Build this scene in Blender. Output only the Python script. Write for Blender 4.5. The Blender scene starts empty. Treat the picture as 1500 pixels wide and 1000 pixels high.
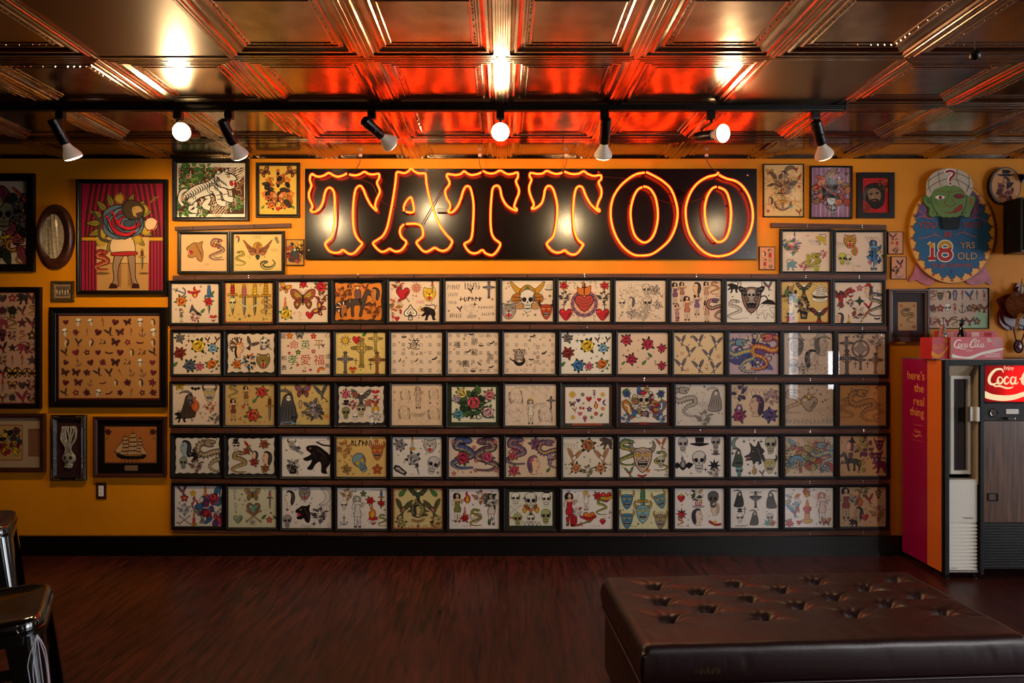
import bpy, math, random
from math import pi, sin, cos, radians
from mathutils import Vector, Matrix, Quaternion
from mathutils.geometry import tessellate_polygon

S = bpy.context.scene
COL = S.collection

# ------------------------------------------------------------------ camera, sky, exposure
SC = 207.0                      # pixels per metre on the tattoo wall
D = 4.6                         # distance camera - wall
F = SC * D
EYE = 1.541
CX, CY = 735.0, 493.0
camd = bpy.data.cameras.new('camera'); cam = bpy.data.objects.new('camera', camd); COL.objects.link(cam)
camd.sensor_width = 36.0; camd.lens = F / 1500 * 36.0
camd.shift_x = (750 - CX) / 1500; camd.shift_y = (CY - 500) / 1500
cam.location = (0, -D, EYE); cam.rotation_euler = (pi / 2, 0, 0)
camd.clip_start = 0.05
S.camera = cam
S.view_settings.view_transform = 'Standard'; S.view_settings.look = 'None'
S.view_settings.gamma = 1.0; S.view_settings.use_curve_mapping = False
S.view_settings.exposure = 0.0
w = bpy.data.worlds.new('daylight_outside'); S.world = w; w.use_nodes = True
bg = w.node_tree.nodes['Background']
bg.inputs['Color'].default_value = (0.80, 0.90, 1.0, 1); bg.inputs['Strength'].default_value = 3.0
REAR_Y, LEFT_X, RIGHT_X, H = -8.4, -8.2, 9.2, 2.80
# storefront glazing: (wall, a0, a1, z0, z1, daylight watts) - a runs along x on the front wall, along y on the side wall
WINDOWS = [('front', 5.72, 5.90, 0.3, 2.4, 3), ('front', 6.50, 6.72, 0.5, 1.25, 6), ('right', -6.7, -4.3, 0.3, 2.4, 180), ('right', -4.0, -1.8, 0.3, 2.4, 80)]
for wl, a0, a1, z0, z1, pw in WINDOWS:
    ld = bpy.data.lights.new('window_daylight', 'AREA'); ld.shape = 'RECTANGLE'
    ld.size = a1 - a0; ld.size_y = z1 - z0; ld.energy = pw; ld.color = (0.90, 0.94, 1.0)
    lo = bpy.data.objects.new('window_daylight', ld); COL.objects.link(lo)
    if wl == 'front': lo.location = ((a0 + a1) / 2, REAR_Y + 0.02, (z0 + z1) / 2); lo.rotation_euler = (pi / 2, 0, 0)
    else: lo.location = (RIGHT_X - 0.02, (a0 + a1) / 2, (z0 + z1) / 2); lo.rotation_euler = (pi / 2, 0, pi / 2)
FILL_PANELS = [(2.4, -7.6, 25)]      # unseen ceiling panel added as soft neutral fill: x, y, watts
FILL_SPOTS = [((5.3, -7.3), (0.75, 0, 0.55), 430)]      # unseen spot added to brighten the picture rack: x, y / aim / watts
LAMP_W, LAMP_W_ROOM, LAMP_COL = 9.0, 9.0, (1.0, 0.70, 0.36)

# ------------------------------------------------------------------ helpers
def lin(h):
    h = h.lstrip('#')
    r = [int(h[i:i + 2], 16) / 255 for i in (0, 2, 4)]
    return tuple(c / 12.92 if c <= .04045 else ((c + .055) / 1.055) ** 2.4 for c in r)

def W(px, py, y=0.0):
    """photo pixel -> world point on the plane at depth y"""
    k = (D + y) / F
    return Vector(((px - CX) * k, y, EYE + (CY - py) * k))

MATS = {}
def mat(name, col=(.8, .8, .8), rough=.5, metal=0.0, emit=None, es=0.0, coat=0.0, spec=None):
    if name in MATS: return MATS[name]
    if isinstance(col, str): col = lin(col)
    m = bpy.data.materials.new(name); m.use_nodes = True
    b = m.node_tree.nodes['Principled BSDF']
    b.inputs['Base Color'].default_value = (*col, 1); b.inputs['Roughness'].default_value = rough
    b.inputs['Metallic'].default_value = metal
    if coat: b.inputs['Coat Weight'].default_value = coat; b.inputs['Coat Roughness'].default_value = .08
    if spec is not None: b.inputs['Specular IOR Level'].default_value = spec
    if emit:
        b.inputs['Emission Color'].default_value = (*(lin(emit) if isinstance(emit, str) else emit), 1)
        b.inputs['Emission Strength'].default_value = es
    MATS[name] = m
    return m

def nd(m, typ, **kw):
    n = m.node_tree.nodes.new(typ)
    for k, v in kw.items():
        if k in n.inputs.keys() if hasattr(n.inputs, 'keys') else False: n.inputs[k].default_value = v
        else: setattr(n, k, v)
    return n

def noisy(m, scale=(1, 1, 1), ns=5, c1=None, c2=None, bump=0.0, detail=6, rough=None, dist=.002):
    """procedural grain: object-space noise mixes two colours and bumps"""
    nt = m.node_tree; b = nt.nodes['Principled BSDF']
    tc = nt.nodes.new('ShaderNodeTexCoord'); mp = nt.nodes.new('ShaderNodeMapping'); mp.inputs['Scale'].default_value = scale
    nt.links.new(tc.outputs['Object'], mp.inputs['Vector'])
    n = nt.nodes.new('ShaderNodeTexNoise'); n.inputs['Scale'].default_value = ns; n.inputs['Detail'].default_value = detail
    nt.links.new(mp.outputs['Vector'], n.inputs['Vector'])
    if c1 is not None:
        r = nt.nodes.new('ShaderNodeValToRGB')
        r.color_ramp.elements[0].position = .3; r.color_ramp.elements[1].position = .7
        r.color_ramp.elements[0].color = (*lin(c1), 1); r.color_ramp.elements[1].color = (*lin(c2), 1)
        nt.links.new(n.outputs['Fac'], r.inputs['Fac']); nt.links.new(r.outputs['Color'], b.inputs['Base Color'])
    if bump:
        bp = nt.nodes.new('ShaderNodeBump'); bp.inputs['Strength'].default_value = bump; bp.inputs['Distance'].default_value = dist
        nt.links.new(n.outputs['Fac'], bp.inputs['Height']); nt.links.new(bp.outputs['Normal'], b.inputs['Normal'])
    if rough:
        mr = nt.nodes.new('ShaderNodeMapRange'); mr.inputs['To Min'].default_value = rough[0]; mr.inputs['To Max'].default_value = rough[1]
        nt.links.new(n.outputs['Fac'], mr.inputs['Value']); nt.links.new(mr.outputs['Result'], b.inputs['Roughness'])
    return m

class MB:
    """collects geometry for ONE mesh object"""
    def __init__(s): s.v, s.f = [], []
    def add(s, v, f):
        o = len(s.v); s.v += [tuple(p) for p in v]; s.f += [tuple(i + o for i in q) for q in f]; return s
    def box(s, x0, x1, y0, y1, z0, z1, b=0.0):
        if b <= 0:
            v = [(x, y, z) for x in (x0, x1) for y in (y0, y1) for z in (z0, z1)]
            f = [(0, 1, 3, 2), (4, 6, 7, 5), (0, 4, 5, 1), (2, 3, 7, 6), (0, 2, 6, 4), (1, 5, 7, 3)]
            return s.add(v, f)
        import bmesh
        bm = bmesh.new(); bmesh.ops.create_cube(bm, size=1)
        for q in bm.verts:
            q.co = Vector(((x0 + x1) / 2 + q.co.x * (x1 - x0), (y0 + y1) / 2 + q.co.y * (y1 - y0), (z0 + z1) / 2 + q.co.z * (z1 - z0)))
        bmesh.ops.bevel(bm, geom=bm.edges[:], offset=b, segments=3, profile=.6, affect='EDGES')
        bm.verts.index_update()
        s.add([q.co[:] for q in bm.verts], [[q.index for q in f.verts] for f in bm.faces]); bm.free(); return s
    def tube(s, pts, r, n=8, closed=False, cap=True):
        pts = [Vector(p) for p in pts]; N = len(pts)
        rs = r if isinstance(r, (list, tuple)) else [r] * N
        vs, fs = [], []; up = None
        for i, p in enumerate(pts):
            a = pts[(i - 1) % N] if (closed or i > 0) else p
            b = pts[(i + 1) % N] if (closed or i < N - 1) else p
            t = (b - a).normalized() if (b - a).length > 1e-9 else Vector((0, 0, 1))
            if up is None:
                up = Vector((0, 1, 0)) if abs(t.y) < .9 else Vector((1, 0, 0))
            u = up - t * up.dot(t)
            if u.length < 1e-6: u = t.orthogonal()
            u.normalize(); up = u; v = t.cross(u)
            for k in range(n):
                an = 2 * pi * k / n
                vs.append(p + (u * cos(an) + v * sin(an)) * rs[i])
        m = N if closed else N - 1
        for i in range(m):
            for k in range(n):
                j = (i + 1) % N
                fs.append((i * n + k, i * n + (k + 1) % n, j * n + (k + 1) % n, j * n + k))
        if cap and not closed:
            fs.append(tuple(range(n))[::-1]); fs.append(tuple((N - 1) * n + k for k in range(n)))
        return s.add(vs, fs)
    def lathe(s, prof, p0=(0, 0, 0), axis=(0, 0, 1), n=24, sx=1.0, sy=1.0):
        """prof: list of (radius, height along axis)"""
        ax = Vector(axis).normalized(); q = Vector((0, 0, 1)).rotation_difference(ax); p0 = Vector(p0)
        vs = [p0 + q @ Vector((r * cos(2 * pi * k / n) * sx, r * sin(2 * pi * k / n) * sy, h)) for r, h in prof for k in range(n)]
        fs = [(i * n + k, i * n + (k + 1) % n, (i + 1) * n + (k + 1) % n, (i + 1) * n + k) for i in range(len(prof) - 1) for k in range(n)]
        if prof[0][0] > 1e-6: fs.append(tuple(range(n))[::-1])
        if prof[-1][0] > 1e-6: fs.append(tuple((len(prof) - 1) * n + k for k in range(n)))
        return s.add(vs, fs)
    def extrude(s, pts, y0, y1):
        """outline in x,z extruded from y0 to y1"""
        n = len(pts)
        v = [(p[0], y0, p[1]) for p in pts] + [(p[0], y1, p[1]) for p in pts]
        tr = tessellate_polygon([[Vector((p[0], p[1], 0)) for p in pts]])
        f = [tuple(t) for t in tr] + [tuple(i + n for i in t)[::-1] for t in tr]
        f += [(i, (i + 1) % n, (i + 1) % n + n, i + n) for i in range(n)]
        return s.add(v, f)
    def ringframe(s, w, h, prof):
        """picture-frame moulding: prof = [(inset, y)] swept round a w x h rectangle"""
        vs, fs = [], []
        for ins, y in prof:
            a, b = w / 2 - ins, h / 2 - ins
            vs += [(-a, y, -b), (a, y, -b), (a, y, b), (-a, y, b)]
        m = len(prof)
        for i in range(m - 1):
            for k in range(4):
                fs.append((i * 4 + k, i * 4 + (k + 1) % 4, (i + 1) * 4 + (k + 1) % 4, (i + 1) * 4 + k))
        return s.add(vs, fs)
    def mesh(s, name, m, smooth=False):
        me = bpy.data.meshes.new(name); me.from_pydata(s.v, [], s.f)
        for x in (m if isinstance(m, (list, tuple)) else [m]): me.materials.append(x)
        me.validate()
        import bmesh
        bm = bmesh.new(); bm.from_mesh(me); bmesh.ops.recalc_face_normals(bm, faces=bm.faces[:]); bm.to_mesh(me); bm.free()
        if smooth:
            me.polygons.foreach_set('use_smooth', [True] * len(me.polygons))
            if smooth != 'full':
                try: me.set_sharp_from_angle(angle=radians(smooth if isinstance(smooth, (int, float)) and smooth is not True else 40))
                except Exception: pass
        return me
    def build(s, name, m, parent=None, smooth=False, loc=None, label=None):
        return link(name, s.mesh(name, m, smooth), parent, loc, label)

def link(name, data, parent=None, loc=None, label=None):
    o = bpy.data.objects.new(name, data); COL.objects.link(o)
    if parent: o.parent = parent
    if loc is not None: o.location = loc
    if label: o['label'] = label
    return o

def thing(name, label, cat, loc=(0, 0, 0), group=None, rotz=0.0):
    o = bpy.data.objects.new(name, None); COL.objects.link(o); o.empty_display_size = .05
    o.location = loc; o.rotation_euler = (0, 0, rotz)
    return tag(o, label, cat, group)
def tag(o, label, cat, group=None):
    o['label'] = label; o['category'] = cat
    if group: o['group'] = group
    return o
def struct(o): o['kind'] = 'structure'; return o

def cr(pts, closed=False, n=5):
    """smooth curve through points"""
    N = len(pts); out = []
    if N < 3: return list(pts)
    rng = range(N) if closed else range(N - 1)
    for i in rng:
        p0 = pts[(i - 1) % N] if (closed or i > 0) else pts[0]
        p1 = pts[i]; p2 = pts[(i + 1) % N]
        p3 = pts[(i + 2) % N] if (closed or i + 2 < N) else pts[-1]
        for k in range(n):
            t = k / n
            out.append(tuple(.5 * (2 * b + (c - a) * t + (2 * a - 5 * b + 4 * c - d) * t * t + (3 * b - a - 3 * c + d) * t ** 3)
                             for a, b, c, d in zip(p0, p1, p2, p3)))
    if not closed: out.append(tuple(pts[-1]))
    return out
# ------------------------------------------------------------------ the room
m_wall = noisy(mat('yellow_wall_paint', '#d8890c', .55, spec=.25), (1, 1, 1), 2.2, '#cc7c04', '#da8806', bump=.12, dist=.002)
m_dark = noisy(mat('dark_wall_paint', '#3a1c10', .8), (1, 1, 1), 3, '#381a0e', '#43220f')
m_base = mat('black_gloss_baseboard', '#050403', .35)
m_white = mat('white_plastic', '#e6e0d6', .35)

m_floor = mat('red_brown_plank_floor', '#32100d', .36, spec=.35)
nt = m_floor.node_tree; b = nt.nodes['Principled BSDF']
tc = nt.nodes.new('ShaderNodeTexCoord'); mp = nt.nodes.new('ShaderNodeMapping')
mp.inputs['Rotation'].default_value = (0, 0, pi / 2)
nt.links.new(tc.outputs['Object'], mp.inputs['Vector'])
br = nt.nodes.new('ShaderNodeTexBrick'); br.inputs['Scale'].default_value = 1.0
br.inputs['Brick Width'].default_value = 1.2; br.inputs['Row Height'].default_value = .15; br.inputs['Mortar Size'].default_value = .0012
br.inputs['Color1'].default_value = (.55, .55, .55, 1); br.inputs['Color2'].default_value = (1, 1, 1, 1); br.inputs['Mortar'].default_value = (.35, .35, .35, 1)
nt.links.new(mp.outputs['Vector'], br.inputs['Vector'])
mp2 = nt.nodes.new('ShaderNodeMapping'); mp2.inputs['Scale'].default_value = (16, 1.6, 1)
nt.links.new(tc.outputs['Object'], mp2.inputs['Vector'])
n1 = nt.nodes.new('ShaderNodeTexNoise'); n1.inputs['Scale'].default_value = 2.2; n1.inputs['Detail'].default_value = 8; n1.inputs['Distortion'].default_value = 1.2
nt.links.new(mp2.outputs['Vector'], n1.inputs['Vector'])
rp = nt.nodes.new('ShaderNodeValToRGB'); rp.color_ramp.elements[0].position = .32; rp.color_ramp.elements[1].position = .72
rp.color_ramp.elements[0].color = (*lin('#1a0809'), 1); rp.color_ramp.elements[1].color = (*lin('#54231b'), 1)
nt.links.new(n1.outputs['Fac'], rp.inputs['Fac'])
mx = nt.nodes.new('ShaderNodeMix'); mx.data_type = 'RGBA'; mx.blend_type = 'MULTIPLY'; mx.inputs['Factor'].default_value = .55
nt.links.new(rp.outputs['Color'], mx.inputs['A']); nt.links.new(br.outputs['Color'], mx.inputs['B'])
nt.links.new(mx.outputs['Result'], b.inputs['Base Color'])
bp = nt.nodes.new('ShaderNodeBump'); bp.inputs['Strength'].default_value = .25; bp.inputs['Distance'].default_value = .0015
nt.links.new(n1.outputs['Fac'], bp.inputs['Height']); nt.links.new(bp.outputs['Normal'], b.inputs['Normal'])

struct(MB().box(LEFT_X, RIGHT_X, REAR_Y, 0, -.1, 0).build('floor', m_floor))
struct(MB().box(LEFT_X, RIGHT_X, 0, .12, 0, H + .1).build('wall_back', m_wall))
struct(MB().box(LEFT_X - .12, LEFT_X, REAR_Y, .12, 0, H + .1).build('wall_left', m_dark))
mb = MB(); xs = LEFT_X
for wl, x0, x1, z0, z1, _ in WINDOWS:                      # storefront wall pieces round the windows
    if wl != 'front': continue
    mb.box(xs, x0, REAR_Y - .12, REAR_Y, 0, H + .1)
    mb.box(x0, x1, REAR_Y - .12, REAR_Y, 0, z0); mb.box(x0, x1, REAR_Y - .12, REAR_Y, z1, H + .1); xs = x1
mb.box(xs, RIGHT_X, REAR_Y - .12, REAR_Y, 0, H + .1)
struct(mb.build('wall_front', m_dark))
mb = MB(); ys = REAR_Y
for wl, y0, y1, z0, z1, _ in WINDOWS:
    if wl != 'right': continue
    mb.box(RIGHT_X, RIGHT_X + .12, ys, y0, 0, H + .1)
    mb.box(RIGHT_X, RIGHT_X + .12, y0, y1, 0, z0); mb.box(RIGHT_X, RIGHT_X + .12, y0, y1, z1, H + .1); ys = y1
mb.box(RIGHT_X, RIGHT_X + .12, ys, .12, 0, H + .1)
struct(mb.build('wall_right', m_dark))
m_glass = bpy.data.materials.new('clear_glass'); m_glass.use_nodes = True
nt = m_glass.node_tree; nt.nodes.remove(nt.nodes['Principled BSDF'])
tr = nt.nodes.new('ShaderNodeBsdfTransparent'); gl = nt.nodes.new('ShaderNodeBsdfGlossy'); gl.inputs['Roughness'].default_value = .015
fr = nt.nodes.new('ShaderNodeFresnel'); fr.inputs['IOR'].default_value = 1.5
ms = nt.nodes.new('ShaderNodeMixShader')
ge = nt.nodes.new('ShaderNodeNewGeometry'); mr = nt.nodes.new('ShaderNodeMapRange')
mr.inputs['To Min'].default_value = 1.5; mr.inputs['To Max'].default_value = 1 / 1.5      # same pane seen from either side
nt.links.new(ge.outputs['Backfacing'], mr.inputs['Value']); nt.links.new(mr.outputs['Result'], fr.inputs['IOR'])
nt.links.new(fr.outputs['Fac'], ms.inputs['Fac']); nt.links.new(tr.outputs[0], ms.inputs[1]); nt.links.new(gl.outputs[0], ms.inputs[2])
nt.links.new(ms.outputs[0], nt.nodes['Material Output'].inputs['Surface'])
for i, (wl, x0, x1, z0, z1, _) in enumerate(WINDOWS):
    P_ = (lambda mb, a, c, d0, d1, e, f: mb.box(a, c, REAR_Y - d1, REAR_Y - d0, e, f)) if wl == 'front' else (lambda mb, a, c, d0, d1, e, f: mb.box(RIGHT_X + d0, RIGHT_X + d1, a, c, e, f))
    r = struct(P_(MB(), x0, x1, .06, .07, z0, z1).build('window_%d' % (i + 1), m_glass))
    f = MB()
    for a, c in ((x0, x0 + .05), (x1 - .05, x1)): P_(f, a, c, .071, .10, z0, z1)
    for a, c in ((z0, z0 + .05), (z1 - .05, z1)): P_(f, x0 + .05, x1 - .05, .0715, .10, a, c)
    struct(f.build('window_frame', m_base, r))

# baseboard with a small top ledge
mb = MB(); mb.box(LEFT_X, RIGHT_X, -.018, 0, 0, .125); mb.box(LEFT_X, RIGHT_X, -.026, 0, .125, .137, ); mb.box(LEFT_X, RIGHT_X, -.03, 0, 0, .02)
struct(mb.build('baseboard_back', m_base))

# fill panels added out of view to lift the ambient light
for x, y, pw in FILL_PANELS:
    t = thing('added_fill_panel', 'added flat white fill light panel on the ceiling, out of view', 'ceiling light', (x, y, H), 'added fill light panels')
    MB().ringframe(1.0, .5, [(0, 0), (0, -.02), (.02, -.02), (.02, -.006)]).build('frame', m_white, t).rotation_euler = (-pi / 2, 0, 0)
    MB().box(-.48, .48, -.23, .23, -.012, -.004).build('diffuser', mat('lit_diffuser', '#ffffff', .5, emit='#fff6ee', es=1.0), t)
    ld = bpy.data.lights.new('fill_panel_light', 'AREA'); ld.shape = 'RECTANGLE'; ld.size = .94; ld.size_y = .44; ld.energy = pw; ld.color = (1.0, .95, .93)
    lo = bpy.data.objects.new('fill_panel_light', ld); COL.objects.link(lo); lo.parent = t; lo.location = (0, 0, -.03)

for (x, y), aim, pw in FILL_SPOTS:  # spot added behind the camera only to light the framed sheets
    t = thing('added_fill_spot', 'added neutral fill spotlight on the ceiling, out of view', 'lamp', (x, y, H), 'added fill spotlights')
    d = (Vector(aim) - Vector((x, y, H - .14))).normalized()
    MB().lathe([(0, 0), (.05, 0), (.05, .02), (.012, .024), (.012, .1), (0, .1)], (0, 0, -.0005), (0, 0, -1), 18).build('ceiling_mount', m_base, t, smooth=30)
    MB().lathe([(0, -.08), (.03, -.08), (.045, -.05), (.05, .06), (.046, .06), (.04, .03), (0, .03)], (0, 0, -.14), d, 24).build('can', m_base, t, smooth=30)
    ld = bpy.data.lights.new('fill_spot_beam', 'SPOT'); ld.energy = pw; ld.color = (1.0, .94, .92); ld.spot_size = radians(42); ld.spot_blend = 1.0; ld.shadow_soft_size = .045
    lo = bpy.data.objects.new('fill_spot_beam', ld); COL.objects.link(lo); lo.parent = t; lo.location = Vector((0, 0, -.14)) + d * .12
    lo.rotation_euler = Vector((0, 0, -1)).rotation_difference(d).to_euler()

# pressed tin ceiling
m_tin = mat('pressed_bronze_tin', '#8a7058', .17, 1.0)
noisy(m_tin, (1, 1, 1), 9, '#96826f', '#ae9a87', bump=.2, detail=2, rough=(.16, .23), dist=.004)
T = .61
prof = [(0, 0.0021), (.004, 0.0021), (.006, 0.0000), (.014, 0.0000), (.016, 0.0036), (.023, 0.0036), (.025, 0.0000), (.036, 0.0000), (.041, 0.0072), (.051, 0.0084), (.056, 0.0042),
        (.066, 0.0042), (.074, 0.0096), (.085, 0.0156), (.092, 0.0156), (.096, 0.0114), (.103, 0.0114), (.107, 0.0156), (.122, 0.0156), (.126, 0.0126), (.130, 0.0126), (.133, 0.0162)]
VENTS = {(-3, -3), (2, -2)}          # flat perforated tiles (column, row)
tiles, beads, vents = MB(), MB(), {}
pent = [(cos(a) * .0042, sin(a) * .0042) for a in [k * pi / 2 + pi / 4 for k in range(4)]]
for i in range(-14, 16):
    for j in range(-14, 1):
        x0, y0 = i * T, j * T - .43
        x1, y1 = x0 + T, y0 + T
        if x1 < LEFT_X or x0 > RIGHT_X or y1 < REAR_Y: continue
        if (i, j) in VENTS: vents[(i, j)] = (x0, y0); continue
        vs, fs = [], []
        for t, h in prof:
            vs += [(x0 + t, y0 + t, H + h), (x1 - t, y0 + t, H + h), (x1 - t, y1 - t, H + h), (x0 + t, y1 - t, H + h)]
        for a in range(len(prof) - 1):
            for k in range(4): fs.append((a * 4 + k, a * 4 + (k + 1) % 4, a * 4 + 4 + (k + 1) % 4, a * 4 + 4 + k))
        a = (len(prof) - 1) * 4; fs.append((a, a + 1, a + 2, a + 3))
        # clip the last row at the wall
        if y1 > 0:
            vs = [(x, min(y, -.0005), z) for x, y, z in vs]
        tiles.add(vs, fs)
        if -8 <= i <= 8 and j >= -6:
            L = T - .23; nb = 13
            for side in range(4):
                for q in range(nb):
                    s_ = -L / 2 + L * (q + .5) / nb
                    if abs(q - 6) < 3 and q % 2 == 0: continue
                    cxx, cyy = (x0 + x1) / 2, (y0 + y1) / 2
                    e = T / 2 - .1145
                    px, py = [(cxx + s_, cyy - e), (cxx + s_, cyy + e), (cxx - e, cyy + s_), (cxx + e, cyy + s_)][side]
                    if py > -.02: continue
                    v = [(px + c, py + d, H + .0156) for c, d in pent] + [(px, py, H + .0105)]
                    beads.add(v, [(0, 1, 4), (1, 2, 4), (2, 3, 4), (3, 0, 4)])
ceil = struct(tiles.build('ceiling', m_tin))
struct(beads.build('ceiling_beading', m_tin, ceil))
struct(MB().box(LEFT_X, RIGHT_X, REAR_Y, 0, H + .05, H + .1).build('ceiling_deck', m_dark, ceil))
m_perf = mat('perforated_bronze_sheet', '#6b5a4a', .3, 1.0)
nt = m_perf.node_tree; b = nt.nodes['Principled BSDF']
tc = nt.nodes.new('ShaderNodeTexCoord'); vo = nt.nodes.new('ShaderNodeTexVoronoi'); vo.inputs['Scale'].default_value = 110; vo.inputs['Randomness'].default_value = 0
nt.links.new(tc.outputs['Object'], vo.inputs['Vector'])
rp = nt.nodes.new('ShaderNodeValToRGB'); rp.color_ramp.elements[0].position = .28; rp.color_ramp.elements[1].position = .36
rp.color_ramp.elements[0].color = (.012, .01, .008, 1); rp.color_ramp.elements[1].color = (*lin('#6e5b48'), 1)
nt.links.new(vo.outputs['Distance'], rp.inputs['Fac']); nt.links.new(rp.outputs['Color'], b.inputs['Base Color'])
for (i, j), (x0, y0) in vents.items():
    lab = 'flat perforated tin air panel beside the lamp glow on the ceiling' if i < 0 else 'flat perforated tin air panel behind the end of the lamp track'
    v = thing('ceiling_vent', lab, 'vent', (x0 + T / 2, y0 + T / 2, H))
    q = T / 2 - .014
    MB().box(-q, q, -q, q, .004, .01).build('perforated_panel', m_perf, v)
    MB().box(-q - .014, q + .014, -q - .014, -q, 0, .012).box(-q - .014, q + .014, q, q + .0139, 0, .012).box(-q - .014, -q, -q, q, 0, .012).box(q, q + .014, -q, q, 0, .012).build('rim', m_tin, v)
# ------------------------------------------------------------------ track lamps
m_blk = mat('black_satin_metal', '#0c0908', .32, spec=.5)
m_bulb = mat('frosted_reflector_glass', '#d8cdc4', .35, emit='#ffcf98', es=.10)
m_face = mat('lit_bulb_face', '#ffffff', .4, emit=(1.0, .78, .45), es=14.0)
m_face2 = mat('lit_bulb_face_towards_the_room', '#ffffff', .4, emit=(1.0, .80, .42), es=30.0)
m_chr = mat('chrome', '#c8c4bc', .12, 1.0)
YL = -1.06
tr0 = W(-60, 160, YL).x; tr1 = W(1235, 160, YL).x
trk = thing('lighting_track', 'long black lamp track fixed under the tin ceiling', 'track', (0, YL, H))
MB().box(tr0, tr1, -.018, .018, -.032, -.0005, .003).build('track_rail', m_blk, trk)
MB().box(tr0, tr1 - .03, -.005, .005, -.0335, -.032).build('track_slot', mat('copper_conductor', '#2a1a10', .4, .5), trk)
MB().box(tr1 - .001, tr1 + .012, -.019, .019, -.034, -.0004, .003).build('end_cap', m_blk, trk)
def lamp(top, face, dy, label, room=False, k=1.0):
    b = W(*face, YL); a = W(*top, YL) if top else None
    d = Vector((b.x - a.x, dy, b.z - a.z)).normalized() if top else Vector(dy).normalized()
    Lc, Lb = (.135, .085)
    if room:                                    # face centre given; the can lies behind it
        d = Vector(dy).normalized(); fc = W(*face, YL); org = fc - d * (Lc + Lb)
    else:
        mid = (a + b) / 2; org = mid - d * (Lc + Lb) / 2
    t = thing('track_lamp', label, 'lamp', (org.x + d.x * .05, YL, H - .034), 'reflector lamps on the ceiling track')
    o = t.location
    P = lambda v: Vector(v) - Vector(o)
    MB().box(-.022, .022, -.016, .016, -.042, .0, .003).build('track_adapter', m_blk, t)
    hang = P(org + d * .05)
    MB().tube(cr([(0, 0, -.04), (0, 0, -.06), tuple(hang + Vector((0, 0, .045))), tuple(hang + Vector((0, 0, .02)))], n=4), .0075, 8).build('stem', m_blk, t, smooth=True)
    can = MB().lathe([(.0, 0), (.022, 0), (.028, .006), (.0285, Lc - .004), (.0265, Lc), (.0245, Lc - .012), (0, Lc - .012)], P(org), d, 28)
    can.lathe([(.030, .03), (.030, .036)], P(org), d, 28); can.lathe([(.0297, Lc - .03), (.0297, Lc - .025)], P(org), d, 28)
    can.build('can', m_blk, t, smooth=30)
    q = Vector((0, 0, 1)).rotation_difference(d)
    kn = P(org + d * (Lc * .55)) + q @ Vector((.034, 0, 0))
    MB().lathe([(0, 0), (.006, 0), (.006, .012), (0, .012)], kn - q @ Vector((.008, 0, 0)), q @ Vector((1, 0, 0)), 12).build('knob', m_chr, t, smooth=True)
    bs = P(org + d * (Lc - .006))
    MB().lathe([(.019, 0), (.020, .012), (.026, .028), (.038, .048), (.0475, .066), (.0495, .076), (.0475, .083)], bs, d, 36).build('bulb', m_bulb, t, smooth='full')
    MB().lathe([(.0475, .083), (.040, .088), (.025, .0915), (.0, .0925)], bs, d, 36).build('bulb_face', m_face2 if room else m_face, t, smooth='full')
    ld = bpy.data.lights.new('lamp_beam', 'SPOT'); ld.energy = (LAMP_W_ROOM if room else LAMP_W) * 4 * k; ld.color = LAMP_COL
    ld.spot_size = radians(140 if room else 172); ld.spot_blend = .6; ld.shadow_soft_size = .04
    lo = bpy.data.objects.new('lamp_beam', ld); COL.objects.link(lo); lo.parent = t
    lo.location = bs + d * .145
    lo.rotation_euler = Vector((0, 0, -1)).rotation_difference(d).to_euler()
    return t
lamp((86, 179), (100, 229), .10, 'lamp at the far end of the track above the oval plaque, aimed down', k=1.45)
lamp(None, (265, 193), (-.02 + .10, -.95, -.22), 'glaring round lamp facing the room above the tiger picture', True)
lamp((333, 183), (345, 225), .14, 'lamp hanging above the gap beside the tiger picture, bulb towards the wall')
lamp((538, 183), (570, 206), .15, 'black lamp tipped sideways above the first two sign letters')
lamp(None, (733, 193), (0, -.96, -.2), 'glaring round lamp facing the room at the middle of the track', True)
lamp((885, 180), (886, 226), .13, 'lamp hanging straight down above the last T of the sign')
lamp(None, (1061, 195), (.42, -.85, -.16), 'glaring lamp turned sideways above the last O of the sign', True)
lamp((1188, 182), (1215, 227), .10, 'slanted lamp at the free end of the track above the framed prints', k=.5)

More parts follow.
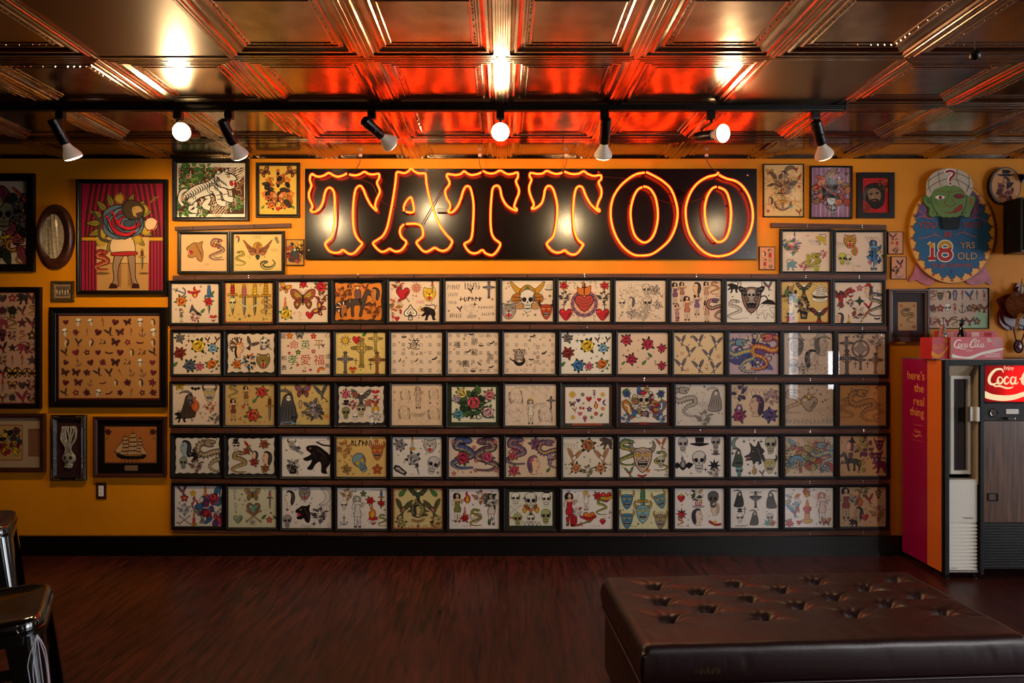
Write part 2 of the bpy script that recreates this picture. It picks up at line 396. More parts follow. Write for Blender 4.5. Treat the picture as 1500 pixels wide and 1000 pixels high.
# ------------------------------------------------------------------ neon sign
def zo(pts, k, ox, oy): return [(ox + x / k, oy + y / k) for x, y in pts]
LET = [
 ('T', [zo([(420,93),(385,112),(335,125),(290,112),(245,88),(200,112),(150,125),(110,115),(85,98),(65,115),(60,160),(75,210),(62,250),(50,290),(55,340),(75,385),(85,420),(68,455),(90,468),(125,460),(165,420),(190,360),(205,290),(225,245),(255,232),(285,255),(300,310),(302,450),(300,560),(285,650),(265,720),(215,768),(215,800),(250,850),(300,868),(350,862),(382,840),(415,862),(450,880),(495,868),(535,825),(570,778),(540,745),(505,690),(485,610),(480,480),(488,350),(505,255),(530,220),(555,215),(580,245),(610,320),(650,395),(690,440),(712,454),(697,410),(710,350),(738,290),(740,250),(715,185),(735,140),(735,100),(715,97),(680,103),(635,98),(592,78),(550,100),(500,112),(445,103)],6.667,445,240)]),
 ('A', [zo([(345,590),(315,620),(305,670),(325,720),(365,755),(360,790),(320,840),(270,855),(235,845),(205,828),(175,845),(130,858),(90,835),(50,790),(48,765),(90,738),(140,700),(180,620),(210,490),(240,330),(262,180),(272,90),(295,80),(350,90),(390,70),(415,45),(445,72),(490,92),(545,92),(558,110),(565,190),(590,310),(630,440),(690,590),(750,680),(810,745),(812,775),(780,825),(735,848),(690,842),(645,818),(605,840),(560,858),(520,840),(475,785),(470,760),(505,730),(530,700),(530,650),(510,605),(480,588),(430,583),(365,587)],6.667,540,240),
        zo([(345,458),(345,415),(365,370),(410,325),(430,370),(442,430),(440,465),(410,475),(365,467)],6.667,540,240)]),
 ('T', [zo([(400,82),(360,100),(300,108),(260,90),(230,72),(200,98),(150,108),(105,103),(70,100),(65,125),(88,170),(85,205),(55,245),(48,280),(65,340),(92,385),(95,425),(78,465),(95,475),(130,460),(170,410),(200,340),(225,260),(250,220),(280,220),(300,255),(320,350),(325,450),(318,600),(310,690),(290,745),(240,775),(238,795),(270,845),(310,870),(360,868),(410,840),(440,870),(495,890),(530,875),(560,840),(585,790),(575,765),(530,730),(500,670),(490,560),(492,430),(500,320),(510,245),(535,215),(565,215),(585,245),(600,320),(640,395),(690,435),(740,455),(745,440),(722,415),(740,350),(765,290),(765,240),(738,170),(757,130),(757,90),(740,85),(700,98),(650,98),(585,65),(530,90),(470,92),(415,68)],6.664,645,240)]),
 ('T', [zo([(390,85),(340,98),(290,88),(240,68),(200,92),(150,98),(105,90),(78,90),(72,120),(90,155),(70,210),(68,260),(85,320),(110,380),(110,410),(92,432),(110,438),(150,420),(190,380),(210,320),(220,260),(240,222),(270,215),(300,245),(325,320),(340,400),(340,500),(325,620),(300,710),(245,768),(245,795),(290,845),(340,865),(380,860),(415,843),(450,870),(500,885),(545,865),(590,800),(590,780),(545,740),(510,660),(498,560),(498,430),(510,300),(530,235),(560,218),(590,235),(620,310),(665,390),(715,440),(750,465),(752,445),(730,425),(745,370),(770,310),(772,250),(745,180),(770,150),(770,115),(745,110),(700,118),(640,98),(600,72),(550,95),(480,98),(410,75)],6.664,765,240)]),
 ('O', [zo([(418,83),(340,98),(260,145),(180,220),(120,320),(95,440),(105,570),(150,700),(220,800),(310,865),(400,875),(490,860),(580,800),(660,720),(715,600),(735,470),(715,350),(670,240),(600,170),(520,120),(435,78)],6.522,880,240),
        zo([(395,222),(350,250),(310,330),(285,450),(295,580),(330,690),(400,748),(460,735),(510,670),(540,560),(545,450),(525,330),(490,260),(450,225),(408,215)],6.522,880,240)]),
 ('O', [zo([(1125,82),(1100,105),(1020,125),(930,180),(860,270),(815,400),(815,530),(850,670),(930,790),(1020,860),(1120,882),(1230,860),(1320,800),(1400,700),(1445,580),(1452,450),(1420,320),(1360,220),(1290,165),(1200,140),(1130,105)],6.522,880,240),
        zo([(1105,218),(1060,240),(1015,320),(993,430),(1005,560),(1040,660),(1100,735),(1150,742),(1200,700),(1235,600),(1245,450),(1225,330),(1190,255),(1125,222)],6.522,880,240)]),
]
m_neon = bpy.data.materials.new('neon_gas_glow'); m_neon.use_nodes = True
nt = m_neon.node_tree; nt.nodes.remove(nt.nodes['Principled BSDF'])
e = nt.nodes.new('ShaderNodeEmission'); e.inputs['Color'].default_value = (1.0, .048, .001, 1); e.inputs['Strength'].default_value = 22
nt.links.new(e.outputs[0], nt.nodes['Material Output'].inputs['Surface'])
m_tube = bpy.data.materials.new('neon_glass_tube'); m_tube.use_nodes = True
nt = m_tube.node_tree; nt.nodes.remove(nt.nodes['Principled BSDF'])
e = nt.nodes.new('ShaderNodeEmission'); e.inputs['Color'].default_value = (1.0, .003, .014, 1); e.inputs['Strength'].default_value = 1.8
t_ = nt.nodes.new('ShaderNodeBsdfTransparent'); a_ = nt.nodes.new('ShaderNodeAddShader')
t_.inputs['Color'].default_value = (.8, .75, .75, 1)
nt.links.new(e.outputs[0], a_.inputs[0]); nt.links.new(t_.outputs[0], a_.inputs[1])
nt.links.new(a_.outputs[0], nt.nodes['Material Output'].inputs['Surface'])
m_board = noisy(mat('black_sign_board', '#060303', .24, spec=.4), (1, 1, 1), 160, '#070303', '#0b0404', bump=.12, detail=2, dist=.001)
m_cord = mat('dark_red_cord', '#2a0a08', .5)
sb0 = W(448, 380, 0); sb1 = W(1107, 248, 0)
sgn = thing('neon_sign', 'large black wall sign with glowing red neon letters TATTOO', 'sign', (0, 0, (sb0.z + sb1.z) / 2))
cz = sgn.location.z
hh = (sb1.z - sb0.z) / 2
MB().box(sb0.x, sb1.x, -.022, -.0005, -hh, hh, .002).build('backboard', m_board, sgn)
YT = -.062
for n_, (ch, loops) in enumerate(LET):
    mb, mo, sp, el = MB(), MB(), MB(), MB()
    for lp in loops:
        pts = [tuple(W(px, py, YT) - Vector((0, 0, cz))) for px, py in lp]
        c = cr(pts, n=4)
        mb.tube(c, .0060, 8); mo.tube(c, .0092, 10)
        for q in (0, -1):                      # electrode ends turn back to the board
            p = Vector(c[q]); el.tube([p + Vector((0, .004, 0)), p + Vector((0, .038, 0))], .0075, 8)
        st = max(1, len(c) // (5 if len(lp) > 30 else 3))
        for q in range(st // 2, len(c), st):
            p = Vector(c[q]); sp.tube([p + Vector((0, .010, 0)), p + Vector((0, .0385, 0))], .004, 6); sp.box(p.x - .009, p.x + .009, p.y + .0095, p.y + .013, p.z - .006, p.z + .006)
    g = mo.build('neon_letter', m_tube, sgn, smooth='full', label='glowing tube letter ' + ch)
    mb.build('glowing_core', m_neon, g, smooth='full')
    sp.build('tube_support', mat('clear_standoff', '#8a3020', .2), g)
    el.build('electrode', m_blk, g)
MB().box(W(640, 0, -.05).x, W(660, 0, -.05).x, -.058, -.028, W(0, 311, -.05).z - cz, W(0, 305, -.05).z - cz, .003).build('transformer_block', m_blk, sgn)
for (x0, y0), (x1, y1) in (((618, 328), (652, 268)), ((621, 328), (654, 270))):
    a, b_ = W(x0, y0, -.03), W(x1, y1, -.03)
    MB().tube([a - Vector((0, 0, cz)), b_ - Vector((0, 0, cz))], .0022, 6).build('wire', m_blk, sgn)
for pts in ([(523, 262), (545, 270), (556, 292), (575, 302), (592, 306)], [(885, 259), (900, 260), (915, 261)], [(962, 292), (985, 298), (1010, 296), (1032, 289)]):
    MB().tube(cr([tuple(W(px, py, -.03) - Vector((0, 0, cz))) for px, py in pts], n=5), .0022, 6).build('wire', m_cord, sgn, smooth=True)
for k, pts in enumerate(([(528, 229), (527, 238), (521, 248), (514, 256)], [(703, 229), (702, 236), (704, 245), (707, 251)], [(829, 229), (830, 236), (828, 243), (823, 251)], [(1035, 229), (1036, 236), (1042, 245), (1052, 252)])):
    ys = [-.10, -.09, -.075, -.06]
    p = [W(px, py, ys[i]) - Vector((0, 0, cz)) for i, (px, py) in enumerate(pts)]
    p[0].z = H - cz + .003
    MB().tube(cr([tuple(q) for q in p], n=6), .0026, 6).build('power_cord', m_cord, sgn, smooth=True)
    MB().lathe([(0, 0), (.012, 0), (.012, .012), (.007, .016), (0, .016)], p[0] - Vector((0, 0, .014)), (0, 0, 1), 14).build('grommet', m_white, sgn, smooth=30)
for sx, sz in ((.96, .86), (-.985, -.8), (.96, -.85), (-.6, .9), (.3, .93), (-.97, .85)):
    c = (sb0.x + sb1.x) / 2; h2 = (sb1.x - sb0.x) / 2
    MB().lathe([(.006, 0), (.004, .002), (0, .0025)], (c + sx * h2, -.022, sz * hh), (0, -1, 0), 10).build('screw', m_chr, sgn)

# sensor ball hanging from the ceiling
pb = W(1428, 81, -1.9)
hb = thing('ceiling_pendant', 'small dark ball hanging on a thin cord from the ceiling', 'pendant', (pb.x, -1.9, H))
L = H - pb.z
MB().tube([(0, 0, .003), (0, 0, -L + .01)], .0018, 6).build('cord', mat('grey_cord', '#4a3a30', .5), hb)
MB().lathe([(0, -.022), (.012, -.019), (.02, -.01), (.022, 0), (.02, .01), (.012, .018), (.004, .022), (0, .024)], (0, 0, -L), (0, 0, 1), 18).build('ball', m_blk, hb, smooth='full')
# ------------------------------------------------------------------ drawing kit: inked shapes as thin coloured geometry on paper
BK, RD, GN, YL_, BL, PU, GY, BR, OR, SK, WH, PK, TN, DG, LG, GO = ('#161012', '#b8202a', '#4a7a42', '#dcb02c', '#3c6ea0', '#5e3a78', '#6d6468', '#6a3a1c', '#d2702a', '#e2b890', '#eee4d4', '#c8607a', '#b08a50', '#2a3a26', '#a8a09a', '#c08a20')
m_ink = bpy.data.materials.new('printed_ink'); m_ink.use_nodes = True
nt = m_ink.node_tree; b = nt.nodes['Principled BSDF']; b.inputs['Roughness'].default_value = .6; b.inputs['Specular IOR Level'].default_value = .2
at = nt.nodes.new('ShaderNodeAttribute'); at.attribute_name = 'pigment'
nt.links.new(at.outputs['Color'], b.inputs['Base Color'])
def hexmul(h, k): return '#' + ''.join('%02x' % max(0, min(255, int(int(h[i:i + 2], 16) * k))) for i in (1, 3, 5))

TXT = {}
def text_geo(s):
    if s in TXT: return TXT[s]
    cu = bpy.data.curves.new('t', 'FONT'); cu.body = s; cu.resolution_u = 3; cu.align_x = 'CENTER'
    o = bpy.data.objects.new('t', cu); COL.objects.link(o)
    dg = bpy.context.evaluated_depsgraph_get(); me = bpy.data.meshes.new_from_object(o.evaluated_get(dg))
    v = [(p.co.x, p.co.y) for p in me.vertices]; f = [tuple(p.vertices) for p in me.polygons]
    bpy.data.objects.remove(o); bpy.data.curves.remove(cu); bpy.data.meshes.remove(me)
    if v:
        xs = [p[0] for p in v]; ys = [p[1] for p in v]
        mx_, my_ = (min(xs) + max(xs)) / 2, (min(ys) + max(ys)) / 2; hgt = max(max(ys) - min(ys), .3)
        v = [((x - mx_) / hgt, (y - my_) / hgt) for x, y in v]
    TXT[s] = (v, f); return TXT[s]

class Art:
    def __init__(s, w, h): s.w, s.h = w, h; s.P = []; s.k = 0; s.n = 0; s.base = 0; s.at(.5, .5, 1)
    def at(s, u, v, sc=1, rot=0, mx=1):
        """u,v fractions of the sheet (v down); sc in sheet heights"""
        s.ox, s.oz = (u - .5) * s.w, (.5 - v) * s.h; s.sc = sc * s.h; s.c, s.s_ = cos(rot), sin(rot); s.mx = mx; s.my = 1
        s.k = s.base; s.n += 1; return s
    def px(s, cx, cy):
        s.ox, s.oz = -cx / SC, cy / SC; s.sc = 1 / SC; s.c, s.s_ = 1, 0; s.mx = 1; s.my = -1; s.k = s.base; return s
    def t(s, p):
        x, y = p[0] * s.mx, p[1] * s.my
        return (s.ox + (x * s.c - y * s.s_) * s.sc, s.oz + (x * s.s_ + y * s.c) * s.sc)
    def poly(s, pts, col):
        if len(pts) < 3: return s
        s.P.append(([s.t(p) for p in pts], None, col, s.z())); return s
    def z(s): s.k += 1; return s.k * 2.2e-5 + s.n * 1.1e-6
    def line(s, pts, w, col, closed=False, taper=False):
        n = len(pts)
        if n < 2: return s
        L, R = [], []
        for i, p in enumerate(pts):
            a = pts[(i - 1) % n] if closed or i else p
            b = pts[(i + 1) % n] if closed or i < n - 1 else p
            dx, dy = b[0] - a[0], b[1] - a[1]; l = math.hypot(dx, dy) or 1
            ww = (w[i] if isinstance(w, list) else w) / 2
            if taper: ww *= max(.12, (1 - abs(2 * i / (n - 1) - 1) ** 2) if taper == 2 else 1 - i / (n - 1))
            nx, ny = -dy / l * ww, dx / l * ww
            L.append(s.t((p[0] + nx, p[1] + ny))); R.append(s.t((p[0] - nx, p[1] - ny)))
        V = L + R; m = n if closed else n - 1
        s.P.append((V, [(n + i, n + (i + 1) % n, (i + 1) % n, i) for i in range(m)], col, s.z())); return s
    def shape(s, pts, fill, ow=.02, col=BK, n=3, sm=True):
        c = cr(pts, True, n) if sm else pts
        if fill: s.poly(c, fill)
        if ow: s.line(c, ow, col, True)
        return s
    def ell(s, x, y, rx, ry=None, fill=None, ow=.015, col=BK, n=12, rot=0):
        ry = ry or rx
        c = [(x + rx * cos(a) * cos(rot) - ry * sin(a) * sin(rot), y + rx * cos(a) * sin(rot) + ry * sin(a) * cos(rot)) for a in [2 * pi * i / n for i in range(n)]]
        if fill: s.poly(c, fill)
        if ow: s.line(c, ow, col, True)
        return s
    def cur(s, pts, w, col=BK, taper=False, n=4): return s.line(cr(pts, False, n), w, col, False, taper)
    def text(s, t, x, y, h, col, rot=0, sx=1.0):
        v, f = text_geo(t)
        if v: s.P.append(([s.t((x + (p[0] * sx * cos(rot) - p[1] * sin(rot)) * h, y + (p[0] * sx * sin(rot) + p[1] * cos(rot)) * h * (1 if s.my == 1 else -1))) for p in v], f, col, s.z()))
        return s
    def mesh(s, name, clip=None):
        V, Fs, C = [], [], []
        for pts, faces, col, z in s.P:
            o = len(V)
            if clip:
                a, b = clip; pts = [(max(-a, min(a, x)), max(-b, min(b, y))) for x, y in pts]
            V += [(x, -z, y) for x, y in pts]
            if faces is None: faces = tessellate_polygon([[Vector((x, y, 0)) for x, y in pts]])
            for f in faces: Fs.append(tuple(i + o for i in f)); C.append((col, len(f)))
        me = bpy.data.meshes.new(name); me.from_pydata(V, [], Fs); me.materials.append(m_ink)
        at = me.color_attributes.new('pigment', 'FLOAT_COLOR', 'CORNER'); arr = []; cc = {}
        for col, n in C:
            if col not in cc: cc[col] = (*lin(col), 1.0)
            arr += cc[col] * n
        if len(arr) == len(at.data) * 4: at.data.foreach_set('color', arr)
        return me

# ---- motifs (each drawn in a unit box round the pen position)
def leaf(a, x, y, l, w, ang, c=GN, ow=.018):
    ca, sa = cos(ang), sin(ang)
    R = lambda p: (x + p[0] * ca - p[1] * sa, y + p[0] * sa + p[1] * ca)
    a.shape([R(p) for p in ((0, 0), (l * .35, w * .5), (l, 0), (l * .35, -w * .5))], c, ow)
    a.line([R((0, 0)), R((l * .8, 0))], ow * .6, BK)
def rose(a, c=RD, c2=None, lf=GN, n=7, ph=.3):
    c2 = c2 or hexmul(c, .55); c3 = hexmul(c, 1.3); q = (c + lf).__hash__() if 0 else sum(map(ord, c + lf)) * .37 + a.ox * 9
    for i in range(n):
        t = q + i * 2 * pi / n + .25 * sin(i * 5 + q); leaf(a, .24 * cos(t), .24 * sin(t), .2 + .06 * sin(i * 3 + q), .15, t, lf, .016)
    for i in range(6):
        t = q + i * pi / 3; a.ell(.17 * cos(t), .16 * sin(t), .185, .14, c if i % 2 else c3, .02, n=10, rot=t + pi / 2)
    for i in range(5):
        t = q + .5 + i * 2 * pi / 5; a.ell(.09 * cos(t), .09 * sin(t), .13, .095, c2 if i % 2 else c, .017, n=10, rot=t + pi / 2)
    a.ell(0, .01, .085, .08, c3, .016, n=9); a.cur([(-.05, .03), (.0, .06), (.045, .02), (.01, -.03), (-.03, -.01), (0, .02)], .014)
def flower(a, c=RD, c2=YL_, n=5):
    for i in range(n):
        t = i * 2 * pi / n + .3; a.ell(.2 * cos(t), .2 * sin(t), .17, .12, c, .016, rot=t)
    a.ell(0, 0, .1, .1, c2, .016)
def heart(a, c=RD, fl=None, ban=None, dag=False):
    if dag: a.line([(-.34, .4), (.34, -.46)], .07, BK); a.line([(-.33, .39), (.33, -.45)], .04, LG); a.line([(-.38, .26), (-.18, .42)], .05, GO)
    if fl:
        a.shape([(-.16, .2), (-.2, .38), (-.08, .34), (-.03, .52), (.06, .36), (.18, .42), (.14, .2)], fl, .018)
        a.shape([(-.07, .2), (-.06, .33), (.02, .38), (.07, .2)], YL_, .01)
    a.shape([(0, -.36), (-.28, -.08), (-.36, .12), (-.26, .27), (-.1, .26), (0, .14), (.1, .26), (.26, .27), (.36, .12), (.28, -.08)], c, .032)
    a.shape([(-.26, .1), (-.2, .2), (-.12, .18), (-.18, .08)], hexmul(c, 1.35), 0)
    a.shape([(.05, -.26), (.24, -.04), (.3, .1), (.16, .02)], hexmul(c, .6), 0)
    if ban: banner(a, ban)
def banner(a, c=WH):
    a.shape([(-.42, .06), (-.1, -.02), (.1, -.02), (.42, .1), (.4, -.06), (.1, -.18), (-.1, -.18), (-.42, -.1)], c, .02)
    a.line([(-.28, -.03), (-.08, -.1), (.1, -.1), (.28, -.02)], .025, BK)
def dagger(a, h=GO, bl=LG, rub=RD):
    a.poly([(-.055, .12), (.055, .12), (.045, -.3), (0, -.5), (-.045, -.3)], BK)
    a.poly([(-.035, .1), (-.005, .1), (-.005, -.44), (-.028, -.3)], bl); a.poly([(.008, .1), (.036, .1), (.028, -.3), (.008, -.42)], hexmul(bl, .6))
    a.shape([(-.12, .17), (-.15, .1), (-.05, .11), (.05, .11), (.15, .1), (.12, .17), (.04, .17), (-.04, .17)], h, .016)
    a.shape([(-.045, .17), (-.06, .3), (-.04, .42), (.04, .42), (.06, .3), (.045, .17)], rub, .018)
    a.line([(-.05, .25), (.05, .28)], .015, BK); a.line([(-.05, .33), (.05, .36)], .015, BK)
    a.ell(0, .46, .055, .045, h, .016)
def skull(a, c=WH, sh=GY, jaw=True, eye=BK):
    a.shape([(-.3, .12), (-.26, .34), (-.08, .46), (.1, .46), (.27, .34), (.3, .12), (.24, -.06), (.16, -.12), (.15, -.26), (0, -.3), (-.15, -.26), (-.16, -.12), (-.24, -.06)], c, .026)
    a.shape([(.27, .3), (.29, .1), (.22, -.04), (.19, .14)], sh, 0); a.shape([(-.28, .16), (-.24, -.02), (-.2, .1)], sh, 0)
    a.ell(-.125, .06, .085, .1, eye, .008); a.ell(.125, .06, .085, .1, eye, .008)
    a.poly([(0, .0), (-.045, -.09), (.045, -.09)], BK)
    a.line([(-.13, -.17), (.13, -.17)], .016, BK)
    for i in range(-3, 4): a.line([(i * .036, -.13), (i * .036, -.22)], .011, BK)
    if jaw:
        a.shape([(-.16, -.24), (-.13, -.4), (0, -.46), (.13, -.4), (.16, -.24), (.1, -.3), (0, -.32), (-.1, -.3)], c, .02)
        for i in range(-2, 3): a.line([(i * .04, -.28), (i * .04, -.36)], .01, BK)
def bones(a, c=WH):
    for m in (1, -1):
        a.line([(-.42 * m, -.34), (.42 * m, .3)], .09, BK); a.line([(-.42 * m, -.34), (.42 * m, .3)], .055, c)
        for x, y in ((-.42, -.34), (.42, .3)): a.ell(x * m, y + .03, .06, .05, c, .014); a.ell(x * m + .03, y - .04, .05, .05, c, .014)
def snake(a, c=GN, bel=YL_, pts=None, w=.11):
    pts = pts or [(.3, -.4), (-.1, -.42), (-.3, -.28), (0, -.14), (.26, -.02), (.08, .14), (-.2, .22), (-.12, .4), (.1, .38)]
    q = cr(pts, False, 7); n = len(q)
    ws = [w * (.25 + .75 * min(1, i / n * 2.2)) for i in range(n)]
    a.line(q, [x * 1.35 for x in ws], BK); a.line(q, ws, c)
    a.line([(x, y - w * .22) for x, y in q], [x * .35 for x in ws], bel)
    for i in range(3, n - 2, 3):
        dx, dy = q[i + 1][0] - q[i][0], q[i + 1][1] - q[i][1]; l = math.hypot(dx, dy) or 1
        nx, ny = -dy / l * ws[i] * .5, dx / l * ws[i] * .5
        a.line([(q[i][0] - nx, q[i][1] - ny), (q[i][0] + nx, q[i][1] + ny)], .012, hexmul(c, .4))
    x, y = q[-1]; a.ell(x + .03, y, w * .8, w * .55, c, .02); a.ell(x + .05, y + .015, .013, .013, WH, .006, n=6)
    a.cur([(x + .1, y - .01), (x + .16, y - .04), (x + .2, y)], .014, RD)
def butterfly(a, c=OR, c2=YL_, body=BK):
    for m in (1, -1):
        a.shape([(0, .08), (m * .2, .34), (m * .44, .38), (m * .47, .2), (m * .34, .0), (m * .08, -.04)], c, .026)
        a.shape([(m * .05, .08), (m * .2, .24), (m * .34, .28), (m * .28, .08)], c2, .012)
        a.shape([(m * .03, -.02), (m * .3, -.06), (m * .34, -.22), (m * .24, -.38), (m * .12, -.26)], hexmul(c, .8), .024)
        a.ell(m * .22, -.2, .06, .07, c2, .014)
        a.line([(m * .06, .05), (m * .4, .28)], .014, BK); a.line([(m * .05, .0), (m * .38, .12)], .014, BK)
        a.cur([(m * .01, .16), (m * .06, .3), (m * .14, .36)], .012)
    a.ell(0, -.03, .035, .22, body, .01)
def cross(a, c=TN, st=.08, orn=True):
    if orn: st = .12; a.ell(0, .14, .17, .17, None, .03, c, n=16); a.ell(0, .14, .19, .19, None, .012, n=16)
    a.shape([(-st / 2, -.48), (-st / 2, .08), (-.26, .08), (-.26, .08 + st), (-st / 2, .08 + st), (-st / 2, .42), (st / 2, .42), (st / 2, .08 + st), (.26, .08 + st), (.26, .08), (st / 2, .08), (st / 2, -.48)], c, .022, sm=False)
    if orn:
        for x, y in ((0, .44), (-.29, .08 + st / 2), (.29, .08 + st / 2), (0, -.48)):
            a.ell(x - .05, y, .05, .05, c, .016, n=8); a.ell(x + .05, y, .05, .05, c, .016, n=8); a.ell(x, y, .06, .07, c, .016, n=8)
            a.ell(x, y, .025, .025, BK, 0, n=6)
        a.ell(0, .08 + st / 2, .055, .055, hexmul(c, 1.3), .016, n=8); a.line([(0, .0), (0, -.42)], .014, BK)
def plus(a, c=BK):
    a.poly([(0, .5), (-.1, .1), (.1, .1)], c); a.poly([(0, -.5), (-.1, -.1), (.1, -.1)], c); a.poly([(.5, 0), (.1, .1), (.1, -.1)], c); a.poly([(-.5, 0), (-.1, .1), (-.1, -.1)], c); a.ell(0, 0, .12, .12, c, 0, n=6)
def bat(a, c=BK):
    a.poly([(0, .1), (-.06, .16), (-.09, .05), (-.25, .2), (-.5, .12), (-.4, -.02), (-.28, -.12), (-.18, -.04), (-.08, -.14), (0, -.2), (.08, -.14), (.18, -.04), (.28, -.12), (.4, -.02), (.5, .12), (.25, .2), (.09, .05), (.06, .16)], c)
def swallow(a, c=BL, c2=RD):
    a.shape([(-.02, .02), (-.22, .3), (-.5, .42), (-.34, .14), (-.14, -.08)], c, .022); a.shape([(.05, .04), (.14, .36), (.36, .5), (.3, .18), (.14, -.06)], c, .022)
    for k in (.2, .32, .44): a.line([(-.06 - k * .2, k * .5), (-.05 - k * .75, k * .62)], .012, BK); a.line([(.1, k * .4), (.1 + k * .5, k * .85)], .012, BK)
    a.shape([(-.16, .06), (-.04, .1), (.12, .02), (.16, -.12), (.1, -.24), (.34, -.46), (.1, -.36), (.02, -.5), (-.0, -.24), (-.1, -.1)], c, .022)
    a.shape([(-.12, .0), (.0, .02), (.08, -.1), (.0, -.18)], c2, .01)
def eagle(a, c=BR, c2=TN, h=WH):
    for m in (1, -1):
        for i in range(6):
            t = .9 - i * .22
            a.shape([(m * .05, .06 - i * .02), (m * (.3 - i * .015), .12 + .3 * sin(t)), (m * (.5 - i * .045), .06 + .42 * sin(t)), (m * (.34 - i * .03), -.02 + .12 * sin(t))], c if i % 2 else c2, .016)
    a.shape([(-.09, .14), (-.1, -.1), (0, -.26), (.1, -.1), (.09, .14)], c, .02)
    for i in range(-2, 3): a.shape([(i * .03, -.2), (i * .07 - .02, -.42), (i * .07 + .02, -.42)], c2, .014)
    a.shape([(-.06, .12), (-.05, .24), (.04, .26), (.14, .18), (.06, .14)], h, .016)
def anchor(a, c=GY):
    a.line([(0, .36), (0, -.36)], .09, BK); a.line([(0, .35), (0, -.34)], .05, c); a.line([(-.18, .22), (.18, .22)], .06, BK)
    a.cur([(-.32, -.1), (-.24, -.32), (0, -.42), (.24, -.32), (.32, -.1)], .09); a.cur([(-.3, -.12), (-.22, -.31), (0, -.4), (.22, -.31), (.3, -.12)], .045, c); a.ell(0, .42, .07, .07, None, .03)
def spade(a, c=BK):
    a.shape([(0, .45), (-.12, .26), (-.34, .04), (-.34, -.16), (-.16, -.22), (-.03, -.12), (-.12, -.4), (.12, -.4), (.03, -.12), (.16, -.22), (.34, -.16), (.34, .04), (.12, .26)], WH, .06)
    a.cur([(0, .25), (-.12, .08), (-.2, -.06), (-.08, -.08), (0, .05), (.08, -.08), (.2, -.06), (.12, .08), (0, .25)], .035); a.line([(0, .1), (0, -.34)], .04, c)
def star(a, c=BK, n=5, r=.42, ow=.02, off=pi / 2):
    a.shape([((r if i % 2 == 0 else r * .42) * cos(off + i * pi / n), (r if i % 2 == 0 else r * .42) * sin(off + i * pi / n)) for i in range(2 * n)], c, ow, sm=False)
def sun(a, c=OR, f=YL_):
    star(a, c, 12, .46, .015); a.ell(0, 0, .26, .26, f, .02)
    a.ell(-.09, .06, .03, .03, BK, 0, n=6); a.ell(.09, .06, .03, .03, BK, 0, n=6); a.cur([(-.1, -.09), (0, -.14), (.1, -.09)], .02); a.line([(0, .05), (-.02, -.04)], .014, BK)
def moon(a, c=YL_):
    a.shape([(.15, .42), (-.15, .38), (-.34, .1), (-.28, -.22), (0, -.42), (.22, -.38), (-.02, -.22), (-.1, 0), (-.02, .24)], c, .024)
def cherries(a, c=RD):
    a.cur([(-.16, -.1), (-.06, .2), (.1, .42)], .025, DG); a.cur([(.18, -.14), (.16, .15), (.1, .42)], .025, DG); a.ell(-.17, -.2, .15, .15, c, .022); a.ell(.19, -.24, .15, .15, c, .022); leaf(a, .1, .4, .28, .14, -.3)
def coffin(a, c=BR, c2=BL):
    a.shape([(-.12, .48), (.12, .48), (.22, .22), (.12, -.48), (-.12, -.48), (-.22, .22)], c, .03, sm=False); a.shape([(-.08, .4), (.08, .4), (.15, .2), (.08, -.38), (-.08, -.38), (-.15, .2)], c2, .014, sm=False)
    a.cur([(-.06, .3), (.06, .1), (-.04, -.1), (.05, -.3)], .05, WH)
def catface(a, c=OR, st=BK, mouth=RD):
    a.shape([(-.3, .4), (-.16, .34), (.16, .34), (.3, .4), (.36, .2), (.38, -.02), (.26, -.26), (.12, -.42), (-.12, -.42), (-.26, -.26), (-.38, -.02), (-.36, .2)], c, .028)
    for m in (1, -1):
        a.shape([(m * .3, .34), (m * .24, .26), (m * .32, .22)], WH, .01); a.ell(m * .14, .1, .06, .035, YL_, .016, n=8); a.ell(m * .13, .1, .02, .03, BK, 0, n=6)
        for k in range(3): a.line([(m * .36, .12 - k * .12), (m * .22, .08 - k * .1)], .022, st, taper=True)
        a.line([(m * .06, .33), (m * .04, .2)], .025, st, taper=True); a.line([(m * .15, .33), (m * .12, .24)], .02, st, taper=True); a.ell(m * .1, -.1, .1, .07, hexmul(c, 1.25), .014, n=10)
    a.shape([(-.06, .02), (.06, .02), (0, -.06)], BR, .014)
    a.shape([(-.13, -.16), (.13, -.16), (.1, -.34), (-.1, -.34)], mouth, .02)
    for m in (1, -1): a.poly([(m * .11, -.16), (m * .06, -.16), (m * .09, -.25)], WH); a.poly([(m * .1, -.34), (m * .05, -.34), (m * .08, -.27)], WH)
def profilecat(a, c=BK, st='#5a4a40', mouth=RD):
    """roaring panther or tiger head in profile"""
    a.shape([(.3, -.46), (.36, -.1), (.3, .2), (.34, .42), (.16, .34), (-.04, .36), (-.2, .26), (-.36, .14), (-.34, .02), (-.16, .0), (-.12, -.08), (-.3, -.16), (-.28, -.28), (-.1, -.3), (.04, -.24), (.12, -.4)], c, .026)
    a.shape([(-.3, .0), (-.12, -.02), (-.1, -.1), (-.26, -.15)], mouth, .012)
    a.poly([(-.3, .02), (-.26, .02), (-.28, -.07)], WH); a.poly([(-.27, -.15), (-.23, -.15), (-.25, -.07)], WH)
    a.ell(-.12, .17, .05, .03, YL_, .014, n=8)
    for k in range(6): a.cur([(.0 + k * .05, .3 - k * .07), (.1 + k * .04, .2 - k * .09), (.12 + k * .035, .06 - k * .09)], .022, st, taper=True)
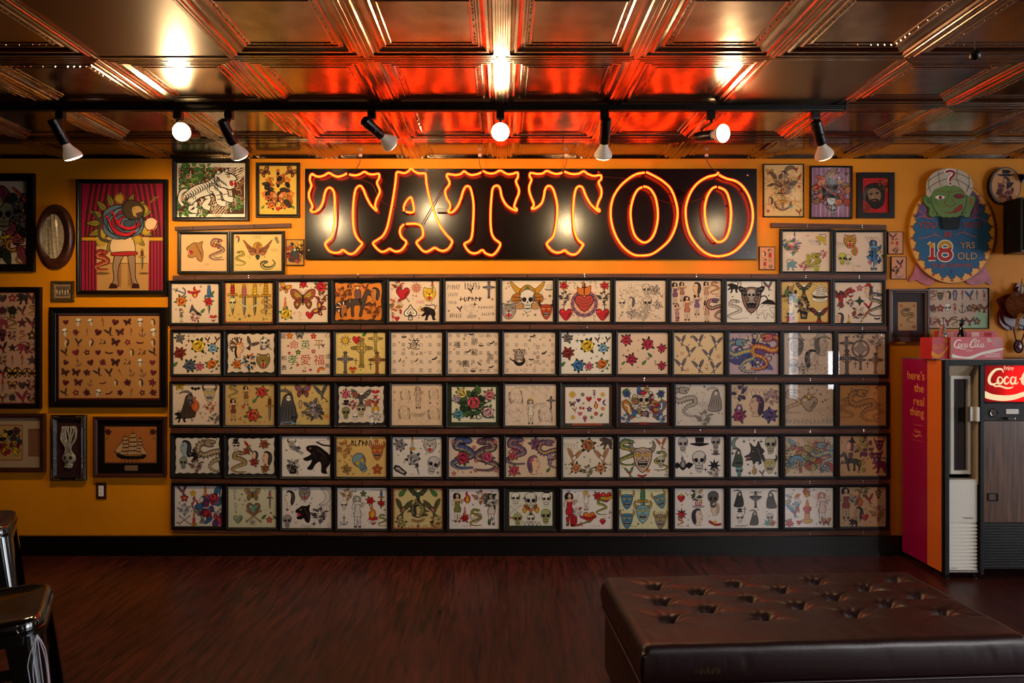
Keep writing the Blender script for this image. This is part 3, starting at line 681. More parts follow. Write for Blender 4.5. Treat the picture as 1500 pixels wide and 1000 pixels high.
def panther(a, c=BK, hi='#54463e'):
    a.cur([(.3, .1), (.42, .3), (.3, .46), (.05, .42), (-.2, .46)], .055, BK)
    a.shape([(-.3, .3), (-.12, .34), (.1, .28), (.34, .16), (.42, -.08), (.36, -.3), (.44, -.42), (.26, -.44), (.2, -.24), (.1, -.12), (-.02, -.26), (-.06, -.44), (-.22, -.46), (-.16, -.3), (-.16, -.14), (-.3, -.22), (-.44, -.2), (-.3, -.06), (-.24, .04), (-.42, .12), (-.44, .22)], c, .02)
    a.cur([(-.1, .22), (.1, .16), (.26, .04), (.3, -.1)], .03, hi, True); a.cur([(-.2, .1), (-.1, -.02), (.02, -.1)], .025, hi, True); a.cur([(.1, .04), (.2, -.08), (.24, -.2)], .03, hi, True)
    a.ell(-.32, .2, .03, .02, YL_, 0, n=6); a.poly([(-.44, .14), (-.36, .12), (-.42, .08)], RD)
def lady(a, dress=RD, hair=BK, skin=SK, legs=True):
    a.shape([(-.07, .46), (-.14, .36), (-.1, .24), (.02, .26), (.1, .3), (.08, .42)], hair, .012)
    a.ell(0, .36, .055, .07, skin, .01, n=8)
    a.shape([(-.03, .29), (-.12, .24), (-.16, .08), (-.1, .06), (-.07, .16), (-.06, .04), (-.11, -.06), (-.08, -.26), (-.09, -.48), (-.03, -.48), (.0, -.2), (.04, -.48), (.1, -.48), (.08, -.24), (.12, -.06), (.07, .05), (.09, .16), (.18, .26), (.22, .22), (.12, .1), (.14, .24), (.04, .29)], skin, .014)
    a.shape([(-.07, .2), (0, .18), (.08, .2), (.07, .06), (.11, -.06), (.08, -.16), (-.08, -.16), (-.1, -.06), (-.06, .06)], dress, .014)
    a.poly([(-.1, -.48), (-.02, -.48), (-.02, -.44), (-.08, -.42)], BK); a.poly([(.03, -.48), (.11, -.48), (.09, -.42), (.04, -.44)], BK)
    a.line([(-.035, .37), (-.015, .37)], .012, BK); a.line([(.015, .37), (.035, .37)], .012, BK); a.line([(-.015, .325), (.015, .325)], .012, RD)
def head(a, skin=SK, hair=BK, hat=None, orn=None):
    a.shape([(-.1, .34), (.12, .38), (.3, .24), (.34, -.06), (.24, -.36), (.06, -.46), (-.06, -.3), (-.1, -.1)], hair, .02)
    a.shape([(-.12, .26), (.04, .3), (.14, .16), (.12, -.08), (.1, -.3), (.16, -.44), (-.14, -.44), (-.04, -.3), (-.14, -.26), (-.2, -.14), (-.17, -.06), (-.23, .0), (-.17, .12)], skin, .016)
    a.line([(-.15, .1), (-.05, .12)], .022, BK); a.line([(-.13, .17), (-.03, .19)], .014, BK); a.poly([(-.19, -.12), (-.1, -.11), (-.14, -.17)], RD)
    for k in range(4): a.cur([(.12 + k * .04, .3 - k * .04), (.2 + k * .03, .06), (.16 + k * .03, -.3)], .012, GY if hair == BK else BK)
    if hat: a.shape([(-.34, .22), (.0, .32), (.4, .2), (.24, .36), (.18, .48), (-.06, .5), (-.12, .38)], hat, .022)
    if orn: a.ell(.12, .2, .08, .08, orn, .014, n=8); a.ell(.2, .1, .06, .06, orn, .014, n=8)
def mask(a, c=BL, horn=TN, fl=None):
    if fl:
        for i in range(7): a.shape([(-.26 + i * .08, .1), (-.32 + i * .11, .5 - abs(i - 3) * .04), (-.2 + i * .08, .1)], fl, .01)
    for m in (1, -1): a.shape([(m * .12, .24), (m * .3, .3), (m * .3, .5), (m * .4, .36), (m * .34, .16), (m * .2, .12)], horn, .018)
    a.shape([(-.26, .2), (0, .28), (.26, .2), (.27, -.04), (.18, -.3), (0, -.48), (-.18, -.3), (-.27, -.04)], c, .026)
    for m in (1, -1):
        a.shape([(m * .04, .06), (m * .12, .1), (m * .22, .04), (m * .12, .0)], YL_, .014); a.ell(m * .12, .05, .02, .02, BK, 0, n=6)
        a.cur([(m * .03, .1), (m * .14, .17), (m * .24, .12)], .03, hexmul(c, .45)); a.cur([(m * .06, -.08), (m * .16, -.14), (m * .2, -.04)], .016)
        a.cur([(m * .0, .14), (m * .05, .2), (m * .12, .22)], .012)
    a.poly([(0, .04), (-.06, -.08), (.06, -.08)], hexmul(c, .6)); a.shape([(-.14, -.16), (0, -.13), (.14, -.16), (.1, -.3), (-.1, -.3)], BK, .01)
    for i in range(-3, 4): a.poly([(i * .034 - .012, -.15), (i * .034 + .014, -.15), (i * .034, -.2)], WH); a.poly([(i * .03 - .01, -.29), (i * .03 + .012, -.29), (i * .03, -.24)], WH)
def dragon(a, c=GN, bel=YL_, mane=RD, pts=None, w=.13):
    pts = pts or [(.42, -.44), (.2, -.46), (-.02, -.34), (.1, -.16), (.34, -.06), (.3, .12), (.06, .1), (-.18, .02), (-.36, .14), (-.3, .34), (-.08, .36)]
    q = cr(pts, False, 6); n = len(q); ws = [w * (.2 + .8 * min(1, i / n * 2)) for i in range(n)]
    for i in range(2, n - 1, 2):
        dx, dy = q[i + 1][0] - q[i][0], q[i + 1][1] - q[i][1]; l = math.hypot(dx, dy) or 1; nx, ny = -dy / l, dx / l; r = ws[i]
        a.poly([(q[i][0] + nx * r * .4 - dx, q[i][1] + ny * r * .4 - dy), (q[i][0] + nx * r * 1.15, q[i][1] + ny * r * 1.15), (q[i][0] + nx * r * .4 + dx, q[i][1] + ny * r * .4 + dy)], mane)
    a.line(q, [x * 1.25 for x in ws], BK); a.line(q, ws, c); a.line(q, [x * .3 for x in ws], bel)
    for i in range(2, n - 2, 2):
        dx, dy = q[i + 1][0] - q[i][0], q[i + 1][1] - q[i][1]; l = math.hypot(dx, dy) or 1; nx, ny = -dy / l * ws[i] * .5, dx / l * ws[i] * .5
        a.line([(q[i][0] - nx, q[i][1] - ny), (q[i][0] + nx, q[i][1] + ny)], .011, hexmul(c, .45))
    x, y = q[-1]
    for k in range(5): a.cur([(x - .02, y), (x - .1 - k * .02, y + .1 - k * .05), (x - .22, y + .14 - k * .08)], .03, mane, True)
    a.shape([(x - .06, y + .09), (x + .1, y + .1), (x + .22, y + .05), (x + .2, y - .01), (x + .08, y - .0), (x + .18, y - .08), (x + .04, y - .1), (x - .08, y - .06)], c, .02)
    a.ell(x + .05, y + .05, .02, .02, YL_, .01, n=6); a.cur([(x + .2, y + .06), (x + .28, y + .14), (x + .22, y + .2)], .014)
def wave(a, c=BL, n=5):
    for k in range(n): a.cur([(-.5 + k * .2 + t * .06, -.1 + .22 * sin(t) * (1 - k * .05)) for t in (0, .8, 1.6, 2.4, 3.2, 4.2, 5.2)], .022, c)
def flame(a, c=RD, c2=YL_):
    a.shape([(0, -.46), (-.2, -.3), (-.24, -.02), (-.1, .1), (-.16, .3), (.0, .48), (.04, .24), (.18, .12), (.24, -.14), (.14, -.38)], c, .02); a.shape([(0, -.4), (-.12, -.22), (-.06, 0), (.02, .16), (.12, -.1), (.08, -.32)], c2, .012)
def candle(a, c=YL_):
    a.shape([(-.09, .1), (.09, .1), (.1, -.32), (-.1, -.32)], c, .02, sm=False); a.shape([(-.2, -.32), (.2, -.32), (.12, -.46), (-.12, -.46)], GO, .02); a.shape([(0, .12), (-.07, .22), (0, .48), (.07, .22)], OR, .016)
def reaper(a, c='#3c3a3c', sc=GY):
    a.cur([(.18, -.46), (.12, .1), (.06, .42)], .03, BR); a.shape([(.06, .4), (-.12, .5), (-.4, .4), (-.14, .42), (.04, .36)], sc, .014)
    a.shape([(-.02, .36), (-.14, .28), (-.2, .06), (-.28, -.2), (-.32, -.46), (.16, -.46), (.2, -.1), (.12, .16), (.1, .3)], c, .026)
    for k in range(4): a.cur([(-.1 + k * .06, .12), (-.18 + k * .09, -.16), (-.22 + k * .1, -.42)], .018, BK, 2)
    a.ell(-.01, .23, .07, .085, WH, .014, n=10); a.ell(-.035, .24, .02, .024, BK, 0, n=6); a.ell(.02, .24, .02, .024, BK, 0, n=6); a.line([(-.03, .18), (.02, .18)], .014, BK)
def tophat(a, c=BK, band=GY, brim=.36):
    a.shape([(-.2, .5), (.2, .5), (.17, .2), (-.17, .2)], c, .02, sm=False); a.line([(-.175, .26), (.175, .26)], .06, band); a.shape([(-brim, .22), (0, .12), (brim, .22), (.16, .24), (-.16, .24)], c, .03)
def wolf(a, c='#3a3836', eye=YL_):
    a.shape([(-.42, -.14), (-.2, -.02), (-.14, .18), (-.2, .44), (-.04, .28), (.08, .3), (.16, .5), (.26, .26), (.4, .1), (.32, -.04), (.42, -.2), (.26, -.24), (.28, -.42), (.1, -.32), (-.04, -.46), (-.1, -.28), (-.38, -.3), (-.22, -.2)], c, .02)
    for k in range(7): a.line([(.1 + .04 * k, .2 - k * .09), (.2 + .02 * k, .1 - k * .09)], .016, LG, taper=True)
    a.ell(-.06, .08, .035, .02, eye, .008, n=6); a.poly([(-.36, -.17), (-.12, -.16), (-.34, -.25)], RD)
    for k in range(4): a.poly([(-.34 + k * .05, -.16), (-.31 + k * .05, -.16), (-.325 + k * .05, -.2)], WH)
def horse(a, c='#4a3a34'):
    a.shape([(-.34, .06), (-.1, .08), (.1, .1), (.2, .32), (.3, .38), (.44, .22), (.4, .16), (.28, .2), (.24, .04), (.2, -.08), (.36, -.02), (.42, -.16), (.3, -.12), (.16, -.16), (.1, -.44), (.02, -.44), (.06, -.14), (-.14, -.14), (-.14, -.44), (-.22, -.44), (-.24, -.16), (-.38, -.3), (-.36, -.44), (-.44, -.4), (-.42, -.2)], c, .02)
    a.cur([(-.38, .04), (-.48, -.1), (-.44, -.3)], .06); a.shape([(-.08, .08), (-.12, .3), (-.04, .38), (.06, .34), (.06, .1)], '#6a4a50', .016); a.ell(-.03, .42, .05, .06, SK, .012, n=8); a.line([(-.14, .47), (.08, .47)], .03, BK); a.line([(0, .09), (.1, -.1)], .06, BK)
def indian(a, c=OR, c2=GN, skin=SK):
    for i in range(11):
        t = 1.15 + i * .27; ca, sa = cos(t), sin(t); l = .46 - .012 * abs(i - 4)
        R = lambda u, v: (-.02 + ca * u - sa * v, .08 + sa * u + ca * v)
        a.shape([R(.1, -.02), R(l * .6, -.05), R(l, 0), R(l * .6, .05), R(.1, .02)], (c, WH, c2)[i % 3], .014); a.poly([R(l * .8, -.035), R(l, 0), R(l * .8, .035)], BK)
    a.shape([(-.08, .2), (.16, .22), (.2, .08), (.27, .0), (.2, -.06), (.19, -.18), (.08, -.24), (.06, -.44), (-.12, -.4), (-.12, -.1)], skin, .018)
    a.line([(-.1, .16), (.2, .2)], .07, RD); a.line([(-.08, .16), (.18, .2)], .025, YL_); a.line([(.1, .08), (.19, .08)], .024, BK); a.poly([(.12, -.1), (.2, -.1), (.15, -.14)], RD); a.cur([(-.1, .06), (-.14, -.2), (-.08, -.46)], .09); a.cur([(.04, .1), (.06, 0), (.12, -.05)], .012)
def ship(a, c=BK, sail='#caa070'):
    a.shape([(-.44, -.24), (-.2, -.3), (.3, -.3), (.42, -.2), (.36, -.38), (-.3, -.38)], c, .012)
    for mx_, h, w in ((-.18, .30, .13), (.06, .40, .15), (.27, .24, .11)):
        a.line([(mx_, -.3), (mx_, h + .05)], .012, c)
        for k in range(5):
            y0 = -.26 + k * (h + .24) / 5; y1 = y0 + (h + .24) / 5 * .82; ww = w * (1 - k * .12)
            a.shape([(mx_ - ww, y0), (mx_ + ww * .9, y0 + .01), (mx_ + ww * .8, y1), (mx_ - ww * .85, y1)], sail, .012); a.line([(mx_ - ww * .95, y1), (mx_ + ww * .9, y1)], .016, c)
            for q in (-.4, .2): a.line([(mx_ + q * ww, y0), (mx_ + q * ww, y1)], .006, c)
    for x, y in ((-.2, .26), (-.22, .1), (-.22, -.05)): a.line([(x, y), (-.5, -.18)], .007, c)
    a.shape([(-.26, .1), (-.48, -.16), (-.28, -.18)], sail, .01); a.line([(.27, .2), (.46, -.26)], .007, c); a.shape([(.3, .0), (.46, -.24), (.3, -.22)], sail, .01)
    a.line([(-.2, -.3), (-.52, -.17)], .014, c)
def curls(a, c=GY, seed=1, n=9, w=.014, r=.45):
    R = random.Random(seed)
    for _ in range(n):
        x, y = R.uniform(-r, r) * .8, R.uniform(-r, r) * .8; t = R.uniform(0, 6.3); rr = R.uniform(.06, .16); s_ = R.choice((1, -1))
        a.line([(x + rr * (1 - k / 13) * cos(t + s_ * k * .5), y + rr * (1 - k / 13) * sin(t + s_ * k * .5)) for k in range(12)], w, c, taper=True)
def ornate(a, cols=(GN, RD, YL_), seed=1, n=16, ow=.014, r=.42):
    n = int(n * 1.3); R = random.Random(seed)
    for i in range(n):
        t = i * 2.4; d = r * math.sqrt((i + .5) / n) * .85; x, y = d * cos(t), d * sin(t)
        k = R.random()
        if k < .45: leaf(a, x, y, R.uniform(.22, .36), R.uniform(.1, .18), t + R.uniform(-1, 1), R.choice(cols), ow)
        elif k < .75: a.ell(x, y, R.uniform(.06, .12), R.uniform(.06, .11), R.choice(cols), ow, n=8); a.ell(x, y, .04, .03, R.choice(cols), ow * .6, n=6)
        else: a.cur([(x, y), (x + .1 * cos(t), y + .1 * sin(t)), (x + .14 * cos(t + 1), y + .14 * sin(t + 1)), (x + .06 * cos(t + 2), y + .06 * sin(t + 2))], .018, BK)
    curls(a, BK, seed + 5, n // 3, .014, r)
def key(a, c=GY):
    a.ell(0, .3, .13, .13, None, .045, c); a.line([(0, .18), (0, -.42)], .05, c); a.line([(0, -.38), (.14, -.38)], .05, c); a.line([(0, -.26), (.1, -.26)], .05, c)
def scribble(a, c=BK, seed=1, n=6, h=.2, w=.022):
    """illegible lettering: a run of pen strokes"""
    R = random.Random(seed)
    for i in range(n):
        x = -.5 + (i + .5) / n; s_ = 1 / n
        a.cur([(x - s_ * .4, R.uniform(-h, h)), (x - s_ * .1, R.uniform(-h, h)), (x + s_ * .15, R.uniform(-h, h)), (x + s_ * .4, R.uniform(-h, h))], w, c, n=3)
        a.line([(x - s_ * .2, -h), (x - s_ * .15, h)], w, c)
def shoe(a, c='#504850'):
    a.shape([(-.4, .3), (-.2, .1), (.1, -.06), (.4, -.16), (.42, -.28), (.1, -.26), (-.2, -.1), (-.36, -.3), (-.42, -.3), (-.42, .1)], c, .024)
def ship_(a): ship(a, BK, WH)
def sketch(a, c='#7d7068', seed=1):
    """light pencil portrait"""
    a.shape([(-.16, .3), (.1, .36), (.22, .12), (.16, -.16), (0, -.28), (-.14, -.16), (-.2, .06)], None, .012, c)
    curls(a, c, seed, 9, .011, .3); a.line([(-.1, .1), (-.03, .1)], .014, c); a.line([(.04, .1), (.11, .1)], .014, c); a.cur([(.0, .06), (-.03, -.04), (.03, -.05)], .01, c); a.line([(-.05, -.13), (.06, -.13)], .014, c)
    for k in range(6): a.cur([(-.2 - k * .012, .2), (-.28, -.06 + k * .02), (-.22 + k * .02, -.3)], .01, c)
    for k in range(6): a.cur([(.2 + k * .012, .26), (.3, .0 + k * .02), (.24 + k * .02, -.3)], .01, c)
    a.cur([(-.1, -.26), (-.34, -.4), (-.42, -.48)], .012, c); a.cur([(.08, -.26), (.34, -.38), (.42, -.48)], .012, c)
def sacred(a, c='#b8403a'):
    a.ell(0, -.04, .4, .4, '#e0b090', 0, n=16)
    star(a, '#dc9c80', 14, .5, 0)
    for k in range(26):
        t = k * pi / 13; a.ell(.33 * cos(t), -.05 + .33 * sin(t), .055, .045, '#7a5070' if k % 2 else '#8c6a84', .01, n=6, rot=t)
    a.shape([(-.14, .2), (-.2, .42), (-.08, .36), (-.02, .58), (.06, .4), (.18, .46), (.14, .2)], OR, .016); a.shape([(0, -.28), (-.22, -.06), (-.26, .08), (-.18, .18), (-.06, .17), (0, .1), (.06, .17), (.18, .18), (.26, .08), (.22, -.06)], c, .024)
    cross_ = [(-.012, .3), (-.012, .5)]; a.line([(0, .2), (0, .5)], .03, BK); a.line([(-.07, .4), (.07, .4)], .03, BK)
    for k in range(3): a.cur([(-.2, .1 - k * .08), (0, .02 - k * .08), (.2, .1 - k * .08)], .02, BR)
def samurai(a):
    for m in (1, -1):
        a.shape([(m * .06, .22), (m * .3, .32), (m * .52, .52), (m * .56, .46), (m * .36, .14), (m * .1, .06)], GO, .018)
        a.shape([(m * .2, .12), (m * .46, .1), (m * .52, -.08), (m * .36, -.2), (m * .2, -.08)], '#a86a20', .018)
        a.line([(m * .22, .0), (m * .48, .02)], .02, BK); a.line([(m * .24, -.08), (m * .44, -.1)], .02, BK)
        a.shape([(m * .2, -.18), (m * .42, -.3), (m * .3, -.38), (m * .12, -.34)], '#b88850', .014)
    a.shape([(-.26, .12), (-.2, .3), (0, .42), (.2, .3), (.26, .12), (0, .18)], '#b8822c', .022); a.ell(0, .3, .07, .07, GN, .014, n=8)
    a.sc *= .8; a.oz -= a.sc * .14; skull(a, '#d8d0c8')
def koi(a, c=OR):
    a.cur([(-.4, -.2), (-.2, .14), (.1, .2), (.34, .02)], .3); a.cur([(-.38, -.2), (-.2, .12), (.1, .18), (.33, .02)], .25, c)
    for k in range(4): a.cur([(-.2 + k * .13, .22 - k * .03), (-.14 + k * .13, .1 - k * .03), (-.2 + k * .13, .0)], .014)
    a.shape([(-.36, -.14), (-.5, -.02), (-.48, -.3), (-.3, -.34)], c, .02); a.ell(.32, .03, .03, .03, WH, .012, n=6)
# ------------------------------------------------------------------ the flash sheets
m_frame = mat('black_stained_frame_wood', '#0e0806', .38, spec=.28)
m_framebr = noisy(mat('brown_frame_wood', '#3a1a10', .4), (1, 1, 1), 12, '#32160d', '#452010')
m_rail = noisy(mat('rough_brown_rail_wood', '#4a2415', .6), (3, 3, 30), 2.2, '#361509', '#5f301a', bump=.3, dist=.002)
RNG = random.Random(7)
def draw(a, items):
    for it in items:
        fn, u, v, s = it[:4]; kw = it[4] if len(it) > 4 else {}; rot = 0; mx_ = 1
        kw = dict(kw); rot = kw.pop('r', 0); mx_ = kw.pop('m', 1); a.base = kw.pop('b', 0)
        a.at(u, v, s, rot, mx_); fn(a, **kw)
def paper_mark(h, k): return hexmul(h, k)
def scallop(a, col, n=11, m=7, r=.045, inset=.02, seed=0):
    """cut-out sheet with a wavy edge"""
    R = random.Random(seed); A = a.w / a.h; pts = []
    x0, x1, y0, y1 = -A / 2 + .04, A / 2 - .04, -.46, .46
    per = [(x0 + (x1 - x0) * i / n, y0) for i in range(n)] + [(x1, y0 + (y1 - y0) * i / m) for i in range(m)] + [(x1 - (x1 - x0) * i / n, y1) for i in range(n)] + [(x0, y1 - (y1 - y0) * i / m) for i in range(m)]
    for i, (x, y) in enumerate(per):
        k = 1 - (.05 if i % 2 else 0) - R.uniform(0, .015)
        pts.append((x * (1 - (.03 if i % 2 else 0)), y * k))
    a.at(.5, .5, 1); a.poly(cr(pts, True, 4), col)
def edge(a, col, w=.03, n=14):
    A = a.w / a.h; a.at(.5, .5, 1)
    for i in range(n): a.ell(-A / 2 + A * (i + .5) / n, -.5, A / n * .55, w, col, 0, n=8); a.ell(-A / 2 + A * (i + .5) / n, .5, A / n * .55, w, col, 0, n=8)
    for i in range(9): a.ell(-A / 2, -.5 + (i + .5) / 9, w, .07, col, 0, n=8); a.ell(A / 2, -.5 + (i + .5) / 9, w, .07, col, 0, n=8)
def glyph(a, t='', c=BK): a.text(t, 0, 0, 1.0, c)
def rand(cols, fns, n, seed, s=(.14, .2), kw=None):
    """scatter small motifs on a loose grid"""
    R = random.Random(seed); out = []; nx = max(2, round(math.sqrt(n * 1.3))); ny = math.ceil(n / nx)
    for i in range(n):
        x, y = i % nx, i // nx
        out.append((R.choice(fns), (x + .5 + R.uniform(-.18, .18)) / nx, (y + .5 + R.uniform(-.15, .15)) / ny, R.uniform(*s), {'r': R.uniform(-.4, .4), 'c': R.choice(cols)}))
    return out
def hz(chars, col, s, pos): return [(glyph, u, v, s, {'t': c, 'c': col}) for c, (u, v) in zip(chars, pos)]
CJ = '命英平孝愛福壽龍虎心夢和勇信忍道力美風雲山火水'
def grid(n, x0, x1, y0, y1, ny): return [(x0 + (x1 - x0) * (i // ny) / max(1, (n - 1) // ny), y0 + (y1 - y0) * (i % ny) / max(1, ny - 1)) for i in range(n)]
P1, P2, P3, P4 = '#e2cbb6', '#d8b46a', '#e9dfd6', '#dcc09a'
GK = '#6e635c'
ROSES = [(rose, .13, .14, .26, {'c': GY, 'lf': DG}), (rose, .52, .32, .42, {'c': YL_, 'lf': DG}), (rose, .83, .38, .28, {'c': '#7aa4c0', 'lf': DG}), (rose, .13, .5, .36, {'c': '#7a2a20', 'lf': BR}), (rose, .34, .8, .34, {'c': '#51586e', 'lf': DG}),
         (rose, .55, .82, .22, {'c': PK}), (rose, .82, .78, .34, {'c': OR}), (leaf_ := (lambda a: leaf(a, -.3, 0, .6, .3, .8)), .06, .82, .2), (plus, .32, .2, .1), (swallow, .72, .18, .12, {'c': BK}), (swallow, .92, .17, .12, {'c': BK, 'm': -1}), (banner, .85, .84, .22, {'r': .6, 'b': 30})]
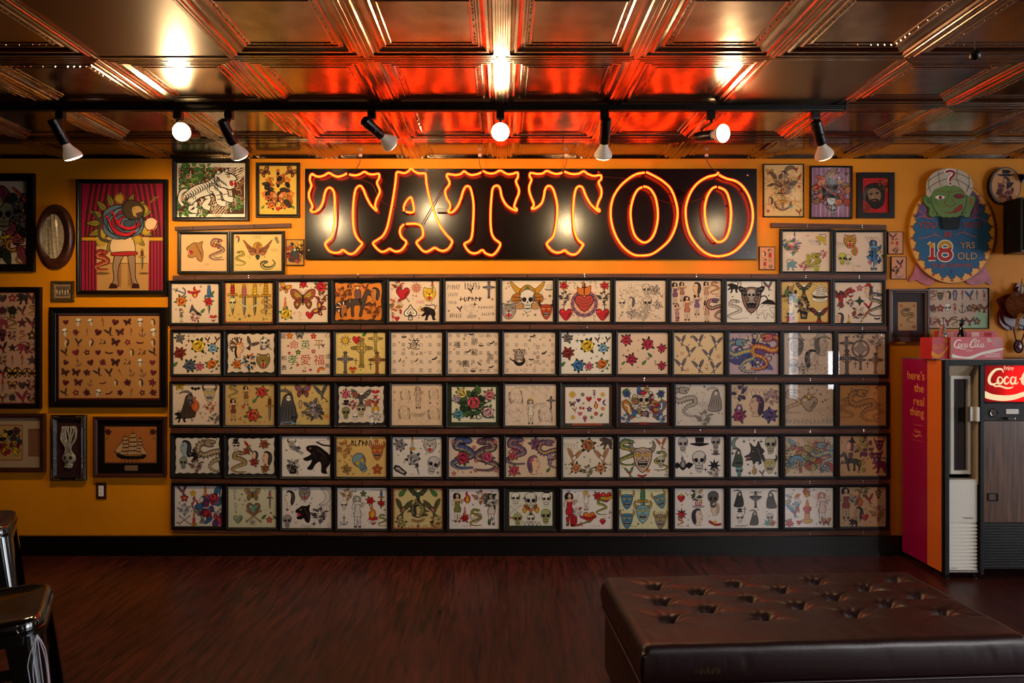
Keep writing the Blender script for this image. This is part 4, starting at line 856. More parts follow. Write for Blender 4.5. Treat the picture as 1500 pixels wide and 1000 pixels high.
# (label, paper, items, extra)
SHEETS = [[
 ('a crossbow, daggers and roses on pinkish paper', P1, [(dagger, .79, .42, .72, {'rub': BL, 'h': BL}), (rose, .78, .46, .26, {'b': 30}), (rose, .2, .45, .32, {'c': OR}), (flame, .49, .22, .26, {'c': RD}), (banner, .47, .2, .3, {'c': RD, 'b': 20}), (anchor, .16, .2, .3, {'r': 1.2, 'c': BL}), (shoe, .52, .68, .3, {'r': -.3}), (lady, .2, .8, .3, {'dress': GY}), (ornate, .5, .86, .22, {'cols': (GY, PK, BK)}), (heart, .88, .88, .2, {'ban': WH}), (leaf_, .88, .3, .2), (leaf_, .68, .75, .2)], None),
 ('four upright daggers on yellow paper with a red wavy edge', P2, [(dagger, .16, .42, .8, {'h': GO}), (dagger, .4, .45, .78, {'rub': PK}), (dagger, .62, .45, .78, {'rub': YL_, 'bl': TN}), (dagger, .85, .44, .8, {'rub': GO}), (skull, .16, .52, .22, {'c': '#dccf9c', 'b': 30}), (banner, .4, .55, .24, {'c': '#dccf9c', 'b': 30, 'r': -.5}), (banner, .62, .55, .24, {'c': '#dccf9c', 'b': 30, 'r': .5}), (snake, .86, .6, .4, {'c': TN, 'b': 30}), (plus, .5, .83, .1)], 'rededge'),
 ('a large brown butterfly among roses and hearts', P1, [(butterfly, .49, .43, .62, {'c': '#a04a34', 'c2': '#b09a38'}), (butterfly, .12, .15, .26, {'c': OR, 'r': -.4}), (rose, .5, .06, .22), (rose, .86, .12, .34), (rose, .15, .8, .36, {'c': YL_}), (heart, .63, .82, .22), (butterfly, .83, .68, .3, {'c': '#8a2840', 'r': 1}), (ornate, .88, .4, .26, {'cols': (RD, BR)}), (curls, .38, .84, .24, {'c': RD, 'w': .04}), (candle, .13, .52, .26, {'c': OR})], None),
 ('a dark rider on a horse on orange paper', '#d07a2a', [(horse, .5, .5, .78), (indian, .14, .72, .4, {'c': BR, 'c2': BK, 'skin': '#a8683a'}), (ornate, .12, .28, .3, {'cols': ('#a85a40', BR)}), (lady, .3, .25, .4, {'skin': '#b87440', 'dress': BR}), (head, .86, .28, .36, {'skin': '#b87440'}), (ornate, .85, .75, .34, {'cols': ('#b85a2a', BR)}), (swallow, .66, .12, .16, {'c': BR})], 'scorange'),
 ('a red heart, a sun face, a spade and a black cat', P1, [(heart, .27, .3, .42, {'dag': True}), (ornate, .18, .12, .22, {'cols': (GN, RD)}), (sun, .54, .17, .3, {'c': '#c06a50', 'f': '#c8806a'}), (catface, .8, .32, .34, {'c': YL_}), (dagger, .86, .16, .28), (spade, .42, .78, .38), (panther, .78, .78, .34), (moon, .63, .7, .12), (ornate, .14, .6, .36, {'cols': (GN, OR, RD)}), (scribble, .62, .52, .2, {'c': RD}), (heart, .15, .93, .14), (lady, .07, .88, .18)], None),
 ('black lettering scattered over cream paper', P1, [(scribble, .16, .15, .3, {'seed': 1}), (scribble, .53, .13, .38, {'seed': 2, 'w': .03}), (scribble, .5, .45, .52, {'seed': 3, 'h': .1, 'w': .035}), (cross, .86, .22, .36, {'c': GY}), (scribble, .15, .34, .24, {'seed': 4}), (scribble, .13, .54, .2, {'seed': 5}), (curls, .46, .72, .34, {'c': GY, 'n': 16, 'w': .02}), (scribble, .8, .66, .36, {'seed': 6, 'h': .1}), (scribble, .84, .82, .3, {'seed': 7, 'h': .12}), (swallow, .28, .7, .12, {'c': BK}), (scribble, .2, .86, .28, {'seed': 8}), (scribble, .52, .88, .22, {'seed': 9}), (plus, .58, .58, .1), (swallow, .5, .24, .12, {'c': BK})], None),
 ('a golden horned samurai helmet on a skull beside a red mask', P1, [(samurai, .5, .42, .72), (mask, .87, .72, .44, {'c': '#b8402c', 'horn': '#3a3028'}), (catface, .13, .74, .42, {'c': '#a89a94'}), (ornate, .16, .6, .24, {'cols': (GY, LG)}), (ship_, .92, .16, .16)], None),
 ('a flaming sacred heart between two red hearts and rose vines', P1, [(sacred, .5, .52, .84), (heart, .14, .82, .4, {'c': RD}), (heart, .86, .82, .4, {'c': RD}), (rose, .1, .13, .22), (rose, .9, .13, .22), (ornate, .12, .4, .26, {'cols': ('#4a4438', '#50483c')}), (ornate, .88, .4, .26, {'cols': ('#4a4438', '#50483c')}), (cross, .1, .62, .16, {'c': BK, 'orn': False}), (cross, .9, .62, .16, {'c': BK, 'orn': False}), (curls, .27, .12, .2, {'w': .05, 'c': BK}), (curls, .68, .1, .2, {'w': .05, 'c': BK}), (curls, .34, .9, .18, {'w': .05, 'c': BK}), (curls, .66, .9, .18, {'w': .05, 'c': BK})], None),
 ('fine grey skulls and roses crowded on cream paper', P1, [(curls, .5, .5, 1.0, {'c': GK, 'n': 40, 'w': .01}), (skull, .13, .56, .2, {'c': P1}), (rose, .8, .24, .26, {'c': '#a89488', 'lf': '#a89488'}), (head, .3, .52, .26, {'skin': P1, 'hair': GY}), (skull, .62, .24, .26, {'c': P1}), (rose, .32, .8, .26, {'c': '#b8a498', 'lf': '#b8a498'}), (skull, .64, .56, .28, {'c': P1}), (star, .38, .26, .2, {'c': None}), (ornate, .55, .84, .24, {'cols': ('#c8b4a4',)}), (rose, .85, .6, .22, {'c': '#b8a498', 'lf': '#a89488'})], None),
 ('rows of small pin-up ladies on pale pinkish paper', '#dfc4ae', [(lady, .08, .3, .5, {'dress': '#7a4a6a'}), (lady, .22, .26, .44, {'dress': '#a86a50'}), (head, .5, .18, .3, {}), (lady, .71, .26, .46, {'dress': '#c08a70'}), (snake, .88, .18, .32, {'c': '#b85a50'}), (lady, .12, .76, .4, {'dress': '#b07a80'}), (lady, .32, .66, .6, {'dress': '#c0705a'}), (lady, .52, .56, .5, {'dress': '#7a5a88'}), (lady, .72, .74, .48, {'dress': '#c0907a'}), (dragon, .9, .68, .5, {'c': '#5a4a70', 'mane': PK}), (skull, .13, .92, .12, {'c': PK})], None),
 ('a horned winged skull above a coiled cobra and a panther', P3, [(mask, .51, .38, .8, {'c': '#8a6a60', 'horn': '#d8c8b8'}), (eagle, .51, .38, .6, {'c': GY, 'c2': BK, 'b': 40, 'h': GY}) , (skull, .51, .36, .3, {'c': '#c0b0a8', 'b': 90}), (snake, .17, .7, .5, {'c': LG, 'bel': WH}), (panther, .82, .66, .5, {'r': 1.0}), (panther, .13, .15, .24, {}), (swallow, .86, .12, .2, {'c': GY}), (scribble, .38, .9, .14, {'h': .1})], None),
 ('black ships, an eagle and a globe on yellow wavy paper', P2, [(ornate, .2, .36, .44, {'cols': (GN, TN, BK), 'seed': 3}), (lady, .18, .32, .4, {'dress': DG}), (eagle, .48, .18, .34, {'c': DG, 'c2': TN}), (ship_, .82, .24, .34), (banner, .82, .42, .34, {}), (coffin, .48, .64, .5, {'c': DG, 'c2': TN}), (ornate, .48, .62, .34, {'cols': (BK, TN), 'seed': 8}), (skull, .19, .8, .24, {'c': '#d8b078'}), (rose, .19, .9, .2, {'c': RD, 'b': 20}), (eagle, .8, .8, .38, {'c': DG, 'c2': RD})], 'rededge'),
 ('a red winged woman, a skull chain and tattoo machines', P1, [(eagle, .13, .35, .5, {'c': '#9a2a28', 'c2': '#b84838', 'h': BR}), (lady, .14, .42, .34, {'skin': '#9a3a2c', 'b': 40}), (heart, .34, .26, .26, {'ban': WH}), (flower, .53, .14, .18, {'c': PK}), (head, .7, .2, .3, {'hat': RD}), (snake, .88, .55, .6, {'c': '#4a5a78'}), (star, .53, .46, .26, {'c': DG, 'n': 4}), (ornate, .5, .76, .3, {'cols': (RD, BR, SK)}), (head, .1, .88, .28, {}), (dagger, .62, .86, .3, {'r': -.6}), (swallow, .72, .6, .2, {'c': RD, 'c2': BK}), (candle, .3, .9, .18, {}), (ornate, .34, .5, .16, {'cols': (RD, GY)}), (bat, .9, .9, .16, {})], None),
], [
 ('grey, yellow and purple roses, hung under the crossbow sheet', P1, ROSES, None),
 ('a cut-out sheet with an American Indian head and a roaring bear face', P1, [(indian, .22, .36, .56, {'c': '#9a4a30', 'c2': '#4a5a38'}), (eagle, .5, .26, .3, {'c': GY, 'c2': BR, 'r': -.5}), (ornate, .82, .24, .3, {'cols': (GY, LG), 'seed': 9}), (skull, .8, .24, .24, {'b': 40}), (catface, .78, .7, .42, {'c': '#8a7440'}), (rose, .18, .8, .28, {'c': OR}), (ornate, .47, .74, .34, {'cols': (DG, OR, BL), 'seed': 4})], 'scallop'),
 ('coloured Chinese characters among fruit and flowers', P1, hz('命英平', None, .2, [(.27, .3), (.5, .3), (.77, .3)]) + hz('孝愛福', None, .23, [(.24, .66), (.5, .66), (.77, .66)]) + hz('龍和勇心成美', '#40383a', .11, [(.05, .1), (.06, .62), (.06, .85), (.94, .08), (.95, .58), (.94, .8)]) + [(flower, .18, .09, .18, {'c': OR}), (butterfly, .38, .09, .16, {'c': BL}), (flower, .66, .1, .15, {'c': RD}), (flower, .35, .48, .14, {'c': GN}), (flower, .66, .46, .12, {'c': PK}), (flower, .17, .5, .08, {'c': RD}), (flower, .34, .78, .08, {'c': RD}), (koi, .82, .9, .16, {}), (cherries, .47, .9, .1, {}), (swallow, .85, .33, .08, {'c': BK}), (heart, .6, .9, .07, {}), (flower, .15, .33, .06, {}), (leaf_, .22, .88, .1)], 'kcol'),
 ('golden ornate crosses and a red heart on yellow paper', '#dcc078', [(cross, .52, .48, .66, {'c': '#a89048'}), (cross, .19, .72, .46, {'c': GY}), (cross, .83, .74, .48, {'c': '#8a5a38'}), (cross, .8, .22, .42, {'c': '#b0985a'}), (star, .19, .2, .3, {'c': GY, 'n': 10}), (sun, .19, .2, .2, {'b': 10, 'c': '#c08a3c'}), (heart, .42, .18, .22, {}), (leaf_, .6, .1, .2), (heart, .34, .9, .18, {'ban': YL_}), (cross, .4, .7, .14, {'c': BK, 'orn': False}), (cross, .7, .8, .16, {'c': BK, 'orn': False})], None),
 ('one bold Chinese character at the top among pale small ones', P1, hz('遂', BK, .26, [(.45, .28)]) + hz(CJ[:20] + CJ[:10], GK, .09, grid(30, .06, .94, .1, .92, 5)) + [(bat, .25, .12, .13), (bat, .17, .68, .1, {'r': 1}), (bat, .5, .68, .11, {'r': .8}), (bat, .86, .64, .15, {'r': .5})], None),
 ('small Chinese characters in columns with several black bats', P1, hz(CJ[:21] + CJ[:14], '#5e544e', .085, grid(35, .05, .95, .08, .92, 5)) + hz('勝福壽龍神風', BK, .15, [(.53, .22), (.18, .3), (.84, .6), (.53, .48), (.28, .76), (.36, .76)]) + [(bat, .46, .06, .12), (bat, .66, .33, .12), (bat, .42, .46, .13, {'r': .6}), (bat, .62, .76, .12, {'r': -.7}), (bat, .88, .26, .13, {'r': .6}), (bat, .86, .84, .13, {'r': .3}), (bat, .5, .94, .13), (scribble, .78, .09, .22, {'h': .12, 'c': GK})], None),
 ('one huge black Chinese character with bats around it', P1, hz('寶', BK, .3, [(.29, .55)]) + hz('百人春天', '#3a3230', .09, [(.66, .36), (.66, .48), (.66, .6), (.66, .72)]) + hz(CJ[:22] + CJ[:8], '#8a7e74', .085, grid(30, .06, .95, .1, .92, 5)) + [(bat, .56, .1, .14, {'r': .3}), (bat, .14, .66, .12, {'r': -.6}), (bat, .53, .66, .13), (bat, .79, .5, .14, {'r': .5}), (moon, .3, .7, .26, {'c': BK, 'r': 1.6})], None),
 ('yellow, blue and orange roses, under the sacred heart sheet', '#e8e0d6', [(it[0], it[1], it[2], it[3], dict(it[4], c=BL) if len(it) > 4 and it[4].get('c') == '#51586e' else (it[4] if len(it) > 4 else {})) for it in ROSES], None),
 ('crimson roses with dark leaves on pinkish paper', '#dfc2aa', [(rose, .17, .18, .3, {'c': '#a82c40', 'lf': DG}), (rose, .6, .28, .36, {'c': '#a82c40', 'lf': DG}), (rose, .27, .65, .3, {'c': '#a02840', 'lf': DG}), (rose, .88, .38, .24, {'c': '#a83048', 'lf': DG}), (rose, .88, .8, .22, {'c': '#a83048', 'lf': DG}), (curls, .7, .7, .3, {'c': DG, 'w': .06, 'n': 4}), (leaf_, .62, .6, .2, {'m': -1}), (leaf_, .55, .78, .2), (leaf_, .13, .78, .16), (leaf_, .85, .9, .16, {'m': -1})], None),
 ('eight grey swallows in flight on cream paper', P4, [(swallow, .15, .2, .24, {'c': GY, 'c2': P1}), (swallow, .5, .2, .26, {'c': GY, 'c2': P1}), (swallow, .86, .24, .26, {'c': GY, 'c2': P1, 'm': -1}), (swallow, .33, .46, .24, {'c': GY, 'c2': P1, 'm': -1}), (swallow, .7, .53, .26, {'c': GY, 'c2': P1}), (swallow, .15, .78, .28, {'c': GY, 'c2': P1}), (swallow, .5, .82, .28, {'c': GY, 'c2': P1}), (swallow, .83, .84, .26, {'c': GY, 'c2': P1, 'm': -1}), (flower, .17, .5, .1, {'c': '#d8a080', 'c2': P4}), (flower, .9, .58, .12, {'c': '#d8a080', 'c2': P4}), (flower, .28, .9, .1, {'c': '#d8a080', 'c2': P4})], None),
 ('two swirling dragons in blue and red on a violet ground', '#b8a0a8', [(ornate, .5, .5, 1.0, {'cols': ('#4a4478', '#5a5488', '#c8b49c'), 'n': 30, 'ow': 0, 'r': .55}), (dragon, .25, .55, .8, {'c': '#6a8aa0', 'mane': '#4a4a88', 'b': 60}), (dragon, .75, .45, .85, {'c': '#b8605a', 'mane': '#7a3a6a', 'b': 60, 'm': -1})], None),
 ('grey ink cowboys and a woman\'s face with red lips', '#cdb8a6', [(curls, .5, .55, 1.0, {'c': '#8a7e76', 'n': 40, 'w': .012}), (head, .24, .3, .5, {'hat': '#9a8c80', 'skin': '#b8a494', 'hair': GY}), (head, .8, .28, .52, {'hat': '#a89a8c', 'skin': '#b8a494', 'hair': GY, 'm': -1}), (head, .6, .62, .5, {'skin': '#d0bca8', 'm': -1}), (skull, .2, .8, .3, {'c': '#b0a094'}), (rose, .4, .85, .26, {'c': '#a89a90', 'lf': GK})], None),
 ('grey Celtic crosses and an iron medallion', '#d8bca4', [(cross, .19, .7, .6, {'c': GY}), (cross, .18, .3, .4, {'c': GY}), (star, .48, .38, .5, {'c': '#9a8e88', 'n': 4}), (lambda a: a.ell(0, 0, .36, .36, None, .09, GY, n=18), .48, .38, .5, {'b': 10}), (cross, .48, .7, .3, {'c': GY}), (cross, .8, .72, .44, {'c': '#7a706c'}), (ornate, .82, .2, .3, {'cols': (GY, LG)}), (ornate, .48, .07, .16, {'cols': (GY,)}), (cross, .37, .76, .14, {'c': BK, 'orn': False}), (cross, .63, .76, .14, {'c': BK, 'orn': False})], None),
], [
 ('a hooded reaper with an orange glow and a horned skull', P1, [(reaper, .36, .5, .66, {'c': '#4a3a30'}), (flame, .48, .5, .36, {'c': '#c85a34', 'c2': OR, 'b': 30}), (skull, .37, .42, .2, {'c': GY, 'b': 50}), (mask, .78, .24, .42, {'c': '#c8b898', 'horn': '#5a5040'}), (butterfly, .14, .06, .2, {'c': YL_}), (bat, .48, .12, .24), (ornate, .8, .58, .2, {'cols': (BR, OR)}), (panther, .16, .8, .26), (ornate, .9, .84, .2, {'cols': (GN, GY)})], None),
 ('red roses, small ladies and a long dagger on tan paper', '#c8a468', [(rose, .74, .2, .36, {'c': '#b83c34'}), (rose, .56, .76, .42, {'c': '#b83c34'}), (flower, .57, .74, .2, {'c': YL_, 'b': 30}), (dagger, .9, .62, .6, {'rub': BR}), (lady, .42, .28, .44, {'dress': '#8a5a3a'}), (lady, .16, .62, .5, {'dress': '#7a3a2a'}), (snake, .16, .2, .34, {'c': '#5a7468'}), (leaf_, .62, .46, .2), (flower, .36, .56, .1, {})], None),
 ('a standing reaper, a moth and a swallow on yellow paper', '#cfb270', [(reaper, .17, .55, .84, {'c': '#4c4a4e'}), (butterfly, .45, .17, .34, {'c': '#a04a40', 'c2': '#6a70a0'}), (swallow, .82, .2, .36, {'c': '#54545c', 'c2': GY}), (skull, .27, .84, .28, {'c': '#6a94b0'}), (wave, .27, .95, .3, {'c': BL}), (ornate, .68, .64, .5, {'cols': (GY, '#4a4a50', '#8a8488'), 'seed': 12, 'n': 22}), (skull, .66, .6, .22, {'c': '#a8a0a4', 'b': 40}), (coffin, .4, .5, .16, {'c': GY, 'c2': TN}), (plus, .93, .42, .08), (plus, .55, .85, .08), (scribble, .92, .8, .12, {'c': OR, 'h': .4, 'w': .06})], None),
 ('crowded skulls and an eagle cut out on a black mount', '#d8c8b8', [(eagle, .5, .3, .56, {'c': '#54504e', 'c2': '#8a8480'}), (skull, .5, .66, .36, {'c': '#c8b090'}), (skull, .14, .74, .3, {'c': '#8a8a58'}), (tophat, .15, .56, .3, {}), (rose, .14, .2, .3, {'c': PK}), (flame, .84, .6, .36, {'c': GO}), (ornate, .84, .84, .3, {'cols': (GY, WH)}), (heart, .84, .18, .26, {'ban': WH}), (rose, .36, .22, .22, {'c': '#9a5a4a'}), (rose, .67, .46, .24, {'c': '#b86a5a'}), (skull, .36, .86, .18, {}), (ornate, .84, .4, .2, {'cols': (GY, RD)}), (ornate, .3, .5, .2, {'cols': (GY, RD)})], 'scallop'),
 ('pale pencil portraits of saints on peach paper', '#dfc2a4', [(sketch, .26, .26, .36, {'seed': 1}), (sketch, .82, .24, .36, {'seed': 2}), (sketch, .24, .7, .42, {'seed': 3}), (sketch, .82, .72, .42, {'seed': 4}), (curls, .53, .3, .34, {'c': '#a08a78', 'n': 14, 'w': .02}), (lady, .52, .32, .5, {'skin': '#d4b89c', 'dress': '#c8ac90', 'hair': '#a08a78'}), (banner, .53, .72, .3, {'c': '#d4b89c'}), (curls, .53, .85, .3, {'c': '#a08a78', 'n': 12, 'w': .02}), (curls, .1, .6, .3, {'c': '#c0a48c', 'n': 12, 'w': .02})], None),
 ('six pink, yellow and blue roses in a dark green mount', '#e0d8c0', [(ornate, .5, .5, .9, {'cols': (DG, '#3a5a34', '#4a6a3c'), 'n': 26, 'r': .6}), (rose, .5, .44, .5, {'c': '#b84a54', 'b': 60}), (rose, .24, .18, .34, {'c': '#c8b060', 'b': 60}), (rose, .85, .24, .38, {'c': '#c8707a', 'b': 60}), (rose, .16, .76, .36, {'c': '#5a8a9a', 'b': 60}), (rose, .82, .7, .42, {'c': '#c89aa0', 'b': 60}), (rose, .12, .34, .24, {'c': '#a890a8', 'b': 50})], 'greenmat'),
 ('fine line drawings round a robed saint with a golden halo', P1, [(star, .5, .42, .26, {'c': '#d8b040', 'n': 10, 'ow': 0}), (lady, .5, .66, .6, {'skin': '#e0d0bc', 'dress': '#e6d8c4', 'hair': '#8a7a6a', 'b': 10}), (sketch, .2, .3, .5, {'seed': 7}), (sketch, .78, .74, .5, {'seed': 8}), (curls, .5, .16, .3, {'c': GK, 'n': 14, 'w': .02}), (curls, .75, .2, .36, {'c': GK, 'n': 14, 'w': .018}), (curls, .2, .78, .46, {'c': GK, 'n': 18, 'w': .016}), (cross, .9, .44, .24, {'c': GK}), (scribble, .3, .08, .24, {'c': GK, 'h': .1}), (scribble, .7, .48, .24, {'c': GK, 'h': .16})], None),
 ('small bright charms on white paper inside a patterned border', '#e6dcd0', [(sun, .17, .22, .2), (heart, .3, .38, .12, {'c': PU}), (flower, .4, .22, .12, {'c': GY}), (heart, .54, .34, .16, {}), (lady, .66, .2, .18, {'dress': PU}), (sun, .85, .22, .14, {'c': '#c88a4a'}), (butterfly, .17, .48, .14, {'c': PU}), (cherries, .38, .54, .17), (flower, .55, .62, .16, {'c': PU}), (flame, .7, .5, .17, {'c': RD}), (moon, .9, .44, .14, {'c': PU}), (flower, .85, .6, .12, {'c': OR}), (heart, .34, .74, .13, {'c': PK}), (sun, .18, .84, .14, {'c': GO}), (skull, .45, .88, .14, {'c': PK}), (star, .6, .84, .12, {'c': GN}), (leaf_, .84, .82, .16), (flower, .7, .74, .13, {'c': RD}), (heart, .77, .36, .12, {'c': RD}), (swallow, .22, .64, .12, {'c': TN})], 'border'),
 ('an ornate sugar skull between two open coffins', '#ddd2c6', [(ornate, .5, .46, .8, {'cols': (BL, RD, PU, TN), 'n': 26, 'seed': 21, 'r': .4}), (skull, .5, .4, .56, {'c': '#d8c4a8', 'b': 60}), (heart, .5, .18, .14, {'b': 90}), (flower, .5, .72, .24, {'c': PU, 'b': 60}), (coffin, .17, .62, .5, {'c': '#a8682c', 'c2': '#b8843c', 'r': .5}), (coffin, .84, .62, .5, {'c': '#a8682c', 'c2': BL, 'r': -.5}), (leaf_, .12, .2, .3), (rose, .87, .2, .24, {'c': '#3a4a78'}), (rose, .13, .2, .24, {'c': '#3a4a78'}), (ornate, .12, .86, .24, {'cols': (BL,)}), (ornate, .88, .86, .24, {'cols': (BL,)})], 'redmat'),
 ('soft grey pencil dragons on pale grey paper', '#cfc4ba', [(dragon, .18, .42, .7, {'c': '#a49a92', 'bel': '#c4b8ae', 'mane': '#8a8078'}), (reaper, .82, .36, .58, {'c': '#8c847e', 'sc': LG}), (curls, .5, .3, .3, {'c': GY, 'n': 12, 'w': .02}), (wave, .52, .46, .24, {'c': GY}), (ornate, .58, .82, .36, {'cols': ('#a49a92', '#8a8078')}), (curls, .5, .84, .9, {'c': '#a49a92', 'n': 24, 'w': .012})], None),
 ('violet ink flowers, a padlock and a woman\'s face', '#d4ba9e', [(ornate, .18, .22, .4, {'cols': ('#4a4464', '#6a5a80'), 'seed': 31}), (head, .5, .5, .6, {'skin': '#c8a890', 'hair': '#4a3a4a', 'orn': '#7a4a6a'}), (wave, .55, .16, .44, {'c': '#6a5a78'}), (rose, .17, .76, .4, {'c': '#8a3a5a', 'lf': '#4a4464'}), (coffin, .17, .66, .3, {'c': '#6a5a78', 'c2': '#9a7a90', 'b': 0}), (rose, .8, .74, .44, {'c': '#5a4a78', 'lf': '#4a4464'}), (ornate, .85, .3, .4, {'cols': ('#b89a9a', '#a07a80'), 'seed': 33})], None),
 ('a pale pencil heart with flame on tan paper', '#bfa58c', [(heart, .5, .46, .5, {'c': '#b09680', 'fl': '#a08874'}), (curls, .5, .48, .4, {'c': '#7a6a60', 'n': 22, 'w': .02, 'b': 30}), (snake, .16, .42, .6, {'c': '#b09680', 'bel': '#c0a890'}), (curls, .84, .72, .46, {'c': '#8a7868', 'n': 18, 'w': .016}), (scribble, .5, .9, 1.1, {'n': 12, 'h': .05, 'c': '#8a7868', 'w': .012}), (star, .78, .42, .06, {}), (star, .84, .38, .06, {})], None),
 ('a faint pencil dragon on orange-tan paper', '#b8834a', [(dragon, .5, .5, .76, {'c': '#a8763e', 'bel': '#b07c44', 'mane': '#7a5a3a'}), (curls, .5, .26, .5, {'c': '#7a5a3a', 'n': 18, 'w': .014}), (snake, .84, .66, .4, {'c': '#a8763e', 'bel': '#b07c44'}), (snake, .16, .58, .5, {'c': '#a8763e', 'bel': '#b07c44', 'm': -1})], None),
], [
 ('a vampire woman, a bird and a long dragon on a cut-out sheet', '#ddd2c6', [(head, .19, .28, .5, {'skin': '#9ab0b8', 'hair': BK}), (skull, .16, .72, .3, {'c': '#8a9a88'}), (panther, .42, .48, .3, {'r': -1}), (ornate, .48, .78, .36, {'cols': ('#9a8a80', '#8a5a4a')}), (dragon, .82, .5, .9, {'c': '#a08a70', 'bel': '#c8b890', 'mane': '#7a6a5a'}), (star, .55, .4, .12, {'c': BK}), (ornate, .56, .46, .14, {'cols': (BK,)})], 'scallop'),
 ('a banded snake, a knife and women among roses, wavy-edged', '#ddd2c6', [(snake, .22, .68, .62, {'c': '#9a7a48', 'bel': '#c8b080', 'w': .14}), (skull, .15, .22, .26, {}), (tophat, .14, .2, .3, {'brim': .3}), (dagger, .47, .3, .5, {'r': .6}), (rose, .4, .36, .24, {'c': '#9a4a34'}), (rose, .8, .16, .3, {'c': '#9a4a34'}), (head, .84, .56, .44, {'hair': BK}), (rose, .57, .68, .28, {'c': '#a03a34'}), (rose, .82, .86, .26, {'c': '#9a5a34'}), (head, .57, .48, .26, {})], 'scallop'),
 ('a black panther prowling beside a winged devil on white paper', P3, [(panther, .74, .52, .74, {'r': -.3}), (mask, .2, .2, .22, {'c': '#b8b0a8', 'horn': BK}), (bat, .26, .26, .3, {'r': -.5}), (lady, .3, .34, .3, {'skin': '#b0a8a0', 'dress': GY, 'r': 1}), (ornate, .23, .74, .32, {'cols': (BK, GY, LG)}), (scribble, .84, .1, .12, {'c': GY, 'h': .1}), (reaper, .24, .78, .26, {'c': BK})], None),
 ('a blue beaked skull with orange birds and lettering on yellow paper', '#dcb870', [(skull, .48, .66, .48, {'c': '#7a94a0', 'r': .5, 'eye': '#c8a02c'}), (ornate, .16, .3, .4, {'cols': ('#b8783c', '#c88a48')}), (mask, .82, .36, .44, {'c': '#c86a34', 'horn': '#c85a34', 'fl': '#c85a34'}), (scribble, .5, .16, .5, {'h': .14, 'w': .04, 'seed': 44}), (rose, .2, .82, .26, {'c': '#9a7a44', 'lf': '#8a7a44'}), (flower, .82, .82, .3, {'c': '#a8502c', 'c2': OR}), (flower, .8, .12, .14, {'c': '#b8602c', 'c2': OR})], None),
 ('grey shaded roses, a raised hand and a wolf mask on white paper', '#e2dad2', [(rose, .15, .2, .36, {'c': '#8a8488', 'lf': '#5a5658'}), (rose, .42, .56, .42, {'c': '#a09a9c', 'lf': '#3c3a3c'}), (candle, .4, .16, .3, {'c': '#b8b0ac'}), (catface, .76, .22, .38, {'c': '#b8b0a8'}), (coffin, .15, .84, .3, {'c': BK, 'c2': GY, 'r': 1}), (skull, .82, .72, .44, {'c': '#c8c0bc', 'r': -.3}), (star, .82, .58, .3, {'c': None, 'n': 10}), (plus, .92, .9, .09), (scribble, .4, .94, .12, {'h': .1}), (dagger, .5, .8, .3, {'r': .3, 'rub': GY, 'h': GY})], None),
 ('two coiled dragons in blue and purple round red peonies', '#dcc4b0', [(snake, .28, .42, .8, {'c': '#4a5a8a', 'bel': '#9a8a70', 'w': .17}), (rose, .28, .52, .44, {'c': '#a8304a', 'lf': '#4a6a4a', 'b': 70}), (snake, .74, .46, .84, {'c': '#6a4a58', 'bel': '#a89a80', 'w': .16, 'm': -1}), (rose, .76, .5, .4, {'c': '#b84a6a', 'lf': '#4a6a4a', 'b': 70})] + [(flower, u, v, .13, {'c': '#b85a64'}) for u, v in ((.08, .12), (.5, .26), (.53, .84), (.92, .12), (.94, .84), (.1, .92), (.6, .1), (.54, .6))], None),
 ('pink and purple peacocks, roses and a veiled woman', '#dabfa2', [(snake, .2, .36, .7, {'c': '#6a5a70', 'bel': '#a87a80', 'w': .15}), (star, .2, .26, .5, {'c': '#a83a5a', 'n': 12, 'ow': .008, 'b': -1}), (rose, .13, .48, .26, {'c': '#b84a5a', 'b': 60}), (rose, .16, .84, .32, {'c': '#b84a5a'}), (rose, .6, .18, .4, {'c': '#7a4a6a', 'lf': '#5a4a5a'}), (head, .57, .68, .5, {'hair': '#7a5a70', 'orn': PK, 'm': -1}), (dragon, .87, .42, .7, {'c': '#7a5a78', 'mane': '#5a4a70'}), (skull, .88, .58, .2, {'c': '#a88a9a', 'b': 60}), (leaf_, .86, .88, .2)], None),
 ('two brown swallows over peach roses on cream paper', '#e0d4c2', [(rose, .5, .2, .42, {'c': '#a8683c', 'lf': DG}), (swallow, .22, .5, .4, {'c': '#b8845a', 'c2': WH, 'm': -1}), (swallow, .78, .5, .4, {'c': '#b8845a', 'c2': WH}), (rose, .26, .78, .3, {'c': '#c88458', 'lf': '#3c4a30'}), (rose, .75, .78, .3, {'c': '#c88458', 'lf': '#3c4a30'}), (wave, .13, .2, .3, {'c': GY}), (panther, .86, .14, .3, {'c': '#4a3a30'}), (ornate, .5, .84, .26, {'cols': ('#5a6a3c', '#8a7a5a')}), (curls, .5, .56, .24, {'w': .06, 'n': 4, 'c': DG})], None),
 ('a horned tribal mask between green snakes on white paper', '#e4dace', [(mask, .47, .5, .78, {'c': '#c8a890', 'horn': '#8a7a68'}), (snake, .16, .4, .66, {'c': '#5a7448', 'bel': '#c8a840', 'w': .13}), (snake, .84, .6, .5, {'c': '#5a7a58', 'w': .1, 'm': -1}), (skull, .84, .62, .26, {'c': '#b8b490', 'b': 50}), (swallow, .85, .18, .26, {'c': '#b8603c', 'c2': WH}), (swallow, .2, .88, .22, {'c': '#6a7a58'}), (flower, .3, .68, .12, {'c': GN}), (flower, .58, .84, .12, {'c': OR}), (banner, .46, .95, .2, {'c': RD}), (anchor, .95, .9, .12, {}), (star, .1, .08, .12, {'c': BL})], None),
